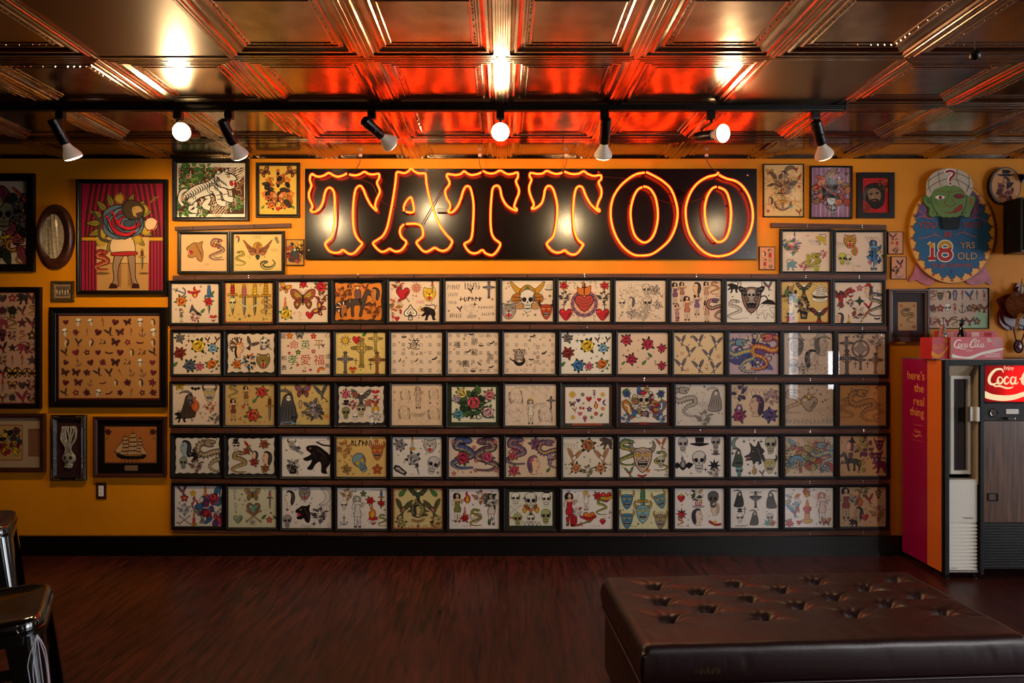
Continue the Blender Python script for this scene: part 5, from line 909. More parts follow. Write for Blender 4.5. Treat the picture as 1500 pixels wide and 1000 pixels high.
 ('a skull in a tall black top hat on white paper', P3, [(skull, .49, .62, .5, {'c': '#d0cac4'}), (tophat, .5, .3, .5, {'b': 40, 'brim': .42}), (skull, .16, .2, .36, {'c': '#b8b2ae'}), (bat, .16, .74, .5, {'c': BK}), (flame, .16, .64, .26, {'c': GY, 'c2': LG}), (skull, .83, .16, .3, {'c': '#a8a29e'}), (tophat, .83, .5, .26, {'c': GY, 'band': BK}), (star, .8, .72, .34, {'c': BK, 'n': 8}), (ornate, .8, .9, .22, {'cols': (GY, LG)}), (plus, .62, .82, .1), (scribble, .5, .9, .12, {'h': .1})], None),
 ('a snarling grey wolf head with skulls around it', P3, [(wolf, .5, .42, .6), (skull, .84, .22, .42, {'c': '#b8b094'}), (mask, .82, .7, .44, {'c': '#c8bc88', 'horn': '#3c4a3c'}), (reaper, .17, .52, .44, {'c': '#4a5a4c'}), (moon, .12, .18, .3, {'c': '#7a8a80'}), (skull, .18, .88, .24, {'c': '#6a9a94'}), (tophat, .17, .72, .24, {}), (flame, .5, .84, .2, {'c': '#a8865a', 'c2': TN}), (plus, .28, .12, .1), (plus, .64, .12, .1), (plus, .6, .68, .1), (plus, .4, .92, .1), (plus, .94, .92, .1), (plus, .04, .42, .1), (swallow, .66, .92, .14, {'c': GY})], None),
 ('dense waves of blue, gold and red dragons', '#cdb296', [(ornate, .24, .5, .8, {'cols': ('#b89458', '#7a98a8', '#c8b48c', '#a8604a'), 'n': 34, 'seed': 51, 'ow': .01}), (koi, .25, .62, .4, {'c': '#6a90a4', 'b': 50}), (ornate, .76, .5, .8, {'cols': ('#6a8a98', '#b8503c', '#7a8a5a', '#b8a070'), 'n': 34, 'seed': 52, 'ow': .01}), (dragon, .77, .5, .7, {'c': '#7a9aa8', 'mane': '#b84a38', 'b': 60}), (wave, .5, .1, .3, {'c': BR})], None),
 ('a witch on a dark horse and purple imps on tan paper', '#c8a070', [(horse, .23, .62, .5, {'c': '#3c3a30', 'm': -1}), (head, .2, .26, .3, {'hair': '#8a3a5a'}), (star, .27, .12, .22, {'c': BK, 'n': 3}), (ornate, .54, .28, .5, {'cols': ('#7a3a5a', '#a89a40', '#5a3a4a'), 'seed': 61}), (mask, .85, .2, .28, {'c': '#6a2a5a', 'horn': '#5a2a4a'}), (mask, .8, .52, .3, {'c': '#5a2a6a', 'horn': '#5a2a4a'}), (panther, .86, .74, .34, {'c': '#6a2a4a'}), (flower, .52, .86, .14, {'c': '#8a7a3a'}), (snake, .5, .68, .2, {'c': '#7a7a3a'}), (scribble, .08, .92, .1, {'c': BR, 'h': .1})], None),
], [
 ('praying hands, candles and a tall flaming pillar', P3, [(candle, .64, .24, .44, {'c': OR}), (ornate, .87, .52, .9, {'cols': (RD, BL, '#c84a5a', PU), 'n': 26, 'seed': 71, 'r': .26}), (eagle, .58, .72, .44, {'c': '#8a8078', 'c2': '#b0a89c'}), (flower, .2, .3, .24, {'c': '#a83444'}), (swallow, .16, .12, .24, {'c': '#7a5a5a'}), (flower, .38, .18, .18, {'c': YL_}), (flame, .42, .42, .3, {'c': '#a84a5a', 'c2': WH}), (ornate, .2, .58, .26, {'cols': (WH, '#8aa0b0')}), (bones, .2, .84, .24, {'c': '#a09478'}), (candle, .4, .82, .3, {'c': '#c8403c'})], None),
 ('a heart-shaped padlock, keys and a butterfly on greenish paper', '#d8d4b4', [(heart, .52, .54, .42, {'c': '#a8683c', 'ban': None}), (heart, .52, .54, .28, {'c': '#7a9a88', 'b': 20}), (butterfly, .5, .2, .36, {'c': '#c8903c', 'c2': '#5a7a9a'}), (bones, .52, .72, .36, {'c': TN, 'b': -1}), (key, .13, .2, .22), (key, .15, .54, .24), (dagger, .86, .34, .42, {'rub': PK, 'h': GY}), (heart, .2, .8, .26, {'c': '#8a9a78'}), (flower, .5, .88, .18, {'c': '#b8b098', 'c2': '#5a7a9a'}), (flower, .85, .82, .18, {'c': '#b84a4a'}), (leaf_, .76, .8, .2), (leaf_, .94, .8, .16, {'m': -1})], None),
 ('black ink panther, moon and skull drawings on white paper', P3, [(profilecat, .42, .64, .44, {'c': BK}), (head, .13, .26, .4, {'skin': WH}), (catface, .45, .16, .3, {'c': '#8a8684'}), (moon, .83, .24, .44, {'c': '#d8d2cc', 'm': -1}), (wave, .86, .46, .3, {'c': GY}), (ornate, .76, .68, .36, {'cols': (BK, GY)}), (skull, .1, .84, .28, {'c': LG}), (curls, .88, .9, .24, {'w': .06, 'n': 4}), (plus, .1, .55, .1), (plus, .64, .56, .1), (plus, .64, .9, .12), (banner, .5, .94, .24, {})], None),
 ('a pencil bride among small coloured tattoos on white paper', P3, [(lady, .4, .58, .8, {'skin': '#dcd4cc', 'dress': '#e0d8d0', 'hair': '#9a948e'}), (curls, .4, .76, .44, {'c': '#aaa49e', 'n': 20, 'w': .014}), (ornate, .2, .16, .26, {'cols': (OR, TN)}), (flower, .52, .15, .18, {'c': GN, 'c2': RD}), (skull, .13, .44, .2, {}), (anchor, .13, .8, .2, {'c': BL}), (flame, .7, .6, .3, {'c': OR}), (heart, .72, .8, .26, {'c': RD, 'ban': WH}), (rose, .66, .32, .22, {}), (dagger, .88, .3, .44, {'rub': BL}), (rose, .88, .38, .18, {'b': 30}), (snake, .9, .8, .3, {'c': GN}), (scribble, .76, .06, .24, {'c': LG, 'h': .08})], None),
 ('a profile in an oval between two flying eagles on yellow', '#d6c288', [(eagle, .5, .16, .44, {'c': '#3c4a34', 'c2': '#6a6a40'}), (ornate, .5, .52, .42, {'cols': ('#6a5a34', '#8a7a48'), 'n': 18, 'seed': 81}), (lambda a: a.ell(0, 0, .4, .44, '#8a8858', .05, BK, n=18), .5, .54, .34, {'b': 40}), (head, .5, .54, .28, {'b': 50, 'm': -1, 'skin': '#c8b47c'}), (swallow, .2, .5, .44, {'c': '#5a5a3a', 'c2': '#b86a5a', 'm': -1}), (swallow, .8, .5, .44, {'c': '#5a5a3a', 'c2': '#b86a5a'}), (leaf_, .22, .2, .34), (leaf_, .78, .2, .34, {'m': -1}), (rose, .16, .84, .28, {'c': '#a89a5c', 'lf': DG}), (ornate, .86, .84, .28, {'cols': (BK, '#a86a2c', '#c8b47c')}), (banner, .5, .78, .3, {'c': TN}), (plus, .5, .93, .1), (scribble, .36, .93, .12, {'h': .1}), (scribble, .64, .93, .12, {'h': .1})], 'tanedge'),
 ('pin-ups with a lizard, a green snake and a peacock woman', P3, [(lady, .16, .46, .74, {'dress': '#7a7a34'}), (flame, .36, .22, .26, {'c': RD}), (ornate, .62, .2, .3, {'cols': ('#a8a898', '#b86a3c')}), (lady, .84, .5, .8, {'skin': '#e0d4c4', 'dress': '#d8c8b4', 'hair': '#3c4a44'}), (ornate, .82, .3, .34, {'cols': ('#3c4a44', GY, DG), 'b': -1}), (snake, .53, .72, .44, {'c': '#6a8a2c', 'bel': OR}), (heart, .53, .72, .36, {'c': '#d8c8b4', 'b': -1}), (rose, .31, .74, .22, {}), (candle, .31, .56, .2, {'c': PK}), (banner, .31, .92, .14, {}), (scribble, .12, .92, .16, {'c': LG, 'h': .1}), (leaf_, .85, .86, .26)], None),
 ('laughing skulls and crossed bones cut out on a dark green mount', '#e2dcc8', [(skull, .15, .22, .36), (skull, .5, .3, .5, {'c': '#dcd8c4'}), (skull, .85, .24, .34), (tophat, .86, .1, .34, {'brim': .3, 'b': 30}), (bones, .14, .52, .3, {}), (skull, .2, .8, .32, {'c': '#a8b070'}), (skull, .84, .72, .4, {'c': '#a8ac6c'}), (eagle, .5, .52, .3, {'c': OR, 'c2': GN}), (skull, .5, .8, .28, {}), (wave, .5, .92, .5, {'c': DG}), (candle, .1, .76, .26, {'c': TN, 'r': 1.4}), (flame, .36, .5, .2, {'c': OR}), (flame, .64, .5, .2, {'c': OR}), (plus, .36, .2, .12), (curls, .66, .18, .2, {'w': .06, 'c': DG, 'n': 4})], 'greenmat'),
 ('a woman in a long red dress, a blonde and a thorned heart', P3, [(lady, .14, .5, .84, {'dress': RD}), (flame, .17, .7, .5, {'c': '#a81c28', 'c2': RD, 'r': .3}), (lady, .47, .28, .46, {'hair': YL_, 'dress': WH}), (curls, .4, .3, .4, {'c': LG, 'n': 12, 'w': .02}), (rose, .7, .18, .24, {}), (heart, .87, .2, .32, {'c': '#b8342c', 'ban': YL_}), (snake, .78, .46, .4, {'c': GN}), (heart, .53, .7, .34, {'c': OR, 'ban': RD}), (dagger, .42, .86, .34, {'r': 1.9}), (ornate, .3, .58, .22, {'cols': (BL, WH, RD)}), (heart, .8, .82, .16, {'fl': RD}), (scribble, .66, .93, .24, {'c': LG, 'h': .08})], None),
 ('blue horned demon heads round a pierced skull on pale yellow paper', '#dcd6aa', [(mask, .16, .28, .44, {'c': '#4a84a8'}), (mask, .16, .76, .44, {'c': '#4a84a8'}), (star, .48, .52, .62, {'c': '#b8ccb4', 'n': 14, 'ow': 0}), (dagger, .48, .44, .9, {'rub': '#4a8a5a', 'bl': '#9ac0c0'}), (mask, .48, .58, .56, {'c': '#8ab8c0', 'b': 40}), (mask, .83, .28, .42, {'c': '#6a94a0', 'r': .3}), (mask, .84, .78, .42, {'c': '#9a8a78', 'fl': '#c8803c', 'horn': TN}), (scribble, .3, .94, .14, {'h': .1})], None),
 ('an old man in a striped red and white top hat', P3, [(head, .48, .7, .44, {'skin': '#e0c8b0', 'hair': '#3c3c4c', 'm': -1}), (tophat, .48, .54, .34, {'c': '#d8d0c8', 'band': BL, 'b': 40}), (lambda a: [a.line([(x, .22), (x * 1.15, .48)], .045, RD) for x in (-.14, -.04, .06, .15)], .48, .54, .34, {'b': 60}), (heart, .13, .25, .2, {'fl': YL_, 'c': RD}), (ornate, .46, .18, .3, {'cols': (GN, DG, YL_)}), (skull, .78, .28, .4, {'c': '#5a5856'}), (head, .8, .5, .36, {'hair': '#d8c0a8', 'skin': '#e0c8b0'}), (star, .14, .64, .3, {'c': BK, 'n': 8}), (heart, .14, .66, .18, {'c': RD, 'b': 20}), (snake, .12, .84, .22, {'c': RD}), (banner, .82, .86, .3, {'c': RD, 'r': -.3}), (star, .82, .84, .12, {'c': YL_, 'b': 30})], None),
 ('black hooded figures round an iron cross with lettering', P3, [(reaper, .2, .26, .4, {'c': '#2c2a2a'}), (cross, .53, .28, .36, {'c': '#3c3a3a'}), (star, .53, .27, .26, {'c': GY, 'n': 4, 'b': 20}), (reaper, .84, .28, .42, {'c': '#2c2a2a', 'm': -1}), (reaper, .52, .74, .36, {'c': '#54504e'}), (skull, .2, .76, .24, {}), (tophat, .2, .64, .2, {'brim': .3}), (skull, .83, .76, .22, {'c': '#c0bab4'}), (rose, .78, .88, .16, {'c': '#5a9a94'}), (rose, .89, .88, .16, {'c': '#b8604c'}), (cross, .3, .55, .16, {'c': GY, 'orn': False}), (scribble, .53, .11, .26, {'h': .08, 'w': .04}), (scribble, .22, .95, .26, {'h': .07, 'w': .04, 'seed': 4})], None),
 ('a yellow flaming candlestick between winged women', P3, [(candle, .47, .6, .62, {'c': OR}), (heart, .47, .56, .24, {'c': '#b83428', 'b': 30}), (flame, .46, .12, .22, {'c': OR}), (ornate, .46, .08, .2, {'cols': (OR, RD, GN)}), (lady, .78, .5, .8, {'skin': '#e4d0c0', 'dress': '#dcc8b8', 'hair': '#c88a6a'}), (curls, .78, .34, .5, {'c': '#b85a7a', 'n': 14, 'w': .02}), (ornate, .18, .36, .44, {'cols': (YL_, '#8ab0c8', OR)}), (swallow, .2, .6, .3, {'c': '#5a8ab0'}), (heart, .3, .88, .14, {}), (rose, .1, .9, .22, {'lf': GN}), (curls, .63, .6, .34, {'c': BL, 'n': 6, 'w': .03}), (butterfly, .86, .86, .2, {'c': '#a84a4a'})], None),
 ('small worn drawings of a lady, machines and a cup on tan paper', '#c8a884', [(lady, .14, .4, .8, {'dress': '#8a3a34', 'skin': '#d0b08c'}), (ornate, .34, .34, .2, {'cols': (BL, GY)}), (ornate, .52, .1, .24, {'cols': (OR, GN)}), (flower, .84, .14, .2, {'c': '#6a5a50'}), (flame, .44, .34, .28, {'c': '#b8603c', 'c2': OR}), (swallow, .64, .3, .24, {'c': '#8a3a4a'}), (head, .4, .66, .36, {'skin': '#b89878'}), (heart, .55, .76, .2, {'c': '#b8403c'}), (ornate, .84, .66, .36, {'cols': ('#c8a884', '#a87a5a')}), (scribble, .84, .5, .26, {'h': .12, 'c': BR}), (panther, .3, .9, .2, {}), (star, .84, .26, .1, {})], None),
]]
# measured paper edges in the photo: [x left edges], x right edges, y top, y bottom per row
XL = [[253,330.5,409,489.5,570.7,653,735.6,818.3,901.5,982.5,1063.6,1143,1221], [256,332,411.6,492.5,573.6,656,738.7,821.7,905,986.3,1067.5,1147.5,1226], [255,330.7,411,494.4,574.8,656.4,740,823,904.5,989,1070.5,1149,1228], [255.6,333.6,413.5,493.7,575.3,658,741.3,824.8,907,988.4,1069.3,1149.4,1228.4], [257.5,335.5,414,495,576,658.4,741,824,906.4,988,1068.8,1148.7,1228.4]]
XR = [[321.8,401,480.6,561.8,643.8,726.5,809.8,892.8,974.3,1055,1134.8,1213,1290], [325,405,484,565,647.6,730,813,895.4,978,1058.8,1139.3,1218,1294.6], [323.5,402.5,483.6,565,648.7,731.3,814.5,897,980.3,1061.6,1140.8,1219.3,1296], [323,405.6,484.3,566.4,646.8,731.5,815,898,979,1060,1138.9,1219.5,1296.8], [327,406,486.5,567.6,648.8,731.3,814,897.5,978.5,1060,1138.4,1219.3,1296]]
YT0 = [(416.5, 411.5, 415), (488, 487.2, 489), (563, 563, 564), (638.3, 639.8, 638.3), (711, 715.6, 712.5)]
YB0 = [(472, 469.4, 472.3), (546, 546, 547), (620, 621.4, 621.5), (694, 697.2, 695), (768, 773, 769)]
def bow(tri, px):
    t = (px - 253) / (1297 - 253); a_, b_, c_ = tri
    return a_ * (1 - t) * (1 - 2 * t) + b_ * 4 * t * (1 - t) + c_ * t * (2 * t - 1)
MOUNT = {'scallop': '#140d0a', 'scorange': '#140d0a', 'greenmat': '#1e2812', 'redmat': '#3a1418', 'border': '#2c3a34'}
def picture(name, label, cat, rect, art, paper, fw=5.4, group=None, fm=None, depth=.024, mount=None, fprof=None, glass=True, paper_in=0.0, y0=0.0, rz=0.0):
    """rect = outer frame edges in photo pixels on the wall; fw = frame width in px"""
    x0, y0p, x1, y1p = rect
    a, b = W(x0, y1p), W(x1, y0p); w, h = b.x - a.x, b.z - a.z
    t = thing(name, label, cat, ((a.x + b.x) / 2, -.0005, (a.z + b.z) / 2), group); t.rotation_euler = (0, rz, 0)
    f = fw / SC; d = depth
    pr = fprof or [(0, 0), (0, -d * .8), (.0015, -d), (f * .45, -d), (f * .7, -d * .86), (f - .002, -d * .82), (f, -d * .74), (f, -.002)]
    MB().ringframe(w, h, pr).build('frame', fm or m_frame, t)
    if mount:
        MB().box(-w / 2 + f - .0004, w / 2 - f + .0004, -.0075, -.004, -h / 2 + f - .0004, h / 2 - f + .0004).build('mount', mat('mount_card' + mount, mount, .8), t)
    art.at(.5, .5, 1); 
    me = art.mesh('print', clip=(w / 2 - f + .0004, h / 2 - f + .0004))
    link('print', me, t, (0, -.009, 0))
    if glass:
        q = MB(); xx, zz = w / 2 - f + .0006, h / 2 - f + .0006
        q.add([(-xx, -d * .76, -zz), (xx, -d * .76, -zz), (xx, -d * .76, zz), (-xx, -d * .76, zz)], [(0, 1, 2, 3)])
        gl_ = q.box(-xx, xx, -d * .76 + .0001, -d * .76 + .002, -zz, zz); q.v, q.f = q.v[4:], [tuple(i - 4 for i in f_) for f_ in q.f[1:]]
        q.build('glass', m_glass, t)
    return t
def sheet_art(w, h, paper, items, extra, seed):
    a = Art(w, h); A = w / h
    if extra == 'scallop': a.base = 0; scallop(a, paper, seed=seed)
    elif extra == 'scorange':
        scallop(a, paper, n=9, m=4, seed=seed)
    elif extra == 'greenmat': a.poly([(-A / 2 * .86, -.42), (A / 2 * .86, -.42), (A / 2 * .86, .42), (-A / 2 * .86, .42)], paper)
    elif extra == 'redmat':
        a.poly([(-A / 2 * .88, -.42), (A / 2 * .88, -.42), (A / 2 * .88, .42), (-A / 2 * .88, .42)], paper); a.shape([(-.12, -.42), (.12, -.42), (.12, -.48), (-.12, -.48)], '#8a2a20', .01, sm=False)
    elif extra == 'border':
        for i in range(26): a.poly([(-A / 2 + A * i / 26, -.5), (-A / 2 + A * (i + .7) / 26, -.5), (-A / 2 + A * (i + .7) / 26, .5), (-A / 2 + A * i / 26, .5)], ('#3c5a44', '#6a2a28', '#2c3c50')[i % 3])
        for i in range(10): a.poly([(-A * .3 + A * .6 * i / 10, -.49), (-A * .3 + A * .6 * (i + .8) / 10, -.49), (-A * .3 + A * .6 * (i + .4) / 10, .49)], '#b8542c')
        a.poly([(-A / 2 * .86, -.44), (A / 2 * .86, -.44), (A / 2 * .86, .42), (-A / 2 * .86, .42)], paper)
    else:
        a.poly([(-A / 2, -.5), (A / 2, -.5), (A / 2, .5), (-A / 2, .5)], paper)
        if extra == 'rededge': edge(a, '#a8482c')
        if extra == 'tanedge': edge(a, '#c06a30', .04)
    its = []
    R = random.Random(seed)
    for it in items:
        it = list(it) + [{}] if len(it) < 5 else list(it)
        kw = dict(it[4]); kw['b'] = kw.get('b', 0) + 36 if extra else kw.get('b', 0) + 3
        if it[0] is glyph and kw.get('c') is None: kw['c'] = R.choice((GN, '#b8483c', '#4a7ab0', PU, '#8a6a2c'))
        u, v = it[1], it[2]
        if extra in ('scallop', 'greenmat', 'redmat', 'border', 'scorange'): u, v = .5 + (u - .5) * .88, .5 + (v - .5) * .88
        g_ = 1.3 if it[3] < .24 else 1.22 if it[3] < .36 else 1.12 if it[3] < .55 else 1.04
        if it[0] in (curls, glyph, scribble, snake, dragon, bat): g_ = 1.08
        its.append((it[0], u, v, it[3] * g_ * (.9 if extra in ('greenmat', 'redmat', 'border', 'scallop') else 1), kw))
    if extra is None or extra in ('rededge',):
        pal = (paper_mark(paper, .62), paper_mark(paper, .45), '#8a4a40', '#4a5a48'); put = [(it[1], it[2], it[3]) for it in its]; m_ = 0
        for _ in range(160):
            u, v = R.uniform(.05, .95), R.uniform(.06, .94); f_ = R.choice((curls, plus, leaf_, flower, star, swallow, curls)); s_ = R.uniform(.05, .10)
            if all(math.hypot((u - a_) * A, v - b_) > c_ * .42 + s_ * .6 for a_, b_, c_ in put):
                its.append((f_, u, v, s_, {'r': R.uniform(-1, 1), 'b': 3} if f_ is leaf_ else {'c': R.choice(pal), 'r': R.uniform(-1, 1), 'b': 3})); put.append((u, v, s_)); m_ += 1
                if m_ > 11: break
    draw(a, its); a.base = 0
    return a
for r, row in enumerate(SHEETS):
    for c, (lab, paper, items, extra) in enumerate(row):
        xl, xr = XL[r][c], XR[r][c]; mid = (xl + xr) / 2
        if r == 3 and c == 0: xl, xr = 256, 324.5
        L0 = XR[r][c - 1] if c else xl - 9.6; R0 = XL[r][c + 1] if c < 12 else xr + 10
        fx0 = max(xl - 5.2, (L0 + xl) / 2 + .12); fx1 = min(xr + 5.2, (xr + R0) / 2 - .12)
        yt, yb = bow(YT0[r], mid), bow(YB0[r], mid)
        fw = (xl - fx0 + fx1 - xr) / 2
        rect = (fx0, yt - 5.0, fx1, yb + 5.4 - (fw - 5) * 0)
        a0, b0 = W(rect[0], rect[3]), W(rect[2], rect[1])
        art = sheet_art(b0.x - a0.x - 2 * fw / SC, b0.z - a0.z - 2 * fw / SC, paper, items, extra, r * 13 + c)
        picture('framed_flash_sheet', 'framed sheet with ' + lab, 'picture', rect, art, paper, fw, 'framed tattoo sheets on the rail rack', mount=MOUNT.get(extra), rz=0)

# wooden rails between the rows
RAILS = [((404, 401, 402.5), (410.6, 406.2, 409.6), 255, 1297, 'brown wooden rail along the top edge of the rack, under the neon sign'),
         ((477.6, 475, 478.0), (482.8, 482.0, 483.6), 253, 1297, 'brown wooden rail under the top row of the rack, over the roses and characters row'),
         ((551.6, 551.6, 552.6), (557.8, 557.8, 558.8), 252, 1298, 'brown wooden rail between the second and middle rows of the rack'),
         ((625.6, 627, 627.2), (633.2, 634.6, 633.2), 252, 1300, 'brown wooden rail between the middle and fourth rows of the rack'),
         ((699.6, 702.8, 700.6), (705.8, 710.4, 707.4), 253, 1300, 'brown wooden rail directly over the bottom row of the rack'),
         ((773.6, 778.6, 774.6), (779.5, 785, 781.5), 255, 1302, 'lowest brown wooden rail of the rack, just over the baseboard')]
scr = None
def rail(top, bot, xa, xb, lab, sx, grp='rails of the picture rack'):
    zc = W(0, (top[1] + bot[1]) / 2).z; xm = W((xa + xb) / 2, 0).x
    t = thing('wooden_rail', lab, 'rail', (xm, -.0005, zc), grp)
    N = 24 if xb - xa > 400 else 6; vs, fs = [], []
    f_ = (lambda tri, px: bow(tri, px)) if xb - xa > 400 else (lambda tri, px: tri[0] + (tri[2] - tri[0]) * (px - xa) / (xb - xa))
    for i in range(N + 1):
        px = xa + (xb - xa) * i / N
        p0, p1 = W(px, f_(bot, px)), W(px, f_(top, px))
        for y in (0, -.02): vs += [(p0.x - xm, y, p0.z - zc), (p0.x - xm, y, p1.z - zc)]
    for i in range(N):
        a = i * 4; b_ = a + 4
        fs += [(a + 2, b_ + 2, b_ + 3, a + 3), (a + 1, a + 3, b_ + 3, b_ + 1), (a, b_, b_ + 2, a + 2), (a, a + 1, b_ + 1, b_)]
    fs += [(0, 2, 3, 1), (N * 4, N * 4 + 1, N * 4 + 3, N * 4 + 2)]
    MB().add(vs, fs).build('board', m_rail, t)
    global scr
    for px in sx:
        z_ = W(px, (f_(top, px) + f_(bot, px)) / 2).z - zc
        if scr is None:
            s_ = MB().lathe([(.0055, 0), (.0045, .002), (0, .003)], (0, 0, .006), (0, -1, 0), 8); s_.lathe([(.0055, 0), (.0045, .002), (0, .003)], (0, 0, -.008), (0, -1, 0), 8)
            scr = s_.mesh('clip_screws', m_chr, 30)
        link('clip_screws', scr, t, (W(px, 0).x - xm, -.0195, z_))
for i, (tp, bt, xa, xb, lab) in enumerate(RAILS):
    rr = min(i, 4)
    rail(tp, bt, xa, xb, lab, [(XL[rr][c] + XR[rr][c]) / 2 for c in range(13)])
rail((332.5, 0, 327.5), (338, 0, 333.6), 258, 427, 'short brown rail over the tiger head and phoenix sheets', [285, 374])
rail((327, 0, 330), (333.6, 0, 335.2), 1128, 1296, 'short brown rail over the two bright animal sheets beyond the sign', [1180, 1260])
# ------------------------------------------------------------------ the other pictures and plaques on the wall
def mk(rect, fw, paper=None):
    a, b = W(rect[0], rect[3]), W(rect[2], rect[1])
    A = Art(b.x - a.x - 2 * fw / SC, b.z - a.z - 2 * fw / SC)
    if paper: full(A, paper)
    return A
def full(A, col, u0=0, v0=0, u1=1, v1=1):
    A.at(.5, .5, 1); r = A.w / A.h
    A.poly([((u0 - .5) * r, .5 - v1), ((u1 - .5) * r, .5 - v1), ((u1 - .5) * r, .5 - v0), ((u0 - .5) * r, .5 - v0)], col)
def B(items, b=6): return [tuple(list(i[:4]) + [dict(i[4] if len(i) > 4 else {}, b=(i[4] if len(i) > 4 else {}).get('b', 0) + b)]) for i in items]

# tiger print
R_ = (255, 234, 366, 324); fw = 5.5; a = mk(R_, fw, '#e8e0d2'); full(a, '#4a2a18', .02, .08, .98, .94)
def foliage(a, cols=(GN, '#3c6a34', '#6a9a44'), seed=1):
    R = random.Random(seed)
    for k in range(15):
        t = k * 2.4; d = .42 * math.sqrt((k + .5) / 15); leaf(a, d * cos(t), d * sin(t), .3, .2, t + R.uniform(-.8, .8), cols[k % 3], .02)
def lines(a, c=WH, n=9, ph=0.0):
    for k in range(n): a.cur([(-.5 + .06 * k, -.5 + .1 * k), (-.1 + .05 * k, -.3 + .11 * k), (.3 + .02 * k, -.02 + .07 * k), (.5, .3 + .03 * k)], .022, c)
def tiger(a, c='#dcd6cc', st=BK):
    a.cur([(-.62, -.34), (-.72, -.2), (-.66, .0), (-.52, .04)], .09, BK); a.cur([(-.62, -.34), (-.71, -.2), (-.65, -.01), (-.52, .03)], .06, c)
    def leg(p, w): a.cur(p, w + .04, BK); a.cur(p, w, c)
    leg([(-.1, -.04), (-.02, -.2), (-.12, -.34), (.02, -.4)], .11); leg([(-.5, -.2), (-.34, -.3), (-.44, -.42), (-.28, -.46)], .13)
    a.cur([(-.52, -.2), (-.3, -.02), (.0, .08), (.24, .24)], .34, BK); a.cur([(-.52, -.2), (-.3, -.02), (.0, .08), (.24, .24)], .29, c)
    leg([(.2, .1), (.36, .0), (.4, -.16), (.56, -.2)], .12); leg([(.1, .05), (.2, -.08), (.24, -.26), (.38, -.3)], .12)
    for x, y in ((.04, -.41), (-.26, -.47), (.58, -.21), (.4, -.31)):
        for k in (-1, 0, 1): a.ell(x + .03, y + k * .03, .03, .02, c, .012, n=7)
    a.shape([(.12, .3), (.16, .44), (.26, .42), (.36, .5), (.42, .44), (.56, .4), (.66, .3), (.6, .24), (.5, .24), (.52, .16), (.62, .1), (.5, .04), (.36, .08), (.22, .12)], c, .026)
    a.shape([(.5, .23), (.6, .24), (.64, .18), (.6, .11), (.5, .15)], RD, .014); a.poly([(.6, .24), (.56, .24), (.58, .18)], WH); a.poly([(.6, .11), (.56, .11), (.58, .16)], WH)
    a.shape([(.18, .4), (.2, .5), (.28, .44)], c, .02); a.shape([(.36, .46), (.42, .54), (.46, .46)], c, .02)
    a.ell(.46, .35, .035, .022, YL_, .014, n=7); a.line([(.38, .4), (.5, .4)], .022, BK)
    for k in range(6): a.cur([(.14 + k * .05, .36 - k * .03), (.2 + k * .04, .3 - k * .03), (.2 + k * .05, .22 - k * .02)], .022, st, 2)
    for k in range(15):
        x = -.58 + k * .055; y = -.2 + k * .032; a.cur([(x - .02, y + .14 - .002 * k), (x + .05, y + .04), (x + .0, y - .06)], .026, st, 2)
    for x, y, r_ in ((-.44, -.2, .13), (.08, .06, .13), (.2, .1, .08)):
        for q_ in (1, .6): a.line([(x + r_ * q_ * cos(k * .5), y + r_ * q_ * sin(k * .5)) for k in range(11)], .016, st)
    for x, y in ((.22, -.1), (.38, -.08), (-.08, -.2), (-.42, -.34), (.24, -.2)): a.line([(x - .05, y), (x + .05, y + .02)], .018, st)
draw(a, B([(curls, .12 + .19 * i, .2 + .2 * j, .5, {'c': ('#c89878', '#e0d0b8', '#a87850')[(i + j) % 3], 'n': 12, 'w': .03, 'seed': i * 3 + j}) for i in range(5) for j in range(4)]
      + [(lines, .8, .25, .6, {'b': 14}), (lines, .62, .82, .6, {'c': '#d8c8b0', 'b': 14, 'r': .3}), (lines, .12, .6, .5, {'c': '#d8c8b0', 'b': 14, 'm': -1}), (foliage, .2, .2, .4, {'b': 24}), (foliage, .42, .15, .26, {'b': 24, 'seed': 2}), (foliage, .08, .84, .3, {'b': 24}), (foliage, .85, .75, .26, {'b': 24}), (foliage, .36, .9, .2, {'b': 24}), (foliage, .1, .4, .2, {'b': 24}), (ornate, .7, .62, .4, {'cols': ('#a8683c', '#8a4a2a', '#c89878'), 'n': 12, 'b': 20})]))
draw(a, B([(tiger, .47, .52, .78, {})], 80))
picture('framed_print', 'large print of a white tiger among green leaves, just under the ceiling', 'picture', R_, a, None, fw, fprof=[(0, 0), (0, -.028), (.003, -.033), (.014, -.033), (.022, -.026), (fw / SC, -.02), (fw / SC, -.002)], depth=.026)
# yellow moth and rose sheet
R_ = (376, 239, 440, 319); a = mk(R_, 4.6, '#d8b04a')
draw(a, B([(butterfly, .15, .12, .26, {'c': '#6a3420', 'c2': '#b07038', 'r': .5}), (butterfly, .85, .12, .26, {'c': '#6a3420', 'c2': '#b07038', 'r': -.5}), (ornate, .5, .5, .7, {'cols': (BK, '#3a2a18', '#b8602a'), 'n': 20, 'r': .36}), (lambda a: [a.ell(0, .36 - k * .1, .05, .06, BK if k % 2 else '#c85a28', .014, n=8) for k in range(6)], .5, .32, .62, {'b': 30}), (flower, .26, .3, .22, {'c': OR}), (flower, .74, .3, .22, {'c': OR}), (flower, .15, .58, .2, {'c': OR}), (flower, .85, .58, .2, {'c': OR}), (rose, .32, .8, .26, {'c': OR, 'lf': BK}), (rose, .68, .8, .26, {'c': OR, 'lf': BK}), (butterfly, .5, .66, .34, {'c': OR, 'c2': '#e0a878', 'b': 40}), (leaf_, .12, .88, .16), (leaf_, .88, .88, .16, {'m': -1}), (heart, .5, .88, .14, {'b': 30})]))
picture('framed_print', 'narrow yellow sheet of moths and orange flowers beside the sign', 'picture', R_, a, None, 4.6)
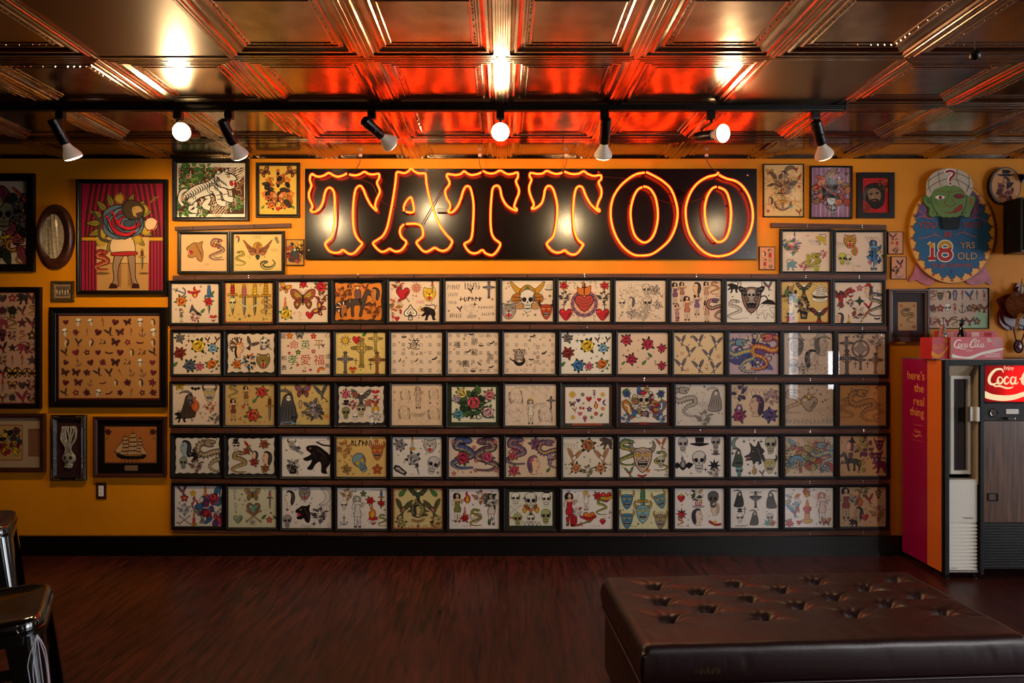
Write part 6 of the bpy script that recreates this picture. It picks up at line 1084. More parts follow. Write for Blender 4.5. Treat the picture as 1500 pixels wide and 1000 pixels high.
# two pictures under the short rail
R_ = (262, 339, 338, 401.4); a = mk(R_, 4.4, '#dcb484')
draw(a, B([(profilecat, .3, .45, .62, {'c': '#a8743c', 'st': '#2a1a10'}), (snake, .78, .42, .66, {'c': '#8a5a4a', 'bel': '#c8a080'}), (flower, .72, .3, .2, {'c': '#a84a3a', 'b': 50}), (ornate, .8, .3, .2, {'cols': (GY, BR)}), (scribble, .56, .82, .14, {'c': '#b86a4a', 'h': .2}), (banner, .8, .62, .26, {'c': '#a89078'})]))
picture('framed_flash_sheet', 'framed sheet with a roaring tiger head and a snake, under the short rail', 'picture', R_, a, None, 4.4)
R_ = (338.5, 338.8, 418, 401.4); a = mk(R_, 4.6, '#dcbc78')
def phoenix(a):
    a.ell(0, .12, .2, .22, GO, .02, n=16)
    for m in (1, -1):
        for i in range(6): a.shape([(m * .08, .0 - i * .03), (m * (.34 - i * .02), .16 - i * .05), (m * (.66 - i * .06), .46 - i * .13), (m * (.4 - i * .04), .04 - i * .06)], '#a8683c' if i % 2 else '#8a4a2c', .014)
    a.shape([(-.08, .02), (-.06, -.22), (0, -.3), (.06, -.22), (.08, .02), (.04, .2), (.12, .18), (.02, .28), (-.04, .2)], '#a8683c', .02); a.shape([(-.1, -.26), (.1, -.26), (0, -.46)], DG, .02)
draw(a, B([(phoenix, .5, .42, .62, {}), (snake, .14, .66, .44, {'c': '#7a7a3c', 'm': -1}), (snake, .72, .8, .36, {'c': '#5a5a3c', 'bel': '#c8b468', 'w': .2, 'pts': [(.3, .3), (.5, 0), (.2, -.3), (-.3, -.3), (-.5, 0), (-.2, .12)]}), (head, .07, .14, .2, {'hat': RD}), (coffin, .9, .16, .2, {'c': '#b8a068', 'c2': BK, 'r': .4}), (wave, .84, .42, .2, {'c': BR}), (scribble, .48, .08, .24, {'h': .2, 'c': '#8a7a4a'}), (star, .3, .6, .05, {}), (star, .34, .64, .05, {}), (star, .64, .62, .05, {})]))
picture('framed_flash_sheet', 'framed sheet with a phoenix spreading its wings over two snakes', 'picture', R_, a, None, 4.6)
R_ = (419.5, 350.5, 446, 389); a = mk(R_, 1.2, '#b8883c')
draw(a, B([(ornate, .5, .5, .95, {'cols': ('#8a2a20', YL_, '#a83a2c', BK), 'n': 30, 'r': .4}), (reaper, .5, .55, .7, {'c': '#3a4444', 'b': 40})]))
picture('framed_print', 'tiny red and gold print hung against the corner of the sign board', 'picture', R_, a, None, 1.2, depth=.014, fm=m_framebr)

# left block
R_ = (-32, 255, 53, 398); a = mk(R_, 11, '#d8c4a4')
draw(a, B([(ornate, .5, .5, .92, {'cols': (YL_, '#8a3a4a', GY, '#b89a60', DG), 'n': 34, 'seed': 91, 'r': .5}), (skull, .45, .42, .4, {'c': '#8a8060', 'b': 50}), (snake, .78, .42, .7, {'c': '#c84a3c', 'bel': OR, 'pts': [(-.1, .5), (.1, .3), (.22, .1), (.24, -.1), (.1, -.3), (-.1, -.4)], 'b': 60}), (snake, .9, .45, .6, {'c': BK, 'bel': BK, 'pts': [(.0, .3), (.1, .1), (.08, -.1), (0, -.3)], 'b': 60, 'w': .14}), (dragon, .76, .84, .34, {'c': '#8a3a44', 'mane': GO, 'b': 60}), (sun, .55, .7, .2, {'b': 60})]))
picture('framed_print', 'print of a flaming skull and black serpent in a wide black frame', 'picture', R_, a, None, 11, depth=.03)
# oval plaque
def oval(cx, cy, rx, ry, n=48): return [((cx + rx * cos(2 * pi * i / n)), (cy + ry * sin(2 * pi * i / n))) for i in range(n)]
m_wood = noisy(mat('dark_carved_wood', '#3c1c10', .38), (2, 2, 14), 3, '#2c130a', '#4a2415', bump=.15)
m_sil = noisy(mat('embossed_tin_relief', '#c0ac90', .36, .35), (1, 1, 1), 60, '#a89070', '#d8c4a4', bump=.4, dist=.002)
o = W(84, 347); t = thing('oval_plaque', 'oval wooden plaque with a tarnished metal relief of a robed saint', 'plaque', (o.x, -.0005, o.z))
mb = MB(); N = 48; vs = []; fs = []
for s_, y in ((1, 0), (1, -.02), (.97, -.034), (.9, -.042), (.8, -.04), (.70, -.028), (.66, -.022)):
    vs += [(.128 * s_ * cos(2 * pi * i / N), y, .228 * s_ * sin(2 * pi * i / N)) for i in range(N)]
for k in range(6):
    for i in range(N): fs.append((k * N + i, k * N + (i + 1) % N, (k + 1) * N + (i + 1) % N, (k + 1) * N + i))
fs.append(tuple(6 * N + i for i in range(N)))
mb.add(vs, fs).build('wood_surround', m_wood, t, smooth=50)
mb = MB(); nx, nz = 36, 64; vs = []; fs = []
for j in range(nz + 1):
    for i in range(nx + 1):
        u, v = -1 + 2 * i / nx, -1 + 2 * j / nz
        r_ = math.hypot(u, v)
        x, z = u * math.sqrt(max(0, 1 - v * v / 2)), v * math.sqrt(max(0, 1 - u * u / 2))
        hgt = .006 * max(0, 1 - (abs(x) / .42) ** 2) * (1 if -.72 < z < .75 else 0) + .003 * max(0, cos(x * 18 + z * 3)) * (abs(x) < .5)
        hgt += .006 * math.exp(-((x / .2) ** 2 + ((z - .6) / .14) ** 2)) + .005 * math.exp(-((x / .3) ** 2 + ((z + .8) / .1) ** 2))
        hgt += .003 * (abs(x) > .55) * abs(sin(math.atan2(z, x) * 22))
        vs.append((-.012 + .078 * x, -.026 - hgt, .158 * z))
for j in range(nz):
    for i in range(nx): a_ = j * (nx + 1) + i; fs.append((a_, a_ + 1, a_ + nx + 2, a_ + nx + 1))
mb.add(vs, fs).build('metal_relief', m_sil, t, smooth='full')

# rose-lady picture
R_ = (115, 263.5, 247, 431.5); fw = 6; a = mk(R_, fw, '#7a1430'); A_ = a.w / a.h
a.at(.5, .5, 1)
for i in range(22):
    x = -A_ / 2 + A_ * i / 22; a.shape([(x, .5), (x + A_ / 44, .5), (x + A_ / 44 - .02 * (1 if i > 10 else -1), 0), (x + .004, -.5)], ('#4a2a20', '#a81838')[i % 2], 0)
a.base = 24; full(a, '#caa468', .17, .5, .83, 1); full(a, '#b88a50', .17, .745, .83, 1)
a.base = 27; a.at(.5, .5, 1)
a.shape(oval(-.2, -.34, .08, .012, 12), '#6a4a28', 0); a.shape(oval(.2, -.34, .05, .01, 12), '#6a4a28', 0); a.line([(-.235, -.245), (.235, -.245)], .006, BR)
for m in (1, -1):
    x = m * A_ / 2
    a.shape([(x, .5), (m * .1, .5), (m * .17, .3), (m * .23, .1), (m * .25, .0), (x, .0)], '#a01a3c', 0, sm=False)
    for k in range(4): a.cur([(m * (.14 + k * .05), .5), (m * (.2 + k * .045), .2), (m * (.26 + k * .03), .0)], .024, '#4a1c1e')
    a.poly([(x, .0), (m * .25, .0), (m * .245, -.035), (x, -.035)], '#c89020'); a.line([(x, .0), (m * .25, .0), (m * .245, -.035), (x, -.035)], .005, BK)
    a.poly([(x, -.04), (m * .245, -.04), (m * .24, -.5), (x, -.5)], '#a01a3c')
    for k in range(4): a.line([(m * (.26 + k * .03), -.04), (m * (.26 + k * .03), -.5)], .013, '#4a1c1e')
k0 = a.k
a.base = k0 + 2; a.at(.5, .5, 1)
for i in range(16):
    t_ = i * pi / 8; leaf(a, -.02 + .19 * cos(t_), .13 + .17 * sin(t_), .13, .06, t_, '#8a7a30', .006)
for x, y in ((-.03, .36), (-.2, -.04), (.14, -.02), (.22, .06), (.2, .26), (-.19, .03)):
    star_pts = [((.055 if k % 2 else .032) * cos(k * pi / 12) + x, (.055 if k % 2 else .032) * sin(k * pi / 12) + y) for k in range(24)]; a.shape(star_pts, '#b89830', .003, sm=False)
a.cur([(-.28, .24), (-.24, .18), (-.2, .16), (-.22, .05), (-.2, -.02), (-.12, -.04)], .03, '#4a4030')
a.shape([(-.08, .0), (.08, .0), (.12, -.12), (.09, -.17), (-.06, -.17), (-.12, -.11)], '#dcb890', .007)
for m, pts in ((1, [(.09, -.15), (.1, -.26), (.1, -.38), (.13, -.46), (.08, -.46), (.055, -.36), (.04, -.26), (.03, -.16)]), (-1, [(.08, -.15), (.11, -.26), (.1, -.38), (.12, -.46), (.06, -.46), (.065, -.36), (.05, -.26), (.01, -.16)])):
    P_ = [(m * x + .02, y) for x, y in pts]; a.shape(P_, '#a88a70', .008)
    for k in range(14): y = -.18 - k * .02; a.line([(m * .03 + .02, y), (m * .1 + .02, y - .03)], .003, BR); a.line([(m * .1 + .02, y), (m * .03 + .02, y - .03)], .003, BR)
a.shape([(-.09, -.145), (.12, -.135), (.12, -.17), (-.09, -.175)], '#a82820', .006)
for x in (-.09, .12): a.poly([(x - .04, -.5 + .02), (x + .04, -.48), (x + .035, -.44), (x - .02, -.43)], '#3a1414')
cols = ['#5a6c80', '#46586c', '#6a7c90', '#8a2430', '#4c5e74', '#b8202c', '#5a6c80', '#3c4a5c']
for k, c_ in enumerate(cols):
    r = .19 - k * .021; cx_, cy_ = -.0 + .008 * k, .14 - .002 * k
    a.shape([(cx_ + r * (1.05 + .1 * sin(j * 2.2 + k)) * cos(j * pi / 5 + k), cy_ + r * .86 * (1 + .1 * sin(j * 2.2 + k)) * sin(j * pi / 5 + k)) for j in range(10)], c_, .007)
for q in ([(-.15, .2), (-.08, .06), (.04, .02), (.12, .06)], [(-.1, .24), (-.04, .12), (.06, .08), (.12, .1)]): a.cur(q, .024, '#c01c28'); a.cur([(x, y - .018) for x, y in q], .01, BK)
a.shape([(.0, .28), (.04, .34), (.12, .34), (.2, .28), (.2, .22), (.16, .17), (.06, .17), (.01, .22)], '#4a3a28', .009); a.shape([(.09, .28), (.16, .29), (.19, .24), (.13, .22), (.14, .19), (.1, .2)], '#b89058', .005); a.ell(.11, .275, .012, .009, YL_, .004, n=8)
a.ell(.27, .12, .062, .062, '#dcb890', .006, n=16); a.cur([(.23, .06), (.3, .08), (.335, .16)], .012, '#a82820')
a.cur([(.26, .32), (.3, .36), (.34, .38)], .016, '#8a5a2c'); a.cur([(.29, .38), (.31, .34)], .014, '#8a5a2c')
a.sc *= 1
kk = a.k
for fn, u, v, s, kw in ((snake, .25, .72, .2, {'c': '#9a3428', 'bel': '#c87850', 'w': .2}), (dagger, .74, .71, .2, {'h': GO, 'rub': '#6a3420'})): a.base = kk; a.at(u, v, s); fn(a, **kw)
a.base = 0
picture('framed_print', 'tall painting of a blue rose with stockinged legs between red curtains', 'picture', R_, a, None, fw, depth=.03)
# tiny gilt photo
m_gilt = noisy(mat('worn_gilt', '#6a5030', .4, .7), (1, 1, 1), 80, '#4a3820', '#8a6c40', bump=.5)
R_ = (76.5, 411.5, 109.5, 441.5); a = mk(R_, 5, '#a08060'); full(a, '#6a5444', .08, .12, .92, .88)
draw(a, B([(head, .15 + .175 * i, .5 + .05 * (i % 2), .44, {'skin': '#c8b098', 'hair': '#30241c'}) for i in range(5)]))
picture('framed_photo', 'tiny group photo in a worn gilt frame under the oval plaque', 'picture', R_, a, None, 5, fm=m_gilt, depth=.016)
# tall sheet at the edge
R_ = (-52, 420.5, 62.5, 598); fw = 7; a = mk(R_, fw, '#7a2430'); full(a, '#bc9078', .02, .01, .965, .99)
rr = random.Random(5); its = []
for i in range(7):
    for j in range(9):
        f_ = rr.choice([heart, flower, butterfly, skull, eagle, snake, head, swallow, ornate, rose, star, panther, dagger])
        kw = {} if f_ in (head, dagger, eagle) else ({'cols': (BK, '#7a2a3a', GY)} if f_ is ornate else {'c': rr.choice(['#5a2430', '#8a3040', '#2c2420', '#4a3a38'])})
        its.append((f_, (i + .5) / 7, (j + .5) / 9, rr.uniform(.09, .13), kw))
draw(a, B(its))
picture('framed_print', 'tall pinkish sheet of dark small drawings with a glossy black frame', 'picture', R_, a, None, fw, depth=.03)
# wide sampler
R_ = (76, 450, 246, 596); fw = 9; a = mk(R_, fw, '#0c0908'); full(a, '#c8b49c', .0, .0, 1, .012); full(a, '#5a1a18', .01, .02, .99, .985)
a.base = 4; full(a, '#c0884c', .018, .03, .982, .965); a.base = 0; its = []
for j in range(8):
    for i in range(9 if j % 2 else 8):
        n_ = 9 if j % 2 else 8; f_ = rr.choice([heart, flower, ornate, swallow, skull, heart, rose, butterfly, banner, anchor, head, dagger])
        kw = {'ban': None} if f_ is heart else {}
        if f_ in (heart, flower, rose, banner, butterfly): kw = {'c': rr.choice(['#6a2030', '#7a2838', '#5a1c28'])}
        if f_ in (rose, butterfly): kw[('lf' if f_ is rose else 'c2')] = '#3c3428'
        if f_ is ornate: kw = {'cols': ('#5a2030', BK), 'n': 7}
        if f_ is swallow: kw = {'c': '#3c3430', 'c2': '#6a2030'}
        kw['r'] = rr.uniform(-.4, .4); its.append((f_, (i + .7) / (n_ + .4), .1 + j * .115, rr.uniform(.085, .11), kw))
draw(a, B(its, 8))
picture('framed_print', 'wide tan parchment with rows of tiny red and black drawings', 'picture', R_, a, None, fw, depth=.032)
# double-window mat
R_ = (-36, 605, 68.5, 690.5); fw = 6.5; a = mk(R_, fw, '#b89a7a'); a.base = 2; full(a, '#8a2c20', .3, .14, .70, .86); full(a, '#b89058', .31, .155, .69, .845); full(a, '#7a4a34', .79, .22, .97, .78); full(a, '#8a5a40', .80, .235, .96, .765); a.base = 0
draw(a, B([(ornate, .5, .5, .6, {'cols': (RD, BK, YL_, '#4a3a28'), 'n': 22, 'r': .5}), (swallow, .58, .5, .24, {}), (rose, .6, .25, .2, {'c': '#6a2a44'}), (heart, .42, .7, .2, {}), (curls, .82, .29, .12, {'c': BR, 'w': .06}), (curls, .94, .29, .12, {'c': BR, 'w': .06})] + [(scribble, .88, .42 + k * .08, .1, {'h': .08, 'w': .03, 'c': BR, 'seed': k}) for k in range(4)], 12))
picture('framed_print', 'double-window cream mat with a bird drawing and a small text card', 'picture', R_, a, None, fw, depth=.03, fm=m_framebr)
# carved skull panel
a0, b0 = W(77, 703), W(128, 607); w_, h_ = b0.x - a0.x, b0.z - a0.z
t = thing('carved_panel', 'narrow black ornate panel carved with a long-haired grey skull', 'plaque', ((a0.x + b0.x) / 2, -.0005, (a0.z + b0.z) / 2))
MB().ringframe(w_, h_, [(0, 0), (0, -.02), (.004, -.026), (.016, -.022), (.024, -.03), (.032, -.022), (.038, -.012), (.038, 0)]).build('frame', noisy(mat('blackened_carved_frame', '#15100c', .3), (1, 1, 1), 70, '#0c0907', '#2a2018', bump=.8, dist=.004), t)
cm = MB()
for sx in (-1, 1):
    for sz in (-1, 1):
        for k in range(7):
            cm.lathe([(.0, 0), (.006, .002), (.004, .006), (0, .007)], (sx * (w_ / 2 - .012 - .0), -.026, sz * (h_ / 2 - .015 - k * .011)), (0, -1, 0), 8)
            if k < 4: cm.lathe([(.0, 0), (.006, .002), (.004, .006), (0, .007)], (sx * (w_ / 2 - .024 - k * .012), -.026, sz * (h_ / 2 - .013)), (0, -1, 0), 8)
cm.build('corner_ornaments', m_gilt, t)
MB().box(-w_ / 2 + .037, w_ / 2 - .037, -.008, -.001, -h_ / 2 + .037, h_ / 2 - .037).build('panel', mat('dark_red_panel', '#32100f', .6), t)
m_bone = noisy(mat('grey_painted_carving', '#8a8070', .45), (1, 1, 1), 40, '#6a6052', '#a0968a', bump=.4)
sk = MB()
def blob(mb, x, y, z, rx, ry, rz, n=14):
    mb.add(*sphere_vf(x, y, z, rx, ry, rz, n))
def sphere_vf(x, y, z, rx, ry, rz, n=14, m=8):
    vs, fs = [], []
    for j in range(m + 1):
        t_ = pi * j / m
        for i in range(n): p = 2 * pi * i / n; vs.append((x + rx * sin(t_) * cos(p), y + ry * sin(t_) * sin(p), z + rz * cos(t_)))
    for j in range(m):
        for i in range(n): fs.append((j * n + i, j * n + (i + 1) % n, (j + 1) * n + (i + 1) % n, (j + 1) * n + i))
    return vs, fs
for (x, z, rx, rz, ry) in ((.0, -.075, .05, .045, .014), (.0, -.125, .03, .025, .01)): blob(sk, x, -.012, z, rx, ry, rz)
for k in range(9):
    x = -.055 + k * .0138
    sk.tube(cr([(x * .55, -.016, -.05), (x * .3, -.02, .0), (x * .9 + .012 * sin(k * 2), -.018, .06), (x + .01 * cos(k), -.014, .12), (x * .8, -.012, .15)], n=5), [.004 + .003 * sin(i / 20 * pi) for i in range(21)], 7)
for k in range(5): sk.tube([(-.02 + k * .01, -.022, -.13), (-.02 + k * .01, -.022, -.14)], .004, 6)
sk.build('carved_skull', m_bone, t, smooth='full')
MB().add(*sphere_vf(-.018, -.022, -.07, .012, .006, .014)).add(*sphere_vf(.02, -.022, -.07, .012, .006, .014)).add(*sphere_vf(0, -.024, -.095, .005, .004, .008)).build('eye_sockets', mat('black_hollow', '#080606', .8), t)
# ship picture
R_ = (139.5, 609.5, 245.5, 698); fw = 5.5; a = mk(R_, fw, '#0d0907'); full(a, '#7a4a34', .098, .115, .902, .81); a.base = 3; full(a, '#b86c30', .11, .13, .89, .79); a.base = 0
draw(a, B([(ship, .51, .48, .64, {}), (rose, .155, .22, .16, {'c': '#4a2418', 'lf': BK}), (rose, .845, .22, .16, {'c': '#4a2418', 'lf': BK}), (wave, .5, .76, .36, {'c': BK}), (leaf_, .15, .36, .1), (leaf_, .85, .36, .1, {'m': -1})], 12))
a.base = 20; full(a, '#8a6a54', .41, .85, .61, .95); a.base = 0
picture('framed_print', 'black-matted drawing of a three-masted ship on orange paper', 'picture', R_, a, None, fw, depth=.03, fm=m_framebr)
# wall outlet
a0, b0 = W(141.5, 730.5), W(156.5, 706.5); w_, h_ = b0.x - a0.x, b0.z - a0.z
t = thing('wall_outlet', 'power outlet with a dark plate on the yellow wall over the baseboard', 'outlet', ((a0.x + b0.x) / 2, -.0005, (a0.z + b0.z) / 2))
MB().box(-w_ / 2, w_ / 2, -.006, 0, -h_ / 2, h_ / 2, .002).build('cover_plate', mat('dark_outlet_plate', '#3a1c18', .3), t)
MB().box(-w_ * .24, w_ * .24, -.009, -.0062, -h_ * .32, h_ * .32, .001).build('socket', m_white, t)
sl = MB()
for z in (-.014, .016):
    for x in (-.006, .006): sl.box(x - .001, x + .001, -.0095, -.0091, z - .004, z + .004)
    sl.box(-.0015, .0015, -.0095, -.0091, z - .011, z - .008)
sl.build('slots', m_blk, t)

# right block over the short rail
R_ = (1117, 240.5, 1176.8, 318.5); a = mk(R_, 1.6, '#dcba80')
draw(a, B([(curls, .5, .5, 1, {'c': '#a86a3c', 'n': 46, 'w': .012}), (anchor, .48, .66, .5, {'c': '#8a7460'}), (ornate, .48, .4, .5, {'cols': ('#9a7a58', '#6a5040', '#c8a070'), 'n': 22, 'r': .42, 'seed': 3}), (head, .48, .2, .22, {'skin': '#c8a07c', 'b': 40}), (candle, .48, .6, .3, {'c': '#b89468', 'b': 40}), (moon, .66, .12, .3, {'c': '#7a6450', 'r': -1}), (head, .15, .7, .18, {}), (dagger, .86, .3, .3, {'r': -.5}), (swallow, .82, .1, .12, {'c': RD}), (flower, .9, .42, .1, {}), (star, .1, .9, .1, {'c': RD}), (swallow, .9, .92, .14, {'c': '#a84a34'}), (butterfly, .14, .14, .16, {'c': '#b87a4a'}), (leaf_, .72, .84, .16)]))
picture('framed_print', 'cream print of an anchor and a woman, thin frame, touching the sign corner', 'picture', R_, a, None, 1.6, depth=.018)
R_ = (1185.3, 243.5, 1246.8, 321); a = mk(R_, 2.6, '#8a6488')
a.at(.5, .5, 1)
for k in range(9): a.poly([(-.4 + k * .09, -.5), (-.37 + k * .09, -.5), (-.36 + k * .09, .5), (-.39 + k * .09, .5)], '#9a7a98' if k % 2 else '#b890a0')
draw(a, B([(ornate, .5, .5, .85, {'cols': ('#b85a4a', '#a84a44', '#8a6a50', '#c87a58'), 'n': 26, 'r': .4, 'seed': 41}), (head, .5, .3, .44, {'skin': '#4a4440', 'hair': '#2a2826', 'b': 60}), (shoe, .5, .52, .4, {'c': '#1c1a1c', 'b': 60}), (lambda a: a.shape([(-.2, .1), (.2, .1), (.16, -.2), (-.1, -.2)], '#b8bcc4', .02), .5, .66, .4, {'b': 70}), (rose, .15, .4, .26, {'c': RD}), (flower, .74, .28, .16, {'c': '#d87a4a', 'b': 70}), (skull, .55, .87, .24, {'c': '#8a8a90', 'b': 50}), (flower, .9, .12, .1, {'c': BK})], 12))
picture('framed_print', 'purple print of a dark veiled head among red leaves', 'picture', R_, a, None, 2.6, depth=.022, rz=radians(.3))
R_ = (1254, 253.3, 1308, 320); fw = 8; a = mk(R_, fw, '#b81c20')
def beard(a):
    a.shape([(-.3, .3), (0, .42), (.3, .34), (.36, 0), (.3, -.3), (.1, -.44), (-.1, -.4), (-.24, -.2), (-.4, -.1), (-.34, .1)], '#241c1c', .02)
    a.shape([(-.22, .16), (.0, .26), (.2, .14), (.22, -.1), (.1, -.26), (-.08, -.24), (-.2, -.06)], '#8a6a50', .014)
    a.ell(-.1, .05, .06, .03, '#241c1c', .01, n=8); a.ell(.1, .08, .06, .03, '#241c1c', .01, n=8); a.cur([(-.02, .04), (-.08, -.08), (.0, -.09)], .024, '#c88a50'); a.shape([(-.12, -.14), (.12, -.12), (.16, -.28), (0, -.36), (-.14, -.28)], '#241c1c', .01); a.line([(-.05, -.18), (.06, -.17)], .03, '#a84a3c')
    for k in range(4): a.cur([(-.3 + k * .05, .26), (-.36 + k * .02, 0), (-.3, -.3)], .02, '#5a5048')
draw(a, B([(beard, .46, .5, .86, {}), (ornate, .82, .2, .36, {'cols': ('#8a5a30', '#4a2c1c', '#b08a40')}), (ornate, .14, .9, .3, {'cols': (GO, '#6a4020')})], 8))
picture('framed_print', 'dark bearded face on red in a wide flat black frame', 'picture', R_, a, None, fw, depth=.022, fprof=[(0, 0), (0, -.02), (fw / SC - .002, -.02), (fw / SC, -.016), (fw / SC, -.002)])
R_ = (1141, 335.6, 1218.2, 401.6); a = mk(R_, 4, '#e2c8b4')
draw(a, B([(star, .22, .36, .56, {'c': '#c85a34', 'n': 16, 'ow': .01}), (ornate, .22, .38, .42, {'cols': (OR, YL_, GN, BL), 'n': 16}), (panther, .82, .2, .3, {'c': '#c8a838'}), (wave, .68, .24, .3, {'c': BL}), (ornate, .66, .74, .5, {'cols': ('#b8a838', '#a8b040', '#c8b84a'), 'n': 20, 'ow': .008}), (ornate, .86, .56, .22, {'cols': (RD, PK)}), (ornate, .46, .86, .24, {'cols': (RD, PK)}), (panther, .2, .84, .3, {'c': '#6a90a0', 'm': -1}), (ornate, .05, .3, .24, {'cols': (BL, GN)}), (scribble, .53, .1, .1, {'c': RD, 'h': .3}), (snake, .72, .72, .36, {'c': '#b8b040', 'w': .16, 'b': 40}), (dagger, .26, .12, .24, {'rub': BK})]))
picture('framed_flash_sheet', 'framed sheet with a blazing orange sun face and a yellow serpent', 'picture', R_, a, None, 4)
R_ = (1219, 336.6, 1296.6, 402); a = mk(R_, 4, '#e2c8b4')
draw(a, B([(catface, .3, .22, .42, {'c': '#b8843c'}), (wave, .12, .28, .3, {'c': BK}), (flame, .4, .44, .34, {'c': OR, 'c2': '#8a8a3c'}), (skull, .14, .68, .34, {'c': '#c8bc4a'}), (skull, .26, .7, .3, {'c': '#d8d0a0'}), (wave, .76, .14, .36, {'c': BR}), (lady, .8, .56, .8, {'dress': BL, 'hair': '#2c4a6a', 'skin': '#6a94b0'}), (ornate, .84, .6, .5, {'cols': (BL, '#5a8ab0', BK, GN), 'seed': 5, 'r': .34}), (heart, .72, .76, .16, {'c': PK, 'b': 30}), (curls, .32, .88, .26, {'c': '#8a8a4a', 'w': .03}), (scribble, .48, .86, .12, {'h': .2})]))
picture('framed_flash_sheet', 'framed sheet with a tiger, yellow skulls and a blue mermaid', 'picture', R_, a, None, 4)
for R_, lab, its in (((1111.3, 361.3, 1134.6, 395.3), 'tiny orange card of three pin-up women at the foot of the sign', [(lady, .7, .35, .6, {}), (head, .25, .3, .3, {}), (lady, .35, .75, .5, {'m': -1}), (ornate, .75, .88, .2, {'cols': (BK, GY)})]),
                     ((1299.5, 339.5, 1322, 372.5), 'small card of a winged figure, upper one of two by the round sign', [(eagle, .3, .2, .4, {'c': '#8a3a34', 'c2': '#a86a5a'}), (lady, .6, .5, .5, {}), (flower, .25, .5, .2), (ornate, .5, .85, .3, {'cols': (BK, '#8a4a44')})]),
                     ((1304, 375.7, 1326.6, 409), 'small card of a dark bird, lower one of two by the round sign', [(swallow, .6, .3, .4, {'c': '#3c3040'}), (ornate, .3, .6, .4, {'cols': ('#8a3a44', BK)}), (banner, .5, .88, .5, {'c': '#b88a80'})])):
    a = mk(R_, 1, '#cc8c6a'); draw(a, B(its)); picture('framed_card', lab, 'picture', R_, a, None, 1.0, depth=.012)
# brown frame with a cloth drawing
R_ = (1298.8, 423.5, 1358, 500); fw = 6; a = mk(R_, fw, '#32262a'); full(a, '#b88c5c', .2, .2, .78, .84)
draw(a, B([(dragon, .5, .5, .34, {'c': '#5a4a40', 'mane': '#8a4a34'}), (flower, .3, .28, .1), (star, .7, .28, .1, {'c': RD}), (star, .3, .72, .06, {}), (ornate, .7, .76, .1, {'cols': (BR, RD)})], 10))
picture('framed_print', 'brown wooden frame holding a tan scrap drawing on a dark mount', 'picture', R_, a, None, fw, fm=m_framebr, depth=.03)
R_ = (1358.6, 421.5, 1447, 481.5); a = mk(R_, 1.4, '#d0b4a0')
a.shape([(a.w / a.h / 2, -.5), (a.w / a.h / 2, -.22), (a.w / a.h / 2 - .12, .0), (a.w / a.h / 2 - .5, -.3), (a.w / a.h / 2 - .6, -.5)], '#a8c4a0', 0, sm=False)
its = []
fl = [snake, mask, head, coffin, dagger, swallow, dagger, lady, rose, flower, skull, lady, anchor, flower, butterfly, eagle, ornate, heart, eagle, snake, star, eagle, flower, curls]
for k, f_ in enumerate(fl):
    kw = {}
    if f_ in (snake, rose, flower, coffin, butterfly, eagle, heart, mask): kw = {'c': ('#9a3a40', '#6a5a58', '#8a4a44')[k % 3]}
    its.append((f_, (k % 8 + .5) / 8, (k // 8 + .5) / 3, .27, kw))
draw(a, B(its, 8))
picture('framed_print', 'pale sheet with three rows of small faded drawings above the cartons', 'picture', R_, a, None, 1.4, depth=.018)
# oval print
o = W(1468, 273.5); t = thing('oval_plaque', 'small oval plaque with a drawing of a woman in a wide hat', 'plaque', (o.x, -.0005, o.z))
rx, rz = 23 / SC, 27.5 / SC
MB().extrude(oval(0, 0, rx, rz), -.03, 0).build('backing', m_blk, t, smooth=30)
a = Art(.2, .25); a.at(.5, .5, 1 / .25 * 1.0); a.sc = 1.0
a.poly(oval(.003, 0, rx * .9, rz * .93), '#c08858')
for fn, u, v, s, kw in ((tophat, .5, .3, .5, {'c': '#2a1c20', 'brim': .5}), (head, .48, .42, .42, {'skin': '#b8805a'}), (ornate, .5, .64, .6, {'cols': ('#4a2430', '#8a3a34', '#2a1c20'), 'n': 20}), (swallow, .6, .14, .16, {'c': BK})): a.base = 4; a.at(u, v, s); fn(a, **kw)
link('print', a.mesh('print'), t, (0, -.031, 0))

# round-headed novelty sign
cxp, cyp = 1390, 335
o = W(cxp, cyp); t = thing('painted_sign', 'oval painted age-limit sign with a green turbaned face and red ribbons', 'sign', (o.x, -.0005, o.z))
q = lambda pts: zo(pts, 5.554, 1330, 240)
L = lambda pts: [((x - cxp) / SC, (cyp - y) / SC) for x, y in pts]
m_rib = noisy(mat('painted_red_ribbon', '#a02838', .4), (1, 1, 1), 14, '#8a1c2c', '#b84a54')
MB().extrude(L(cr(q([(70, 800), (40, 880), (5, 940), (10, 960), (60, 945), (110, 975), (160, 990), (200, 965), (215, 930), (150, 860)]), True, 4)), -.008, 0).build('ribbon', m_rib, t)
MB().extrude(L(cr(q([(600, 820), (640, 870), (668, 940), (665, 985), (620, 965), (570, 985), (510, 985), (460, 955), (470, 930), (560, 890)]), True, 4)), -.0082, 0).build('ribbon', m_rib, t)
board_px = oval(1391.5, 341, 62.5, 74, 72)
MB().extrude(L(board_px), -.02, -.0085).build('board', mat('yellow_sign_paint', '#dc9418', .32), t, smooth=30)
a = Art(1, 1)
def PX(a): a.px(0, 0); a.ox, a.oz = -cxp / SC, cyp / SC; return a
PX(a)
sc_pts = []
for k in range(26):
    t0 = 2 * pi * k / 26
    for m_, r in ((0, .845), (.25, .90), (.5, .915), (.75, .90)): an = t0 + m_ * 2 * pi / 26; sc_pts.append((1391.5 + 62.5 * r * cos(an), 341 + 74 * r * sin(an)))
a.line(board_px, .8, '#5a3010', True); a.poly(sc_pts, '#2c5a80'); a.line(sc_pts, .8, BK, True)
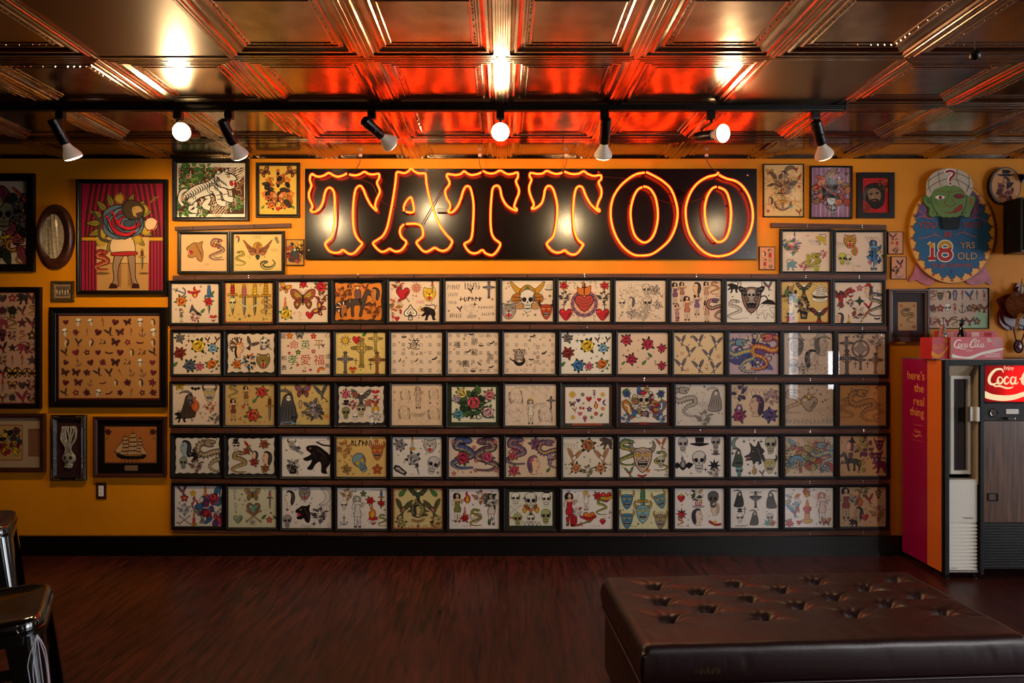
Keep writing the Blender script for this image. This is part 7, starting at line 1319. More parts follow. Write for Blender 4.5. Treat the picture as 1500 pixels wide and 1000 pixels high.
for k in range(26):
    an = 2 * pi * (k + .0) / 26 + .12; x, y = 1391.5 + 62.5 * .945 * cos(an), 341 + 74 * .945 * sin(an); a.ell(x, y, 2.0, 2.0, '#a82020', .4, '#5a1010', 8); a.ell(x, y, .8, .8, '#d8843c', 0, n=6)
a.shape(q([(490, 230), (540, 250), (560, 330), (545, 420), (520, 460), (500, 380)]), '#6a4a78', 0); a.shape(q([(130, 300), (90, 330), (60, 400), (90, 440), (140, 440)]), '#5a4a78', 0)
for pts in ([(95, 290), (120, 350), (150, 440), (200, 450)], [(60, 370), (110, 410), (130, 440)], [(40, 455), (100, 430), (150, 450)], [(530, 290), (520, 400), (480, 445), (560, 440), (620, 480)], [(550, 400), (575, 370)], [(70, 610), (140, 600), (200, 580), (250, 600)], [(200, 560), (215, 590)], [(370, 585), (430, 560), (480, 580), (540, 600)], [(440, 540), (430, 565)]): a.cur(q(pts), .9, '#b8604c')
TX = [('YOU', 145, 500, 50, '#b8483c', -.0), ('MUST', 510, 500, 44, '#a8403c', 0), ('BE', 312, 577, 44, '#b8483c', 0), ('YRS', 468, 665, 50, '#c89868', 0), ('OLD', 465, 752, 56, '#c89868', 0)]
for s_, x, y, h_, c_, r in TX:
    (X, Y), = q([(x, y)]); a.text(s_, X + .5, Y + .5, h_ / 5.554, BK, 0, 1.0); a.text(s_, X, Y, h_ / 5.554, c_, 0, 1.0)
a.my = -1
(X, Y), = q([(338, 828)]); a.text('to get tattooed', X, Y, 9.5, '#b0503c', 0, .9)
(X, Y), = q([(335, 880)]); a.text('!!', X, Y, 6, '#6a3a7a')
# the numerals
for ox_, c_, g in ((2.4, '#e6dccc', 2.2), (0, None, 0)):
    def num(pts_list, col, wd):
        for pts in pts_list: a.cur(q(pts), wd, col, n=6)
    one = [[(150, 670), (178, 650)], [(180, 645), (180, 770)], [(148, 772), (208, 772)]]
    def rings(col, wd):
        for cx_, cy_, rx_, ry_ in ((285, 677, 42, 34), (285, 742, 46, 38)):
            (X, Y), = q([(cx_, cy_)]); a.line([(X + rx_ / 5.554 * cos(k * pi / 12), Y + ry_ / 5.554 * sin(k * pi / 12)) for k in range(24)], wd, col, True)
    if c_: [a.line([(x, y) for x, y in q(p)], 7.5, c_) for p in one]; rings(c_, 8.2)
    else:
        [a.line(q(p), 5.2, '#a82420') for p in one]; rings('#a82420', 5.4); a.line(q([(152, 668), (178, 650)]), 4.5, GO); a.line(q([(180, 645), (180, 685)]), 5.2, GO)
        (X, Y), = q([(285, 677)]); a.line([(X + 42 / 5.554 * cos(k * pi / 12), Y + 34 / 5.554 * sin(k * pi / 12)) for k in range(11, 26)], 5.4, GO)
link('painted_front', a.mesh('painted_front'), t, (0, -.0203, 0))
hd = MB()
hd.extrude(L(cr(q([(100, 300), (108, 270), (140, 262), (160, 240), (180, 215), (320, 180), (440, 225), (455, 265), (490, 258), (525, 275), (520, 330), (485, 400), (480, 435), (450, 445), (415, 430), (400, 430), (320, 450), (250, 440), (210, 430), (180, 440), (145, 420), (150, 370), (120, 340)]), True, 4)), -.030, -.0206)
hd.build('face', mat('green_face_paint', '#5c7c2c', .35), t, smooth=30)
MB().extrude(L(cr(q([(125, 230), (130, 150), (180, 85), (260, 52), (340, 48), (430, 75), (490, 140), (498, 210), (475, 262), (450, 262), (400, 205), (320, 180), (230, 200), (180, 225), (155, 275), (125, 262)]), True, 4)), -.034, -.0302).build('turban', mat('cream_turban_paint', '#b8a690', .4), t, smooth=30)
MB().extrude(L(cr(q([(240, 435), (262, 444), (285, 438), (310, 446), (340, 438), (370, 442), (400, 430), (395, 490), (380, 535), (320, 538), (262, 535), (250, 480)]), True, 3)), -.034, -.0302).build('beard', mat('black_beard_paint', '#040303', .5, spec=.2), t, smooth=30)
a = PX(Art(1, 1))
a.shape(q([(195, 280), (230, 262), (280, 275), (240, 300)]), WH, .5); a.ell(*q([(240, 281)])[0], 2.6, 2.6, '#8a2030', .4, BK, 10)
a.shape(q([(345, 268), (390, 252), (435, 270), (390, 290)]), '#8a2c3c', .6); a.line(q([(345, 272), (435, 274)]), .7, BK)
a.shape(q([(340, 395), (400, 340), (415, 350), (410, 375), (360, 402), (320, 402)]), '#b02030', .6)
a.line(q(cr([(165, 245), (170, 330), (200, 390), (235, 432), (262, 444)], False, 4)), .9, BK); a.line(q(cr([(452, 262), (450, 330), (425, 390), (400, 430)], False, 4)), .9, BK)
for e_ in ([(165, 270), (130, 262), (100, 300), (125, 345), (150, 370), (146, 420), (180, 442), (210, 425), (205, 400)], [(455, 270), (490, 258), (525, 280), (520, 330), (488, 400), (480, 435), (448, 444), (420, 425), (425, 395)]): a.line(q(cr(e_, False, 4)), .9, BK)
a.shape(q([(120, 290), (150, 285), (160, 330), (140, 330)]), '#48662a', 0); a.shape(q([(480, 280), (505, 290), (490, 340), (465, 330)]), '#8a7434', 0)
for pts in ([(262, 395), (300, 405), (340, 395), (380, 370)], [(290, 390), (292, 410)], [(305, 392), (305, 414)], [(320, 390), (322, 414)], [(270, 325), (300, 350), (330, 355), (370, 330)], [(270, 325), (285, 305), (300, 290), (310, 240)], [(370, 330), (345, 310), (335, 290)], [(190, 240), (240, 225), (290, 245)], [(340, 240), (380, 225), (440, 245)], [(195, 290), (215, 330), (235, 350)], [(300, 225), (315, 245), (328, 222)]): a.cur(q(pts), .75, '#7a3c1c')
a.ell(*q([(186, 315)])[0], 1.6, 2, '#3c9a6a', .3, BK, 8)
for x, y in ((182, 400), (445, 400)): X, Y = q([(x, y)])[0]; a.line([(X - 2, Y), (X + 2, Y)], .6, '#7a3c1c'); a.line([(X, Y - 2), (X, Y + 2)], .6, '#7a3c1c')
link('face_drawing', a.mesh('face_drawing'), t, (0, -.0303, 0))
a = PX(Art(1, 1))
for pts in ([(130, 220), (200, 165), (300, 130), (400, 150), (490, 215)], [(140, 150), (220, 95), (310, 75), (400, 95), (470, 130)], [(240, 190), (225, 130), (222, 68)], [(395, 190), (370, 130), (375, 56)], [(450, 235), (470, 170), (465, 110)], [(160, 235), (140, 180), (150, 125)]): a.cur(q(pts), .8, BK)
a.cur(q([(275, 85), (300, 65), (335, 72), (340, 100), (315, 125), (310, 150)]), 5.6, WH); a.cur(q([(278, 80), (310, 66), (345, 78), (342, 105), (320, 125), (315, 150)]), 3.6, '#8a1c2c'); a.ell(*q([(315, 172)])[0], 3, 3, WH, 0, n=10); a.ell(*q([(316, 170)])[0], 2, 2, '#8a1c2c', 0, n=10)
link('turban_drawing', a.mesh('turban_drawing'), t, (0, -.0343, 0))

# loudspeaker
o0, o1 = W(1482, 371, -.12), W(1535, 292, -.12); 
t = thing('loudspeaker', 'black box loudspeaker fixed to the wall next to the round sign', 'speaker', ((o0.x + o1.x) / 2, -.0005, (o0.z + o1.z) / 2))
w_, h_ = (o1.x - o0.x) / 2, (o1.z - o0.z) / 2
MB().box(-w_, w_, -.20, -.04, -h_, h_, .006).build('cabinet', m_blk, t)
MB().box(-w_ + .012, w_ - .012, -.206, -.2005, -h_ + .012, h_ - .012, .003).build('grille', noisy(mat('black_speaker_cloth', '#0a0807', .9), (1, 1, 1), 300, '#050404', '#110d0c'), t)
MB().box(-w_ + .02, -w_ + .07, -.2075, -.2063, -h_ + .03, -h_ + .038).build('name_plate', m_chr, t)
MB().box(-.03, .03, -.04, 0, -.05, .05, .003).build('wall_bracket', m_blk, t)
o = W(1508, 258, -.06); t = thing('wall_camera', 'small black round device on the wall above the loudspeaker', 'camera', (o.x, -.0005, o.z))
MB().lathe([(.03, 0), (.03, .01), (.012, .014), (.012, .04), (0, .04)], (0, 0, 0), (0, -1, 0), 18).build('mount', m_blk, t, smooth=30); MB().add(*sphere_vf(0, -.07, 0, .038, .038, .038, 18, 10)).build('housing', m_blk, t, smooth='full')

# taxidermy plaque with medallion
o = W(1488, 450); t = thing('mounted_head', 'carved dark red plaque with a tusked animal head and hanging medallion', 'plaque', (o.x, -.0005, o.z))
sh = [(-.5, .5), (-.2, .62), (.0, 1.0), (.3, .8), (.55, .95), (.8, .55), (1.0, .2), (.85, -.3), (.9, -.7), (.4, -.95), (0, -.85), (-.35, -.95), (-.7, -.7), (-.78, -.3), (-.68, 0), (-.8, .3)]
k_ = .172
m_red = noisy(mat('dark_red_lacquered_wood', '#4a0c12', .34), (1, 1, 1), 14, '#3a080e', '#5c1218', bump=.3)
MB().extrude([(x * k_, z * k_) for x, z in cr(sh, True, 5)], -.02, 0).build('shield', m_red, t, smooth=40)
MB().extrude([(x * k_ * .86, z * k_ * .84) for x, z in cr(sh, True, 5)], -.034, -.0202).build('raised_shield', m_red, t, smooth=40)
m_fur = noisy(mat('brown_bristly_fur', '#5a2c18', .8), (4, 4, 4), 22, '#3a1a10', '#7a4428', bump=1.0, dist=.006)
hd = MB()
hd.tube(cr([(-.02, -.03, -.0), (-.01, -.08, .01), (.03, -.13, .0), (.07, -.18, -.02), (.10, -.21, -.03)], n=4), [.085, .09, .09, .085, .08, .075, .072, .068, .064, .06, .057, .054, .052, .051, .05, .05, .049], 18)
hd.build('head', m_fur, t, smooth='full')
MB().lathe([(.05, 0), (.052, .012), (.045, .02), (.0, .022)], (.10, -.205, -.03), (.6, -.75, -.15), 20).build('snout', mat('dark_red_snout', '#4a1014', .35), t, smooth=40)
MB().lathe([(0, 0), (.008, .001), (.0, .003)], (.100, -.228, -.026), (.6, -.75, -.15), 10).lathe([(0, 0), (.008, .001), (.0, .003)], (.128, -.212, -.026), (.6, -.75, -.15), 10).build('nostrils', m_blk, t)
ea = MB()
for x, zt in ((-.07, .11), (.02, .13)): ea.tube(cr([(x + .02, -.06, .06), (x, -.07, .09), (x - .01, -.07, zt)], n=4), [.026, .028, .028, .026, .022, .017, .012, .007, .002], 10)
ea.build('ear', m_fur, t, smooth='full')
MB().add(*sphere_vf(-.04, -.105, .04, .011, .011, .011)).add(*sphere_vf(.06, -.15, .05, .011, .011, .011)).build('eye', mat('glass_eye', '#0a0604', .05), t, smooth='full')
tk = MB()
tk.tube(cr([(-.04, -.10, -.05), (-.075, -.12, -.09), (-.09, -.12, -.13), (-.10, -.115, -.165)], n=5), [.02 - .0011 * i for i in range(16)], 10)
tk.build('tusk', noisy(mat('old_horn', '#8a6238', .3), (1, 1, 5), 8, '#6a4426', '#a87c4c'), t, smooth='full')
MB().tube(cr([(-.015, -.06, .09), (-.02, -.075, .14), (-.012, -.07, .20)], n=5), [.013 - .0011 * i for i in range(11)], 10).build('spike', mat('ivory_spike', '#8a7448', .3), t, smooth='full')
MB().tube([(-.01, -.04, -.09), (-.012, -.04, -.17)], .0035, 8).build('hook_rod', m_chr, t)
ch = MB()
for x0, x1 in ((-.045, -.022), (.055, .02)):
    for k in range(11):
        f_ = k / 10; ch.add(*sphere_vf(x0 + (x1 - x0) * f_, -.03, -.135 - .095 * f_, .0052, .0052, .0062, 8, 6))
ch.build('beaded_chain', m_blk, t, smooth='full')
MB().lathe([(0, 0), (.042, .0), (.042, .008), (.034, .012), (.028, .008), (0, .008)], (-.005, -.026, -.276), (0, -1, 0), 30, sx=.82, sy=1.15).build('medallion', m_blk, t, smooth=40)
MB().lathe([(.0, .0085), (.027, .0085), (.02, .012), (0, .0135)], (-.005, -.026, -.276), (0, -1, 0), 24, sx=.82, sy=1.15).build('medallion_stone', mat('dark_red_stone', '#5c1420', .15), t, smooth=50)
# ------------------------------------------------------------------ vending machine
def coke_logo(a, col, sh=None):
    """flowing script: 100 wide, 30 tall"""
    def st(pts, ws, c):
        q = cr(pts, False, 6); n = len(q)
        a.line(q, [ws[0] + (ws[1] - ws[0]) * sin(pi * i / (n - 1)) for i in range(n)], c)
    def go(c, g):
        st([(25, 22), (22, 27), (13, 26), (6, 19), (3, 11), (5, 5), (11, 4), (19, 9)], (1.2 + g, 4.4 + g), c)
        st([(9, 4), (12, 1), (20, 1), (30, -2), (38, -1), (40, 1)], (1 + g, 2.6 + g), c)
        for x in (19, 39, 71.5, 90): st([(x + 3.5, 14), (x - .5, 15), (x - 3, 10), (x - 1.5, 5), (x + 2.5, 5.5), (x + 5, 10), (x + 3.5, 14)], (1.2 + g, 2.9 + g), c)
        st([(33, 13), (30, 15.5), (26.5, 11), (27, 6), (30, 4.5), (34, 8)], (1.2 + g, 3 + g), c)
        st([(44.5, 16), (42.5, 8), (44, 4.5), (48, 7)], (1.2 + g, 2.2 + g), c)
        a.ell(51, 12, 1.7 + g / 2, 1.4 + g / 2, c, 0, n=8)
        st([(74, 25), (72, 30), (64, 28), (56, 18), (54, 9), (57, 4), (64, 5), (68, 9)], (1.2 + g, 4.4 + g), c)
        st([(70, 26), (66, 22), (69, 19), (76, 23), (84, 28)], (1 + g, 2.4 + g), c)
        st([(84, 26), (80, 18), (79, 8), (81, 4.5), (85, 8)], (1.2 + g, 3 + g), c)
        st([(96, 15), (93.5, 8), (95, 4.5), (100, 8)], (1.2 + g, 2.2 + g), c)
    if sh: go(sh, 2.2)
    go(col, 0)
def at_m(a, x, z, s): a.at(.5, .5, 1); a.ox, a.oz, a.sc, a.my = x, z, s, 1; return a

YF = -.47
vx0 = W(1385, 600, YF).x; vx1 = vx0 + .96; vtop = W(0, 527, YF).z
m_mag = mat('magenta_side_paint', '#96084a', .3); m_org = mat('orange_stripe_paint', '#d8702c', .3)
m_vblk = mat('black_machine_trim', '#0b0908', .55, spec=.25); m_vwht = mat('cream_machine_enamel', '#e6e0d4', .25)
vm = thing('vending_machine', 'old drinks vending machine with magenta side, glass column and lit red sign', 'vending machine', (vx0, 0, 0))
dx = vx1 - vx0
nx0, nx1 = W(1391, 0, YF).x - vx0, W(1435, 0, YF).x - vx0     # recessed column opening
yb = -.03
MB().box(0.004, nx0 - .004, YF + .02, yb, .03, vtop - .012).box(nx1 + .012, dx - .004, YF + .10, yb, .03, vtop - .012).box(nx0 - .004, nx1 + .012, YF + .19, yb, .03, vtop - .012).build('cabinet', m_vblk, vm)
ym = YF + .17
sp = (-.0006)
MB().box(-.004, .0035, ym, yb, .035, vtop - .004).build('magenta_panel', m_mag, vm)
MB().box(-.0045, .0035, YF + .032, ym - .0004, .035, vtop - .004).build('orange_panel', m_org, vm)
MB().box(-.003, nx0, YF, YF + .031, .03, vtop, .003).build('corner_post', m_vblk, vm)
MB().box(nx0 + .0004, dx, YF, YF + .031, vtop - .035, vtop, .002).build('top_rail', m_vblk, vm)
MB().box(-.006, dx, YF + .0315, yb, vtop - .0036, vtop + .003).build('top_sheet', mat('grey_steel_top', '#8a8078', .4, .6), vm)
# side lettering (reads towards the room, on the magenta side)
a = Art(1, 1)
def side(px, py):            # photo pixel on the side plane -> (distance from the wall, z)
    X = vx0 - .004; k = X / (px - CX); dist = k * F; return (D - dist, EYE + (CY - py) * k)
cl = '#e0a03c'
for s_, px, py, hp in (("here's", 1341.5, 549.5, 13), ('the', 1346, 568, 12.5), ('real', 1346, 587.5, 12.5), ('thing', 1343, 605, 16)):
    y, z = side(px, py); k = X_k = (vx0) / (px - CX); at_m(a, y, z, 1)
    a.text(s_, 0, 0, hp * k, cl, 0, .93)
me = a.mesh('side_lettering'); me.transform(Matrix.Rotation(-pi / 2, 4, 'Z')); link('side_lettering', me, vm, (-.0042, 0, 0)); a = Art(1, 1)
y, z = side(1344, 632); at_m(a, y - .05, z - .012, .0011); a.text('Coke', 45, 14, 20, cl)
at_m(a, y, z, 1); a.cur([(-.055, -.02), (-.02, -.035), (.02, -.02), (.05, -.028)], .008, cl, 2); a.line([(-.06, .045), (.06, .045)], .0012, cl); a.line([(-.06, -.06), (.06, -.06)], .0012, cl)
me = a.mesh('side_emblem')
me.transform(Matrix.Rotation(-pi / 2, 4, 'Z'))
o = link('side_emblem', me, vm, (-.0042, 0, 0))
# recessed column
yn = YF + .062
MB().box(nx0, nx0 + .004, YF + .032, yn + .03, .60, vtop - .036).box(nx1 - .004, nx1 + .002, YF + .012, yn + .03, .60, vtop - .036).build('recess_lining', mat('beige_recess_enamel', '#b8a488', .35), vm)
zl = W(0, 706, YF).z
gz0, gz1 = W(0, 700, YF).z + .012, W(0, 549.7, yn).z
gx0, gx1 = W(1391.8, 0, yn).x - vx0, nx1 - .006
zt_ = vtop - .037
MB().add([(nx0 + .0045, YF + .033, zt_), (nx1 - .0045, YF + .033, zt_), (nx1 - .0045, yn + .004, gz1 + .001), (nx0 + .0045, yn + .004, gz1 + .001), (nx0 + .0045, yn + .02, gz1 + .001), (nx1 - .0045, yn + .02, gz1 + .001), (nx1 - .0045, yn + .02, zt_), (nx0 + .0045, yn + .02, zt_)], [(0, 1, 2, 3), (3, 2, 5, 4), (4, 5, 6, 7), (7, 6, 1, 0), (0, 3, 4, 7), (1, 6, 5, 2)]).build('recess_hood', mat('beige_recess_enamel', '#b8a488', .35), vm)
dr = MB().ringframe(gx1 - gx0, gz1 - gz0, [(0, .02), (0, 0), (.003, -.004), (.021, -.004), (.024, 0), (.024, .02)]).build('glass_door', m_vwht, vm, loc=((gx0 + gx1) / 2, yn, (gz0 + gz1) / 2))
MB().box(-(gx1 - gx0) / 2 + .023, (gx1 - gx0) / 2 - .023, .006, .009, -(gz1 - gz0) / 2 + .023, (gz1 - gz0) / 2 - .023).build('door_pane', m_glass, dr)
MB().box(gx0 + .006, gx1 - .006, yn + .024, yn + .028, gz0 + .006, gz1 - .006).build('dark_interior', mat('dark_machine_interior', '#241c1a', .5), vm)
hz0, hz1 = W(0, 617, YF).z, W(0, 596, YF).z
MB().box(nx1 - .052, nx1 - .0045, YF + .01, YF + .035, hz0, hz1, .002).build('door_handle', mat('brushed_steel', '#b8b0a8', .3, .8), vm)
MB().box(nx1 - .021, nx1 - .004, YF - .006, YF + .0096, hz0, hz1, .002).build('handle_grip', m_vwht, vm)
zg = W(0, 767, YF).z; zb = W(0, 836, YF).z
MB().box(nx0 + .001, nx1 - .004, YF + .014, YF + .12, zg + .003, zl, .004).build('lower_panel', m_vwht, vm)
MB().box(nx0 + .001, nx1 - .004, YF + .015, yn + .02, zl + .0005, zl + .012, .003).build('recess_sill', m_vwht, vm)
MB().box(nx0 + .001, nx1 - .004, YF + .028, YF + .1, zb, zg - .002).build('vent_back', mat('vent_grey', '#6a625a', .5), vm)
gr = MB(); n = 13
for k in range(n):
    z = zb + (zg - zb) * (k + .5) / n
    gr.add([(nx0 + .002, YF + .013, z - .004), (nx1 - .005, YF + .013, z - .004), (nx1 - .005, YF + .027, z + .012), (nx0 + .002, YF + .027, z + .012), (nx0 + .002, YF + .012, z - .009), (nx1 - .005, YF + .012, z - .009), (nx1 - .005, YF + .0275, z - .009), (nx0 + .002, YF + .0275, z - .009)], [(0, 1, 2, 3), (0, 4, 5, 1), (4, 7, 6, 5), (0, 3, 7, 4), (1, 5, 6, 2)])
gr.build('vent_louvres', m_vwht, vm)
a = Art(1, 1); at_m(a, (nx0 + nx1) / 2 + .03, W(0, 759, YF).z, 1); a.text('Vendo', 0, 0, .012, '#1a1412', 0, 1.4)
at_m(a, nx0 + .04, zb + .012, 1); [a.line([(-.02 + .008 * k, 0), (-.015 + .008 * k, .002)], .004, '#5a5048') for k in range(5)]
link('maker_lettering', a.mesh('maker_lettering'), vm, (0, YF + .0118, 0))
MB().box(nx0, nx1 + .01, YF + .01, YF + .03, zb - .014, zb - .002, .002).build('kick_strip', mat('brushed_steel', '#b8b0a8', .3, .8), vm)
# right hand front
rx = nx1 + .003; post = W(1441, 0, YF).x - vx0
MB().box(rx, post, YF - .003, YF + .031, .03, vtop - .036, .002).build('divider_post', m_vblk, vm)
sz0, sz1 = W(0, 589, YF).z, W(0, 533, YF).z
sx0, sx1 = W(1442.5, 0, YF).x - vx0, dx - .03
MB().ringframe(sx1 - sx0 + .014, sz1 - sz0 + .014, [(0, .012), (0, -.002), (.007, -.004), (.009, .004), (.009, .01)]).build('sign_bezel', m_vblk, vm, loc=((sx0 + sx1) / 2, YF + .002, (sz0 + sz1) / 2))
def translucent(name, col, k):
    m = bpy.data.materials.new(name); m.use_nodes = True; nt = m.node_tree; b = nt.nodes['Principled BSDF']
    b.inputs['Base Color'].default_value = (*lin(col), 1); b.inputs['Roughness'].default_value = .2
    tl = nt.nodes.new('ShaderNodeBsdfTranslucent'); tl.inputs['Color'].default_value = (*lin(k), 1)
    mx_ = nt.nodes.new('ShaderNodeMixShader'); mx_.inputs['Fac'].default_value = .75
    nt.links.new(b.outputs[0], mx_.inputs[1]); nt.links.new(tl.outputs[0], mx_.inputs[2]); nt.links.new(mx_.outputs[0], nt.nodes['Material Output'].inputs['Surface'])
    return m
m_lr = translucent('backlit_red_plastic', '#b0101a', '#ee3a0c'); m_lw = mat('backlit_cream_plastic', '#f0e0c0', .2, emit='#ffd890', es=.55)
MB().box(sx0, sx1, YF + .006, YF + .009, sz0, sz1).build('sign_panel', m_lr, vm)
def art_to(mat_, name, a, parent, loc, rotz=0):
    me = a.mesh(name); me.materials.clear(); me.materials.append(mat_)
    if rotz: me.transform(Matrix.Rotation(rotz, 4, 'Z'))
    return link(name, me, parent, loc)
sw = sx1 - sx0; shh = sz1 - sz0
a = Art(1, 1); at_m(a, W(1447, 0, YF).x - vx0, W(0, 566.5, YF).z, .00415); coke_logo(a, WH)
at_m(a, W(1479, 0, YF).x - vx0, W(0, 539.5, YF).z, 1); a.text('Enjoy', 0, 0, .03, WH, 0, .9)
at_m(a, sx0, sz0, 1); a.shape([(0, .072), (.05, .052), (.13, .043), (.2, .05), (.3, .075), (sw, .12), (sw, .09), (.3, .045), (.2, .018), (.13, .008), (.06, .014), (0, .032)], WH, 0)
art_to(m_lw, 'sign_lettering', a, vm, (0, YF + .0058, 0))
tb = mat('sign_tube_lamp', '#ffffff', .4, emit=(1.0, .74, .36), es=17.0)
MB().tube([(sx0 + .17, YF + .055, sz0 + shh * .47), (sx1 - .05, YF + .055, sz0 + shh * .47)], .013, 12).build('tube_lamp', tb, vm, smooth='full')
MB().box(sx0 - .004, sx1 + .004, YF + .088, YF + .0995, sz0 - .01, sz1 + .01).box(sx0 - .004, sx1 + .004, YF + .032, YF + .0875, sz0 - .014, sz0 - .006).box(sx0 - .004, sx1 + .004, YF + .032, YF + .0875, sz1 + .006, sz1 + .014).box(sx0 - .012, sx0 - .006, YF + .032, YF + .0875, sz0 - .01, sz1 + .01).box(sx1 + .006, sx1 + .012, YF + .032, YF + .0875, sz0 - .01, sz1 + .01).build('light_box', mat('white_light_box', '#e8e4dc', .6), vm)
cz0, cz1 = W(0, 616, YF).z, W(0, 591, YF).z
cp = MB().box(post + .002, dx, YF + .002, YF + .03, cz0, cz1, .002).build('coin_panel', mat('charcoal_panel', '#1c1917', .55, spec=.25), vm)
cc = W(1455.5, 604.5, YF)
MB().lathe([(.0, 0), (.026, 0), (.028, .004), (.024, .008), (.02, .004), (0, .004)], (cc.x - vx0, YF + .0018, cc.z), (0, -1, 0), 28).build('coin_mechanism', m_chr, vm, smooth=40)
MB().box(cc.x - vx0 - .006, cc.x - vx0 + .014, YF - .006, YF - .0022, cc.z - .002, cc.z + .004, .001).build('key_slot', m_vblk, vm)
a0, b0 = W(1474, 606, YF), W(1492, 599, YF)
MB().box(a0.x - vx0, b0.x - vx0, YF - .001, YF + .0018, a0.z, b0.z, .0006).build('coin_label', m_white, vm)
a = Art(1, 1); at_m(a, (a0.x + b0.x) / 2 - vx0, (a0.z + b0.z) / 2, 1); [a.line([(-.03 + .011 * k, .004 - .008 * (k % 2)), (-.022 + .011 * k, .004 - .008 * (k % 2))], .003, '#6a6258') for k in range(6)]; link('coin_label_print', a.mesh('coin_label_print'), vm, (0, YF - .0012, 0))
a0, b0 = W(1473, 614, YF), W(1484, 611, YF); MB().box(a0.x - vx0, b0.x - vx0, YF - .02, YF + .0018, a0.z, b0.z, .001).build('coin_return_lever', m_chr, vm)
m_wv = noisy(mat('walnut_veneer', '#5a3a26', .3), (22, 1, 1.4), 2.4, '#3c2416', '#75503a')
wz0, wz1 = W(0, 765, YF).z, cz0 - .003
MB().box(post + .002, dx, YF + .002, YF + .03, wz0, wz1, .002).build('wood_panel', m_wv, vm)
a0, b0 = W(1447, 734, YF), W(1462, 722, YF)
MB().ringframe(b0.x - a0.x, b0.z - a0.z, [(0, .004), (0, -.005), (.006, -.005), (.008, .0015)]).build('coin_return', m_vblk, vm, loc=((a0.x + b0.x) / 2 - vx0, YF + .0015, (a0.z + b0.z) / 2))
MB().box(post + .002, dx, YF + .012, YF + .03, .07, wz0 - .003).build('lower_grille_back', m_vblk, vm)
gr = MB()
for k in range(16):
    z = .08 + (wz0 - .09) * k / 15.5; gr.box(post + .003, dx - .002, YF + .002, YF + .0118, z, z + .008)
gr.build('lower_grille', mat('dark_brown_grille', '#1c1410', .35), vm)
MB().box(dx - .02, dx + .003, YF - .002, YF + .031, .03, vtop, .002).build('end_post', m_vblk, vm)
ft = MB()
for x in (.02, .2, dx - .05):
    for y in (YF + .03, -.08): ft = MB().lathe([(.018, 0), (.018, .008), (.008, .01), (.008, .031), (0, .031)], (x, y, 0), (0, 0, 1), 12).build('leveling_foot', m_vblk, vm)

# cartons and bottles on top of the machine
TZ = vtop + .0031
m_cr = mat('carton_red', '#b8202a', .5); m_cr2 = mat('carton_pale_red', '#c8404a', .45)
def carton(px0, px1, ytop_px, dist_y, depth, m, lab, logo_col, extra, name='bottle_carton', dark=False, sd=None):
    x0, x1 = W(px0, 0, dist_y).x, W(px1, 0, dist_y).x; zt = W(0, ytop_px, dist_y).z
    t = thing(name, lab, 'carton', ((x0 + x1) / 2, dist_y, TZ), 'cartons on the vending machine')
    w_ = (x1 - x0) / 2; h_ = zt - TZ
    MB().box(-w_, w_, 0, .002, 0, h_).box(-w_, w_, depth - .002, depth, 0, h_).box(-w_, -w_ + .002, .002, depth - .002, 0, h_).box(w_ - .002, w_, .002, depth - .002, 0, h_).box(-w_ + .002, w_ - .002, .002, depth - .002, 0, .002).build('box', m, t)
    a = Art(1, 1); extra(a, w_, h_)
    link('printing', a.mesh('printing'), t, (0, -.0003, 0)); return t, w_, h_
def pr1(a, w, h):
    at_m(a, -w * .92, h * .48, w * .0122); coke_logo(a, '#f0e8dc')
    at_m(a, 0, 0, 1); a.text('CLASSIC', -w * .3, h * .39, h * .06, '#f0e8dc')
    a.shape([(-w, h * .24), (-w * .7, h * .14), (-w * .3, h * .12), (w * .2, h * .32), (w * .95, h * .5), (w * .95, h * .4), (w * .2, h * .2), (-w * .2, h * .02), (-w * .6, h * .04), (-w, h * .08)], '#f0e8dc', 0)
    a.text('8', w * .44, h * .86, h * .19, '#f0e8dc'); a.text('8', w * .54, h * .84, h * .15, '#e0d0c4')
    for k in range(4): a.line([(w * .6, h * (.92 - k * .1)), (w * .94, h * (.92 - k * .1))], h * .04, '#d8a8a4')
    for k in range(3): a.line([(w * .3, h * (.26 - k * .07)), (w * .9, h * (.26 - k * .07))], h * .03, '#e0c8c0')
    for k in range(9): a.line([(w * (.74 + k * .024), h * .56), (w * (.74 + k * .024), h * .94)], w * .008, '#d8b0aa')
def pr2(a, w, h):
    at_m(a, -w * .92, h * .48, w * .018); coke_logo(a, '#d8902c')
    at_m(a, 0, 0, 1); a.shape([(-w, h * .38), (-w * .3, h * .2), (w * .4, h * .36), (w, h * .64), (w, h * .5), (w * .4, h * .22), (-w * .2, h * .04), (-w, h * .12)], '#d8902c', 0); a.text('8', w * .62, h * .86, h * .2, '#d8902c'); a.text('8', w * .84, h * .86, h * .2, '#d8902c')
t1, w1, h1 = carton(1393.5, 1469, 493.3, YF + .05, .12, m_cr2, 'pale red drinks carton with white script, at the front of the machine top', WH, pr1)
MB().box(-w1 - .004, -w1 + .004, -.002, .0, 0, h1 + .002).build('carton_edge', mat('grey_card_edge', '#8a8478', .6), t1)
t2, w2, h2 = carton(1365.5, 1389, 494, YF + .07, .12, m_cr, 'deep red drinks carton with yellow script, beside the pale carton', YL_, pr2)
def pr3(a, w, h):
    at_m(a, 0, 0, 1)
    for k in range(4): a.poly([(-w + w * .5 * k, h * .5), (-w + w * .5 * k + w * .3, h * .5), (-w + w * .5 * k + w * .3, h * .95), (-w + w * .5 * k, h * .95)], ('#d89088', '#8a1420', '#e0b0a8', '#a81c28')[k])
carton(1386, 1460, 484.5, YF + .20, .12, mat('carton_rear_red', '#b82c34', .5), 'taller red carton standing behind the front cartons against the wall', WH, pr3)
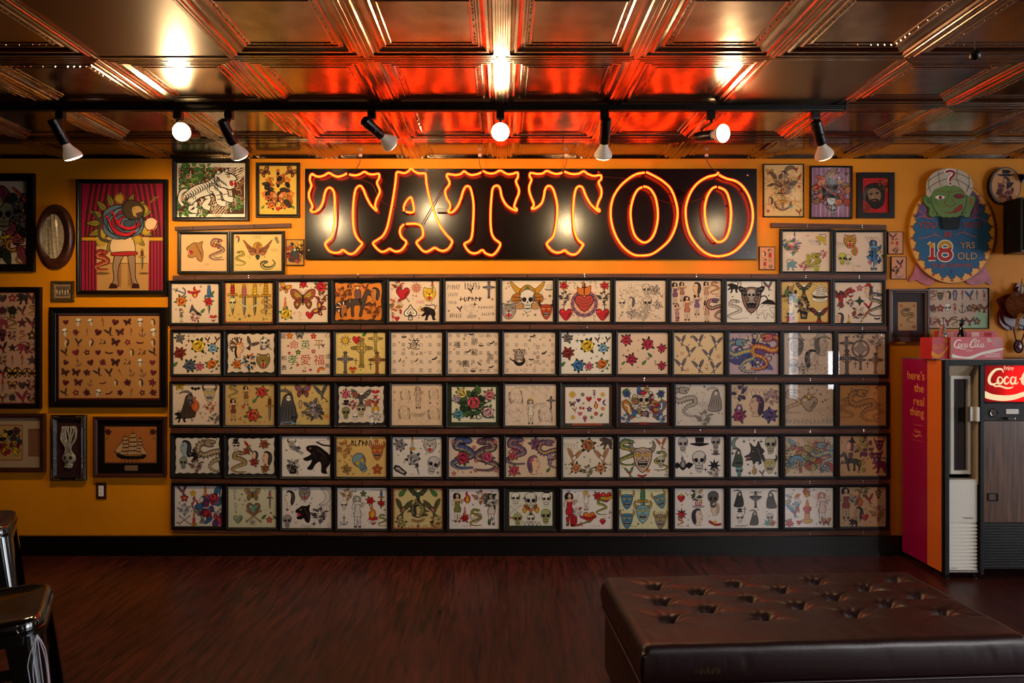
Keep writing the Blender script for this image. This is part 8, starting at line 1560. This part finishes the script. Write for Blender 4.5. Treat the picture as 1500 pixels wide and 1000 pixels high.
def bottle(px, py_top, y, m, lab, liq=None):
    p = W(px, py_top, y); h_ = p.z - TZ - .003
    t = thing('drink_bottle', lab, 'bottle', (p.x, y, TZ + .0025), 'bottles in the cartons')
    MB().lathe([(0, 0), (.026, 0), (.029, .006), (.029, h_ * .30), (.025, h_ * .42), (.028, h_ * .54), (.024, h_ * .66), (.014, h_ * .80), (.0115, h_ * .9), (.0115, h_ - .012), (.014, h_ - .010), (.014, h_ - .002), (.011, h_)], (0, 0, 0), (0, 0, 1), 20).build('glass_body', m, t, smooth='full')
    return t
m_gb = bpy.data.materials.new('clear_bottle_glass'); m_gb.use_nodes = True; b = m_gb.node_tree.nodes['Principled BSDF']
b.inputs['Base Color'].default_value = (.8, .85, .8, 1); b.inputs['Roughness'].default_value = .04; b.inputs['Transmission Weight'].default_value = .92
m_gd = mat('dark_cola_bottle', '#1a0806', .06)
bottle(1380.5, 467, YF + .125, m_gb, 'clear empty glass bottle sticking out of the yellow-script carton')
bottle(1408.5, 473, YF + .11, m_gd, 'dark full bottle neck sticking out of the pale carton')

# ------------------------------------------------------------------ tufted bench
m_lea = noisy(mat('black_oxblood_leather', '#22070a', .36, spec=.55), (1, 1, 1), 60, bump=.3, detail=8, dist=.0016)
OW, OD, OZ = 1.43, .68, .455       # width, depth, top height
OC = (1.190, -1.945); OR_ = radians(3.0)
ot = thing('tufted_bench', 'wide black leather bench with deep diamond tufting in front of the wall', 'bench', (*OC, 0), rotz=OR_)
hw, hd_ = OW / 2, OD / 2
tufts = []
for px, py in ((235,148),(510,138),(785,130),(1055,122),(385,165),(670,160),(955,152),(260,200),(555,190),(850,185),(1135,178),(420,225),(730,215),(1030,208),(285,260),(610,250),(915,242),(1220,235)):
    k = (OZ - .02 - EYE) / ((CY - (800 + py / 2.344)) / F); X, Y = (860 + px / 2.344 - CX) / F * k - OC[0], -D + k - OC[1]      # buttons measured on the bench top
    tufts.append((X * cos(OR_) + Y * sin(OR_), -X * sin(OR_) + Y * cos(OR_)))
def top_h(x, y):
    z = 0.0
    ex = max(0, (abs(x) - (hw - .032)) / .032); ey = max(0, (abs(y) - (hd_ - .032)) / .032); r = min(1.0, math.hypot(ex, ey))
    z -= .028 * (1 - math.sqrt(max(0, 1 - r * r)))
    for tx, ty in tufts:
        dx_, dy_ = x - tx, y - ty; d = math.hypot(dx_ / 1.25, dy_)
        if d < .2:
            z -= .034 * math.exp(-(d / .024) ** 2) + .008 * math.exp(-(d / .065) ** 2)
            an = math.atan2(dy_, dx_); z -= .0035 * math.exp(-(d / .065) ** 2) * max(0, cos(an * 9 + tx * 9)) * (d > .012)
            # diagonal creases
            for s_ in (1, -1):
                u = (dx_ * .49 * s_ + dy_ * .87); v_ = (dx_ * .87 - dy_ * .49 * s_)
                l = abs(dx_ * s_ * .5 - dy_ * .86)
                z -= .006 * math.exp(-(abs(dy_ - s_ * dx_ * .56) / .012) ** 2) * math.exp(-(d / .09) ** 2)
    z += .0012 * sin(x * 23 + y * 11) * sin(y * 31 - x * 7)
    if y < -.2 and y > -hd_ + .02: z -= .0022 * max(0, sin(x * 58 + y * 20 + 2 * sin(x * 9))) * sin(pi * (y + .2) / (-hd_ + .22)) * (.5 + .5 * sin(x * 7))
    return z
NX, NY = 250, 120; vs, fs = [], []
cush_t, cush_b = OZ, OZ - .135
for j in range(NY + 1):
    for i in range(NX + 1):
        x = -hw + OW * i / NX; y = -hd_ + OD * j / NY; vs.append((x, y, cush_t + top_h(x, y)))
for j in range(NY):
    for i in range(NX): a_ = j * (NX + 1) + i; fs.append((a_, a_ + 1, a_ + NX + 2, a_ + NX + 1))
per = [j * 0 + i for i in range(NX + 1)] + [(j) * (NX + 1) + NX for j in range(1, NY + 1)] + [NY * (NX + 1) + i for i in range(NX - 1, -1, -1)] + [j * (NX + 1) for j in range(NY - 1, 0, -1)]
prev = per; P0 = [vs[k] for k in per]; NR = 10
for r in range(1, NR + 1):
    f_ = r / NR; cur_ = []
    for q_, (x, y, z) in enumerate(P0):
        zz = z * (1 - f_) + cush_b * f_
        wr = sum(sin(q_ * w_ + p_) for w_, p_ in ((.21, .3), (.37, 1.7), (.55, 4.1), (.083, 2.2))) / 4; wr = max(0, wr) ** 1.5 * (.5 + .5 * sin(q_ * .031 + 1)); bul = .008 * sin(pi * f_) - .006 * wr * sin(pi * min(1, f_ * 1.25)) * (1 - f_ * .8)
        ox_ = bul * (1 if x > hw - 1e-4 else -1 if x < -hw + 1e-4 else 0); oy_ = bul * (1 if y > hd_ - 1e-4 else -1 if y < -hd_ + 1e-4 else 0)
        cur_.append(len(vs)); vs.append((x + ox_, y + oy_, zz))
    n = len(prev)
    for q_ in range(n): fs.append((prev[q_], prev[(q_ + 1) % n], cur_[(q_ + 1) % n], cur_[q_]))
    prev = cur_
fs.append(tuple(prev))
MB().add(vs, fs).build('tufted_cushion', m_lea, ot, smooth='full')
for tx, ty in tufts:
    z = cush_t + top_h(tx, ty)
    MB().lathe([(.012, -.002), (.012, .002), (.008, .0045), (0, .0055)], (tx, ty, z), (0, 0, 1), 14).build('button', m_lea, ot, smooth='full')
def rrect(w, d, r, n=5):
    out = []
    for cx_, cy_, a0_ in ((w - r, d - r, 0), (-w + r, d - r, pi / 2), (-w + r, -d + r, pi), (w - r, -d + r, 3 * pi / 2)):
        for k in range(n + 1): an = a0_ + pi / 2 * k / n; out.append((cx_ + r * cos(an), cy_ + r * sin(an)))
    return out
MB().tube([(x, y, cush_b - .002) for x, y in rrect(hw + .004, hd_ + .004, .02)], .0055, 8, closed=True).build('piping', m_lea, ot, smooth='full')
bs = MB(); rr_ = rrect(hw - .006, hd_ - .006, .02); n = len(rr_); vs, fs = [], []
for z in (cush_b - .004, .2, .06, .05):
    vs += [(x, y, z) for x, y in rr_]
for k in range(3):
    for i in range(n): fs.append((k * n + i, k * n + (i + 1) % n, (k + 1) * n + (i + 1) % n, (k + 1) * n + i))
fs += [tuple(range(n)), tuple(3 * n + i for i in range(n))]
bs.add(vs, fs).build('upholstered_base', m_lea, ot, smooth=30)
for sx in (-1, 1):
    for sy in (-1, 1): MB().lathe([(.022, 0), (.026, .01), (.03, .05), (0, .0501)], (sx * (hw - .08), sy * (hd_ - .08), 0), (0, 0, 1), 16).build('foot', m_blk, ot, smooth=30)
a = Art(1, 1); rr = random.Random(3); at_m(a, 0, 0, 1)
for k in range(16): x = -.53 + k * .0055 + rr.uniform(-.002, .002); a.line([(x, .01 + rr.uniform(-.006, .006)), (x + rr.uniform(-.004, .004), -.008 + rr.uniform(-.006, .006))], .0012, '#6a5a28')
link('worn_scratches', a.mesh('worn_scratches'), ot, (0, -hd_ - .0145, OZ - .085))

# ------------------------------------------------------------------ metal stools
m_gl = mat('glossy_black_enamel', '#060403', .10, spec=.6, coat=.5)
m_ln = mat('white_pinstripe', '#d8d0dc', .4)
def stool(x, y, rz, lab, stripe):
    t = thing('metal_stool', lab, 'stool', (x, y, 0), 'black metal stools', rz)
    HS, h_ = .755, .16
    def ring(r, z, rad, n=6): return [(px, py, z) for px, py in rrect(r, r, rad, n)]
    sec = [(.02, .750, .02), (.10, .7495, .04), (.135, .752, .05), (.148, HS, .05), (.156, HS + .001, .055), (.163, HS - .003, .058), (.167, HS - .012, .06), (.168, HS - .03, .06), (.172, HS - .033, .06), (.172, HS - .038, .06), (.168, HS - .041, .06), (.17, HS - .065, .06), (.166, HS - .066, .06), (.160, HS - .03, .055)]
    vs, fs = [], []
    for r, z, rad in sec: vs += ring(r, z, min(rad, r * .95))
    n = len(ring(.1, 0, .02))
    for k in range(len(sec) - 1):
        for i in range(n): fs.append((k * n + i, k * n + (i + 1) % n, (k + 1) * n + (i + 1) % n, (k + 1) * n + i))
    fs.append(tuple(range(n)))
    MB().add(vs, fs).build('seat', m_gl, t, smooth=50)
    for sx in (-1, 1):
        for sy in (-1, 1):
            # folded sheet leg: a wide rounded angle, tapering to the floor and splayed out
            vs, fs = [], []; K = 10; prof_n = 9
            for k in range(K + 1):
                f_ = k / K; z = HS - .045 - (HS - .057) * f_
                c = .166 + .075 * f_; wd = .085 * (1 - f_) + .036 * f_; rd = .045 * (1 - f_) + .016 * f_
                pts = [(c - wd, c)] + [(c - rd + rd * cos(pi / 2 - q_ * pi / 2 / 6), c - rd + rd * sin(pi / 2 - q_ * pi / 2 / 6)) for q_ in range(7)] + [(c, c - wd)]
                inn = [(px - .004 if px > c - rd else px, py - .004) if py > c - rd else (px - .004, py) for px, py in pts]
                for px, py in pts + inn[::-1]: vs.append((px * sx, py * sy, z))
            m = 2 * prof_n
            for k in range(K):
                for i in range(m): fs.append((k * m + i, k * m + (i + 1) % m, (k + 1) * m + (i + 1) % m, (k + 1) * m + i))
            fs += [tuple(range(m)), tuple(K * m + i for i in range(m))]
            lg = MB().add(vs, fs).build('leg', m_gl, t, smooth=50)
            MB().lathe([(.02, 0), (.022, .004), (.02, .0118), (0, .0119)], (sx * .226, sy * .226, 0), (0, 0, 1), 12).build('rubber_foot', m_blk, lg)
            if stripe and sy == -1 and sx == 1:
                ps = MB()
                for off, ww in ((-.042, 0), (-.024, 0), (0, 0), (.024, 0), (.042, 0)):
                    pl = []
                    for k in range(15):
                        f_ = .004 + .5 * k / 14; z = HS - .045 - (HS - .057) * f_; c = .166 + .075 * f_; rd = .045 * (1 - f_) + .016 * f_
                        s_ = off * sin(pi * min(1, k / 9)) * (1 if k < 9 else .3); an = pi / 4 + s_ / rd * .9 if rd > 0 else pi / 4
                        an = max(.05, min(pi / 2 - .05, an)); pl.append(((c - rd + (rd + .0006) * cos(an)) * sx, (c - rd + (rd + .0006) * sin(an)) * sy, z))
                    ps.tube(pl, .0013, 5)
                ps.build('pinstripe', m_ln, lg)
    for z, c in ((.30, .212), (.60, .180)):
        if z > .5:
            br_ = MB()
            for s_ in (-1, 1): br_.box(-c + .03, c - .03, s_ * (c - .012) - .0015, s_ * (c - .012) + .0015, z, z + .03); br_.box(s_ * (c - .012) - .0015, s_ * (c - .012) + .0015, -c + .03, c - .03, z, z + .03)
            br_.build('brace', m_gl, t)
        else:
            for s_ in (-1, 1):
                MB().tube([(-c + .012, s_ * (c - .012), z), (c - .012, s_ * (c - .012), z)], .009, 10).build('footrest_bar', m_gl, t, smooth='full')
                MB().tube([(s_ * (c - .012), -c + .02, z + .02), (s_ * (c - .012), c - .02, z + .02)], .009, 10).build('footrest_bar', m_gl, t, smooth='full')
    return t
stool(-1.512, -2.723, radians(30), 'nearer glossy black metal stool with white pinstripes down one leg', True)
stool(-2.27, -1.85, radians(33), 'glossy black metal stool without stripes, behind the pinstriped one', False)
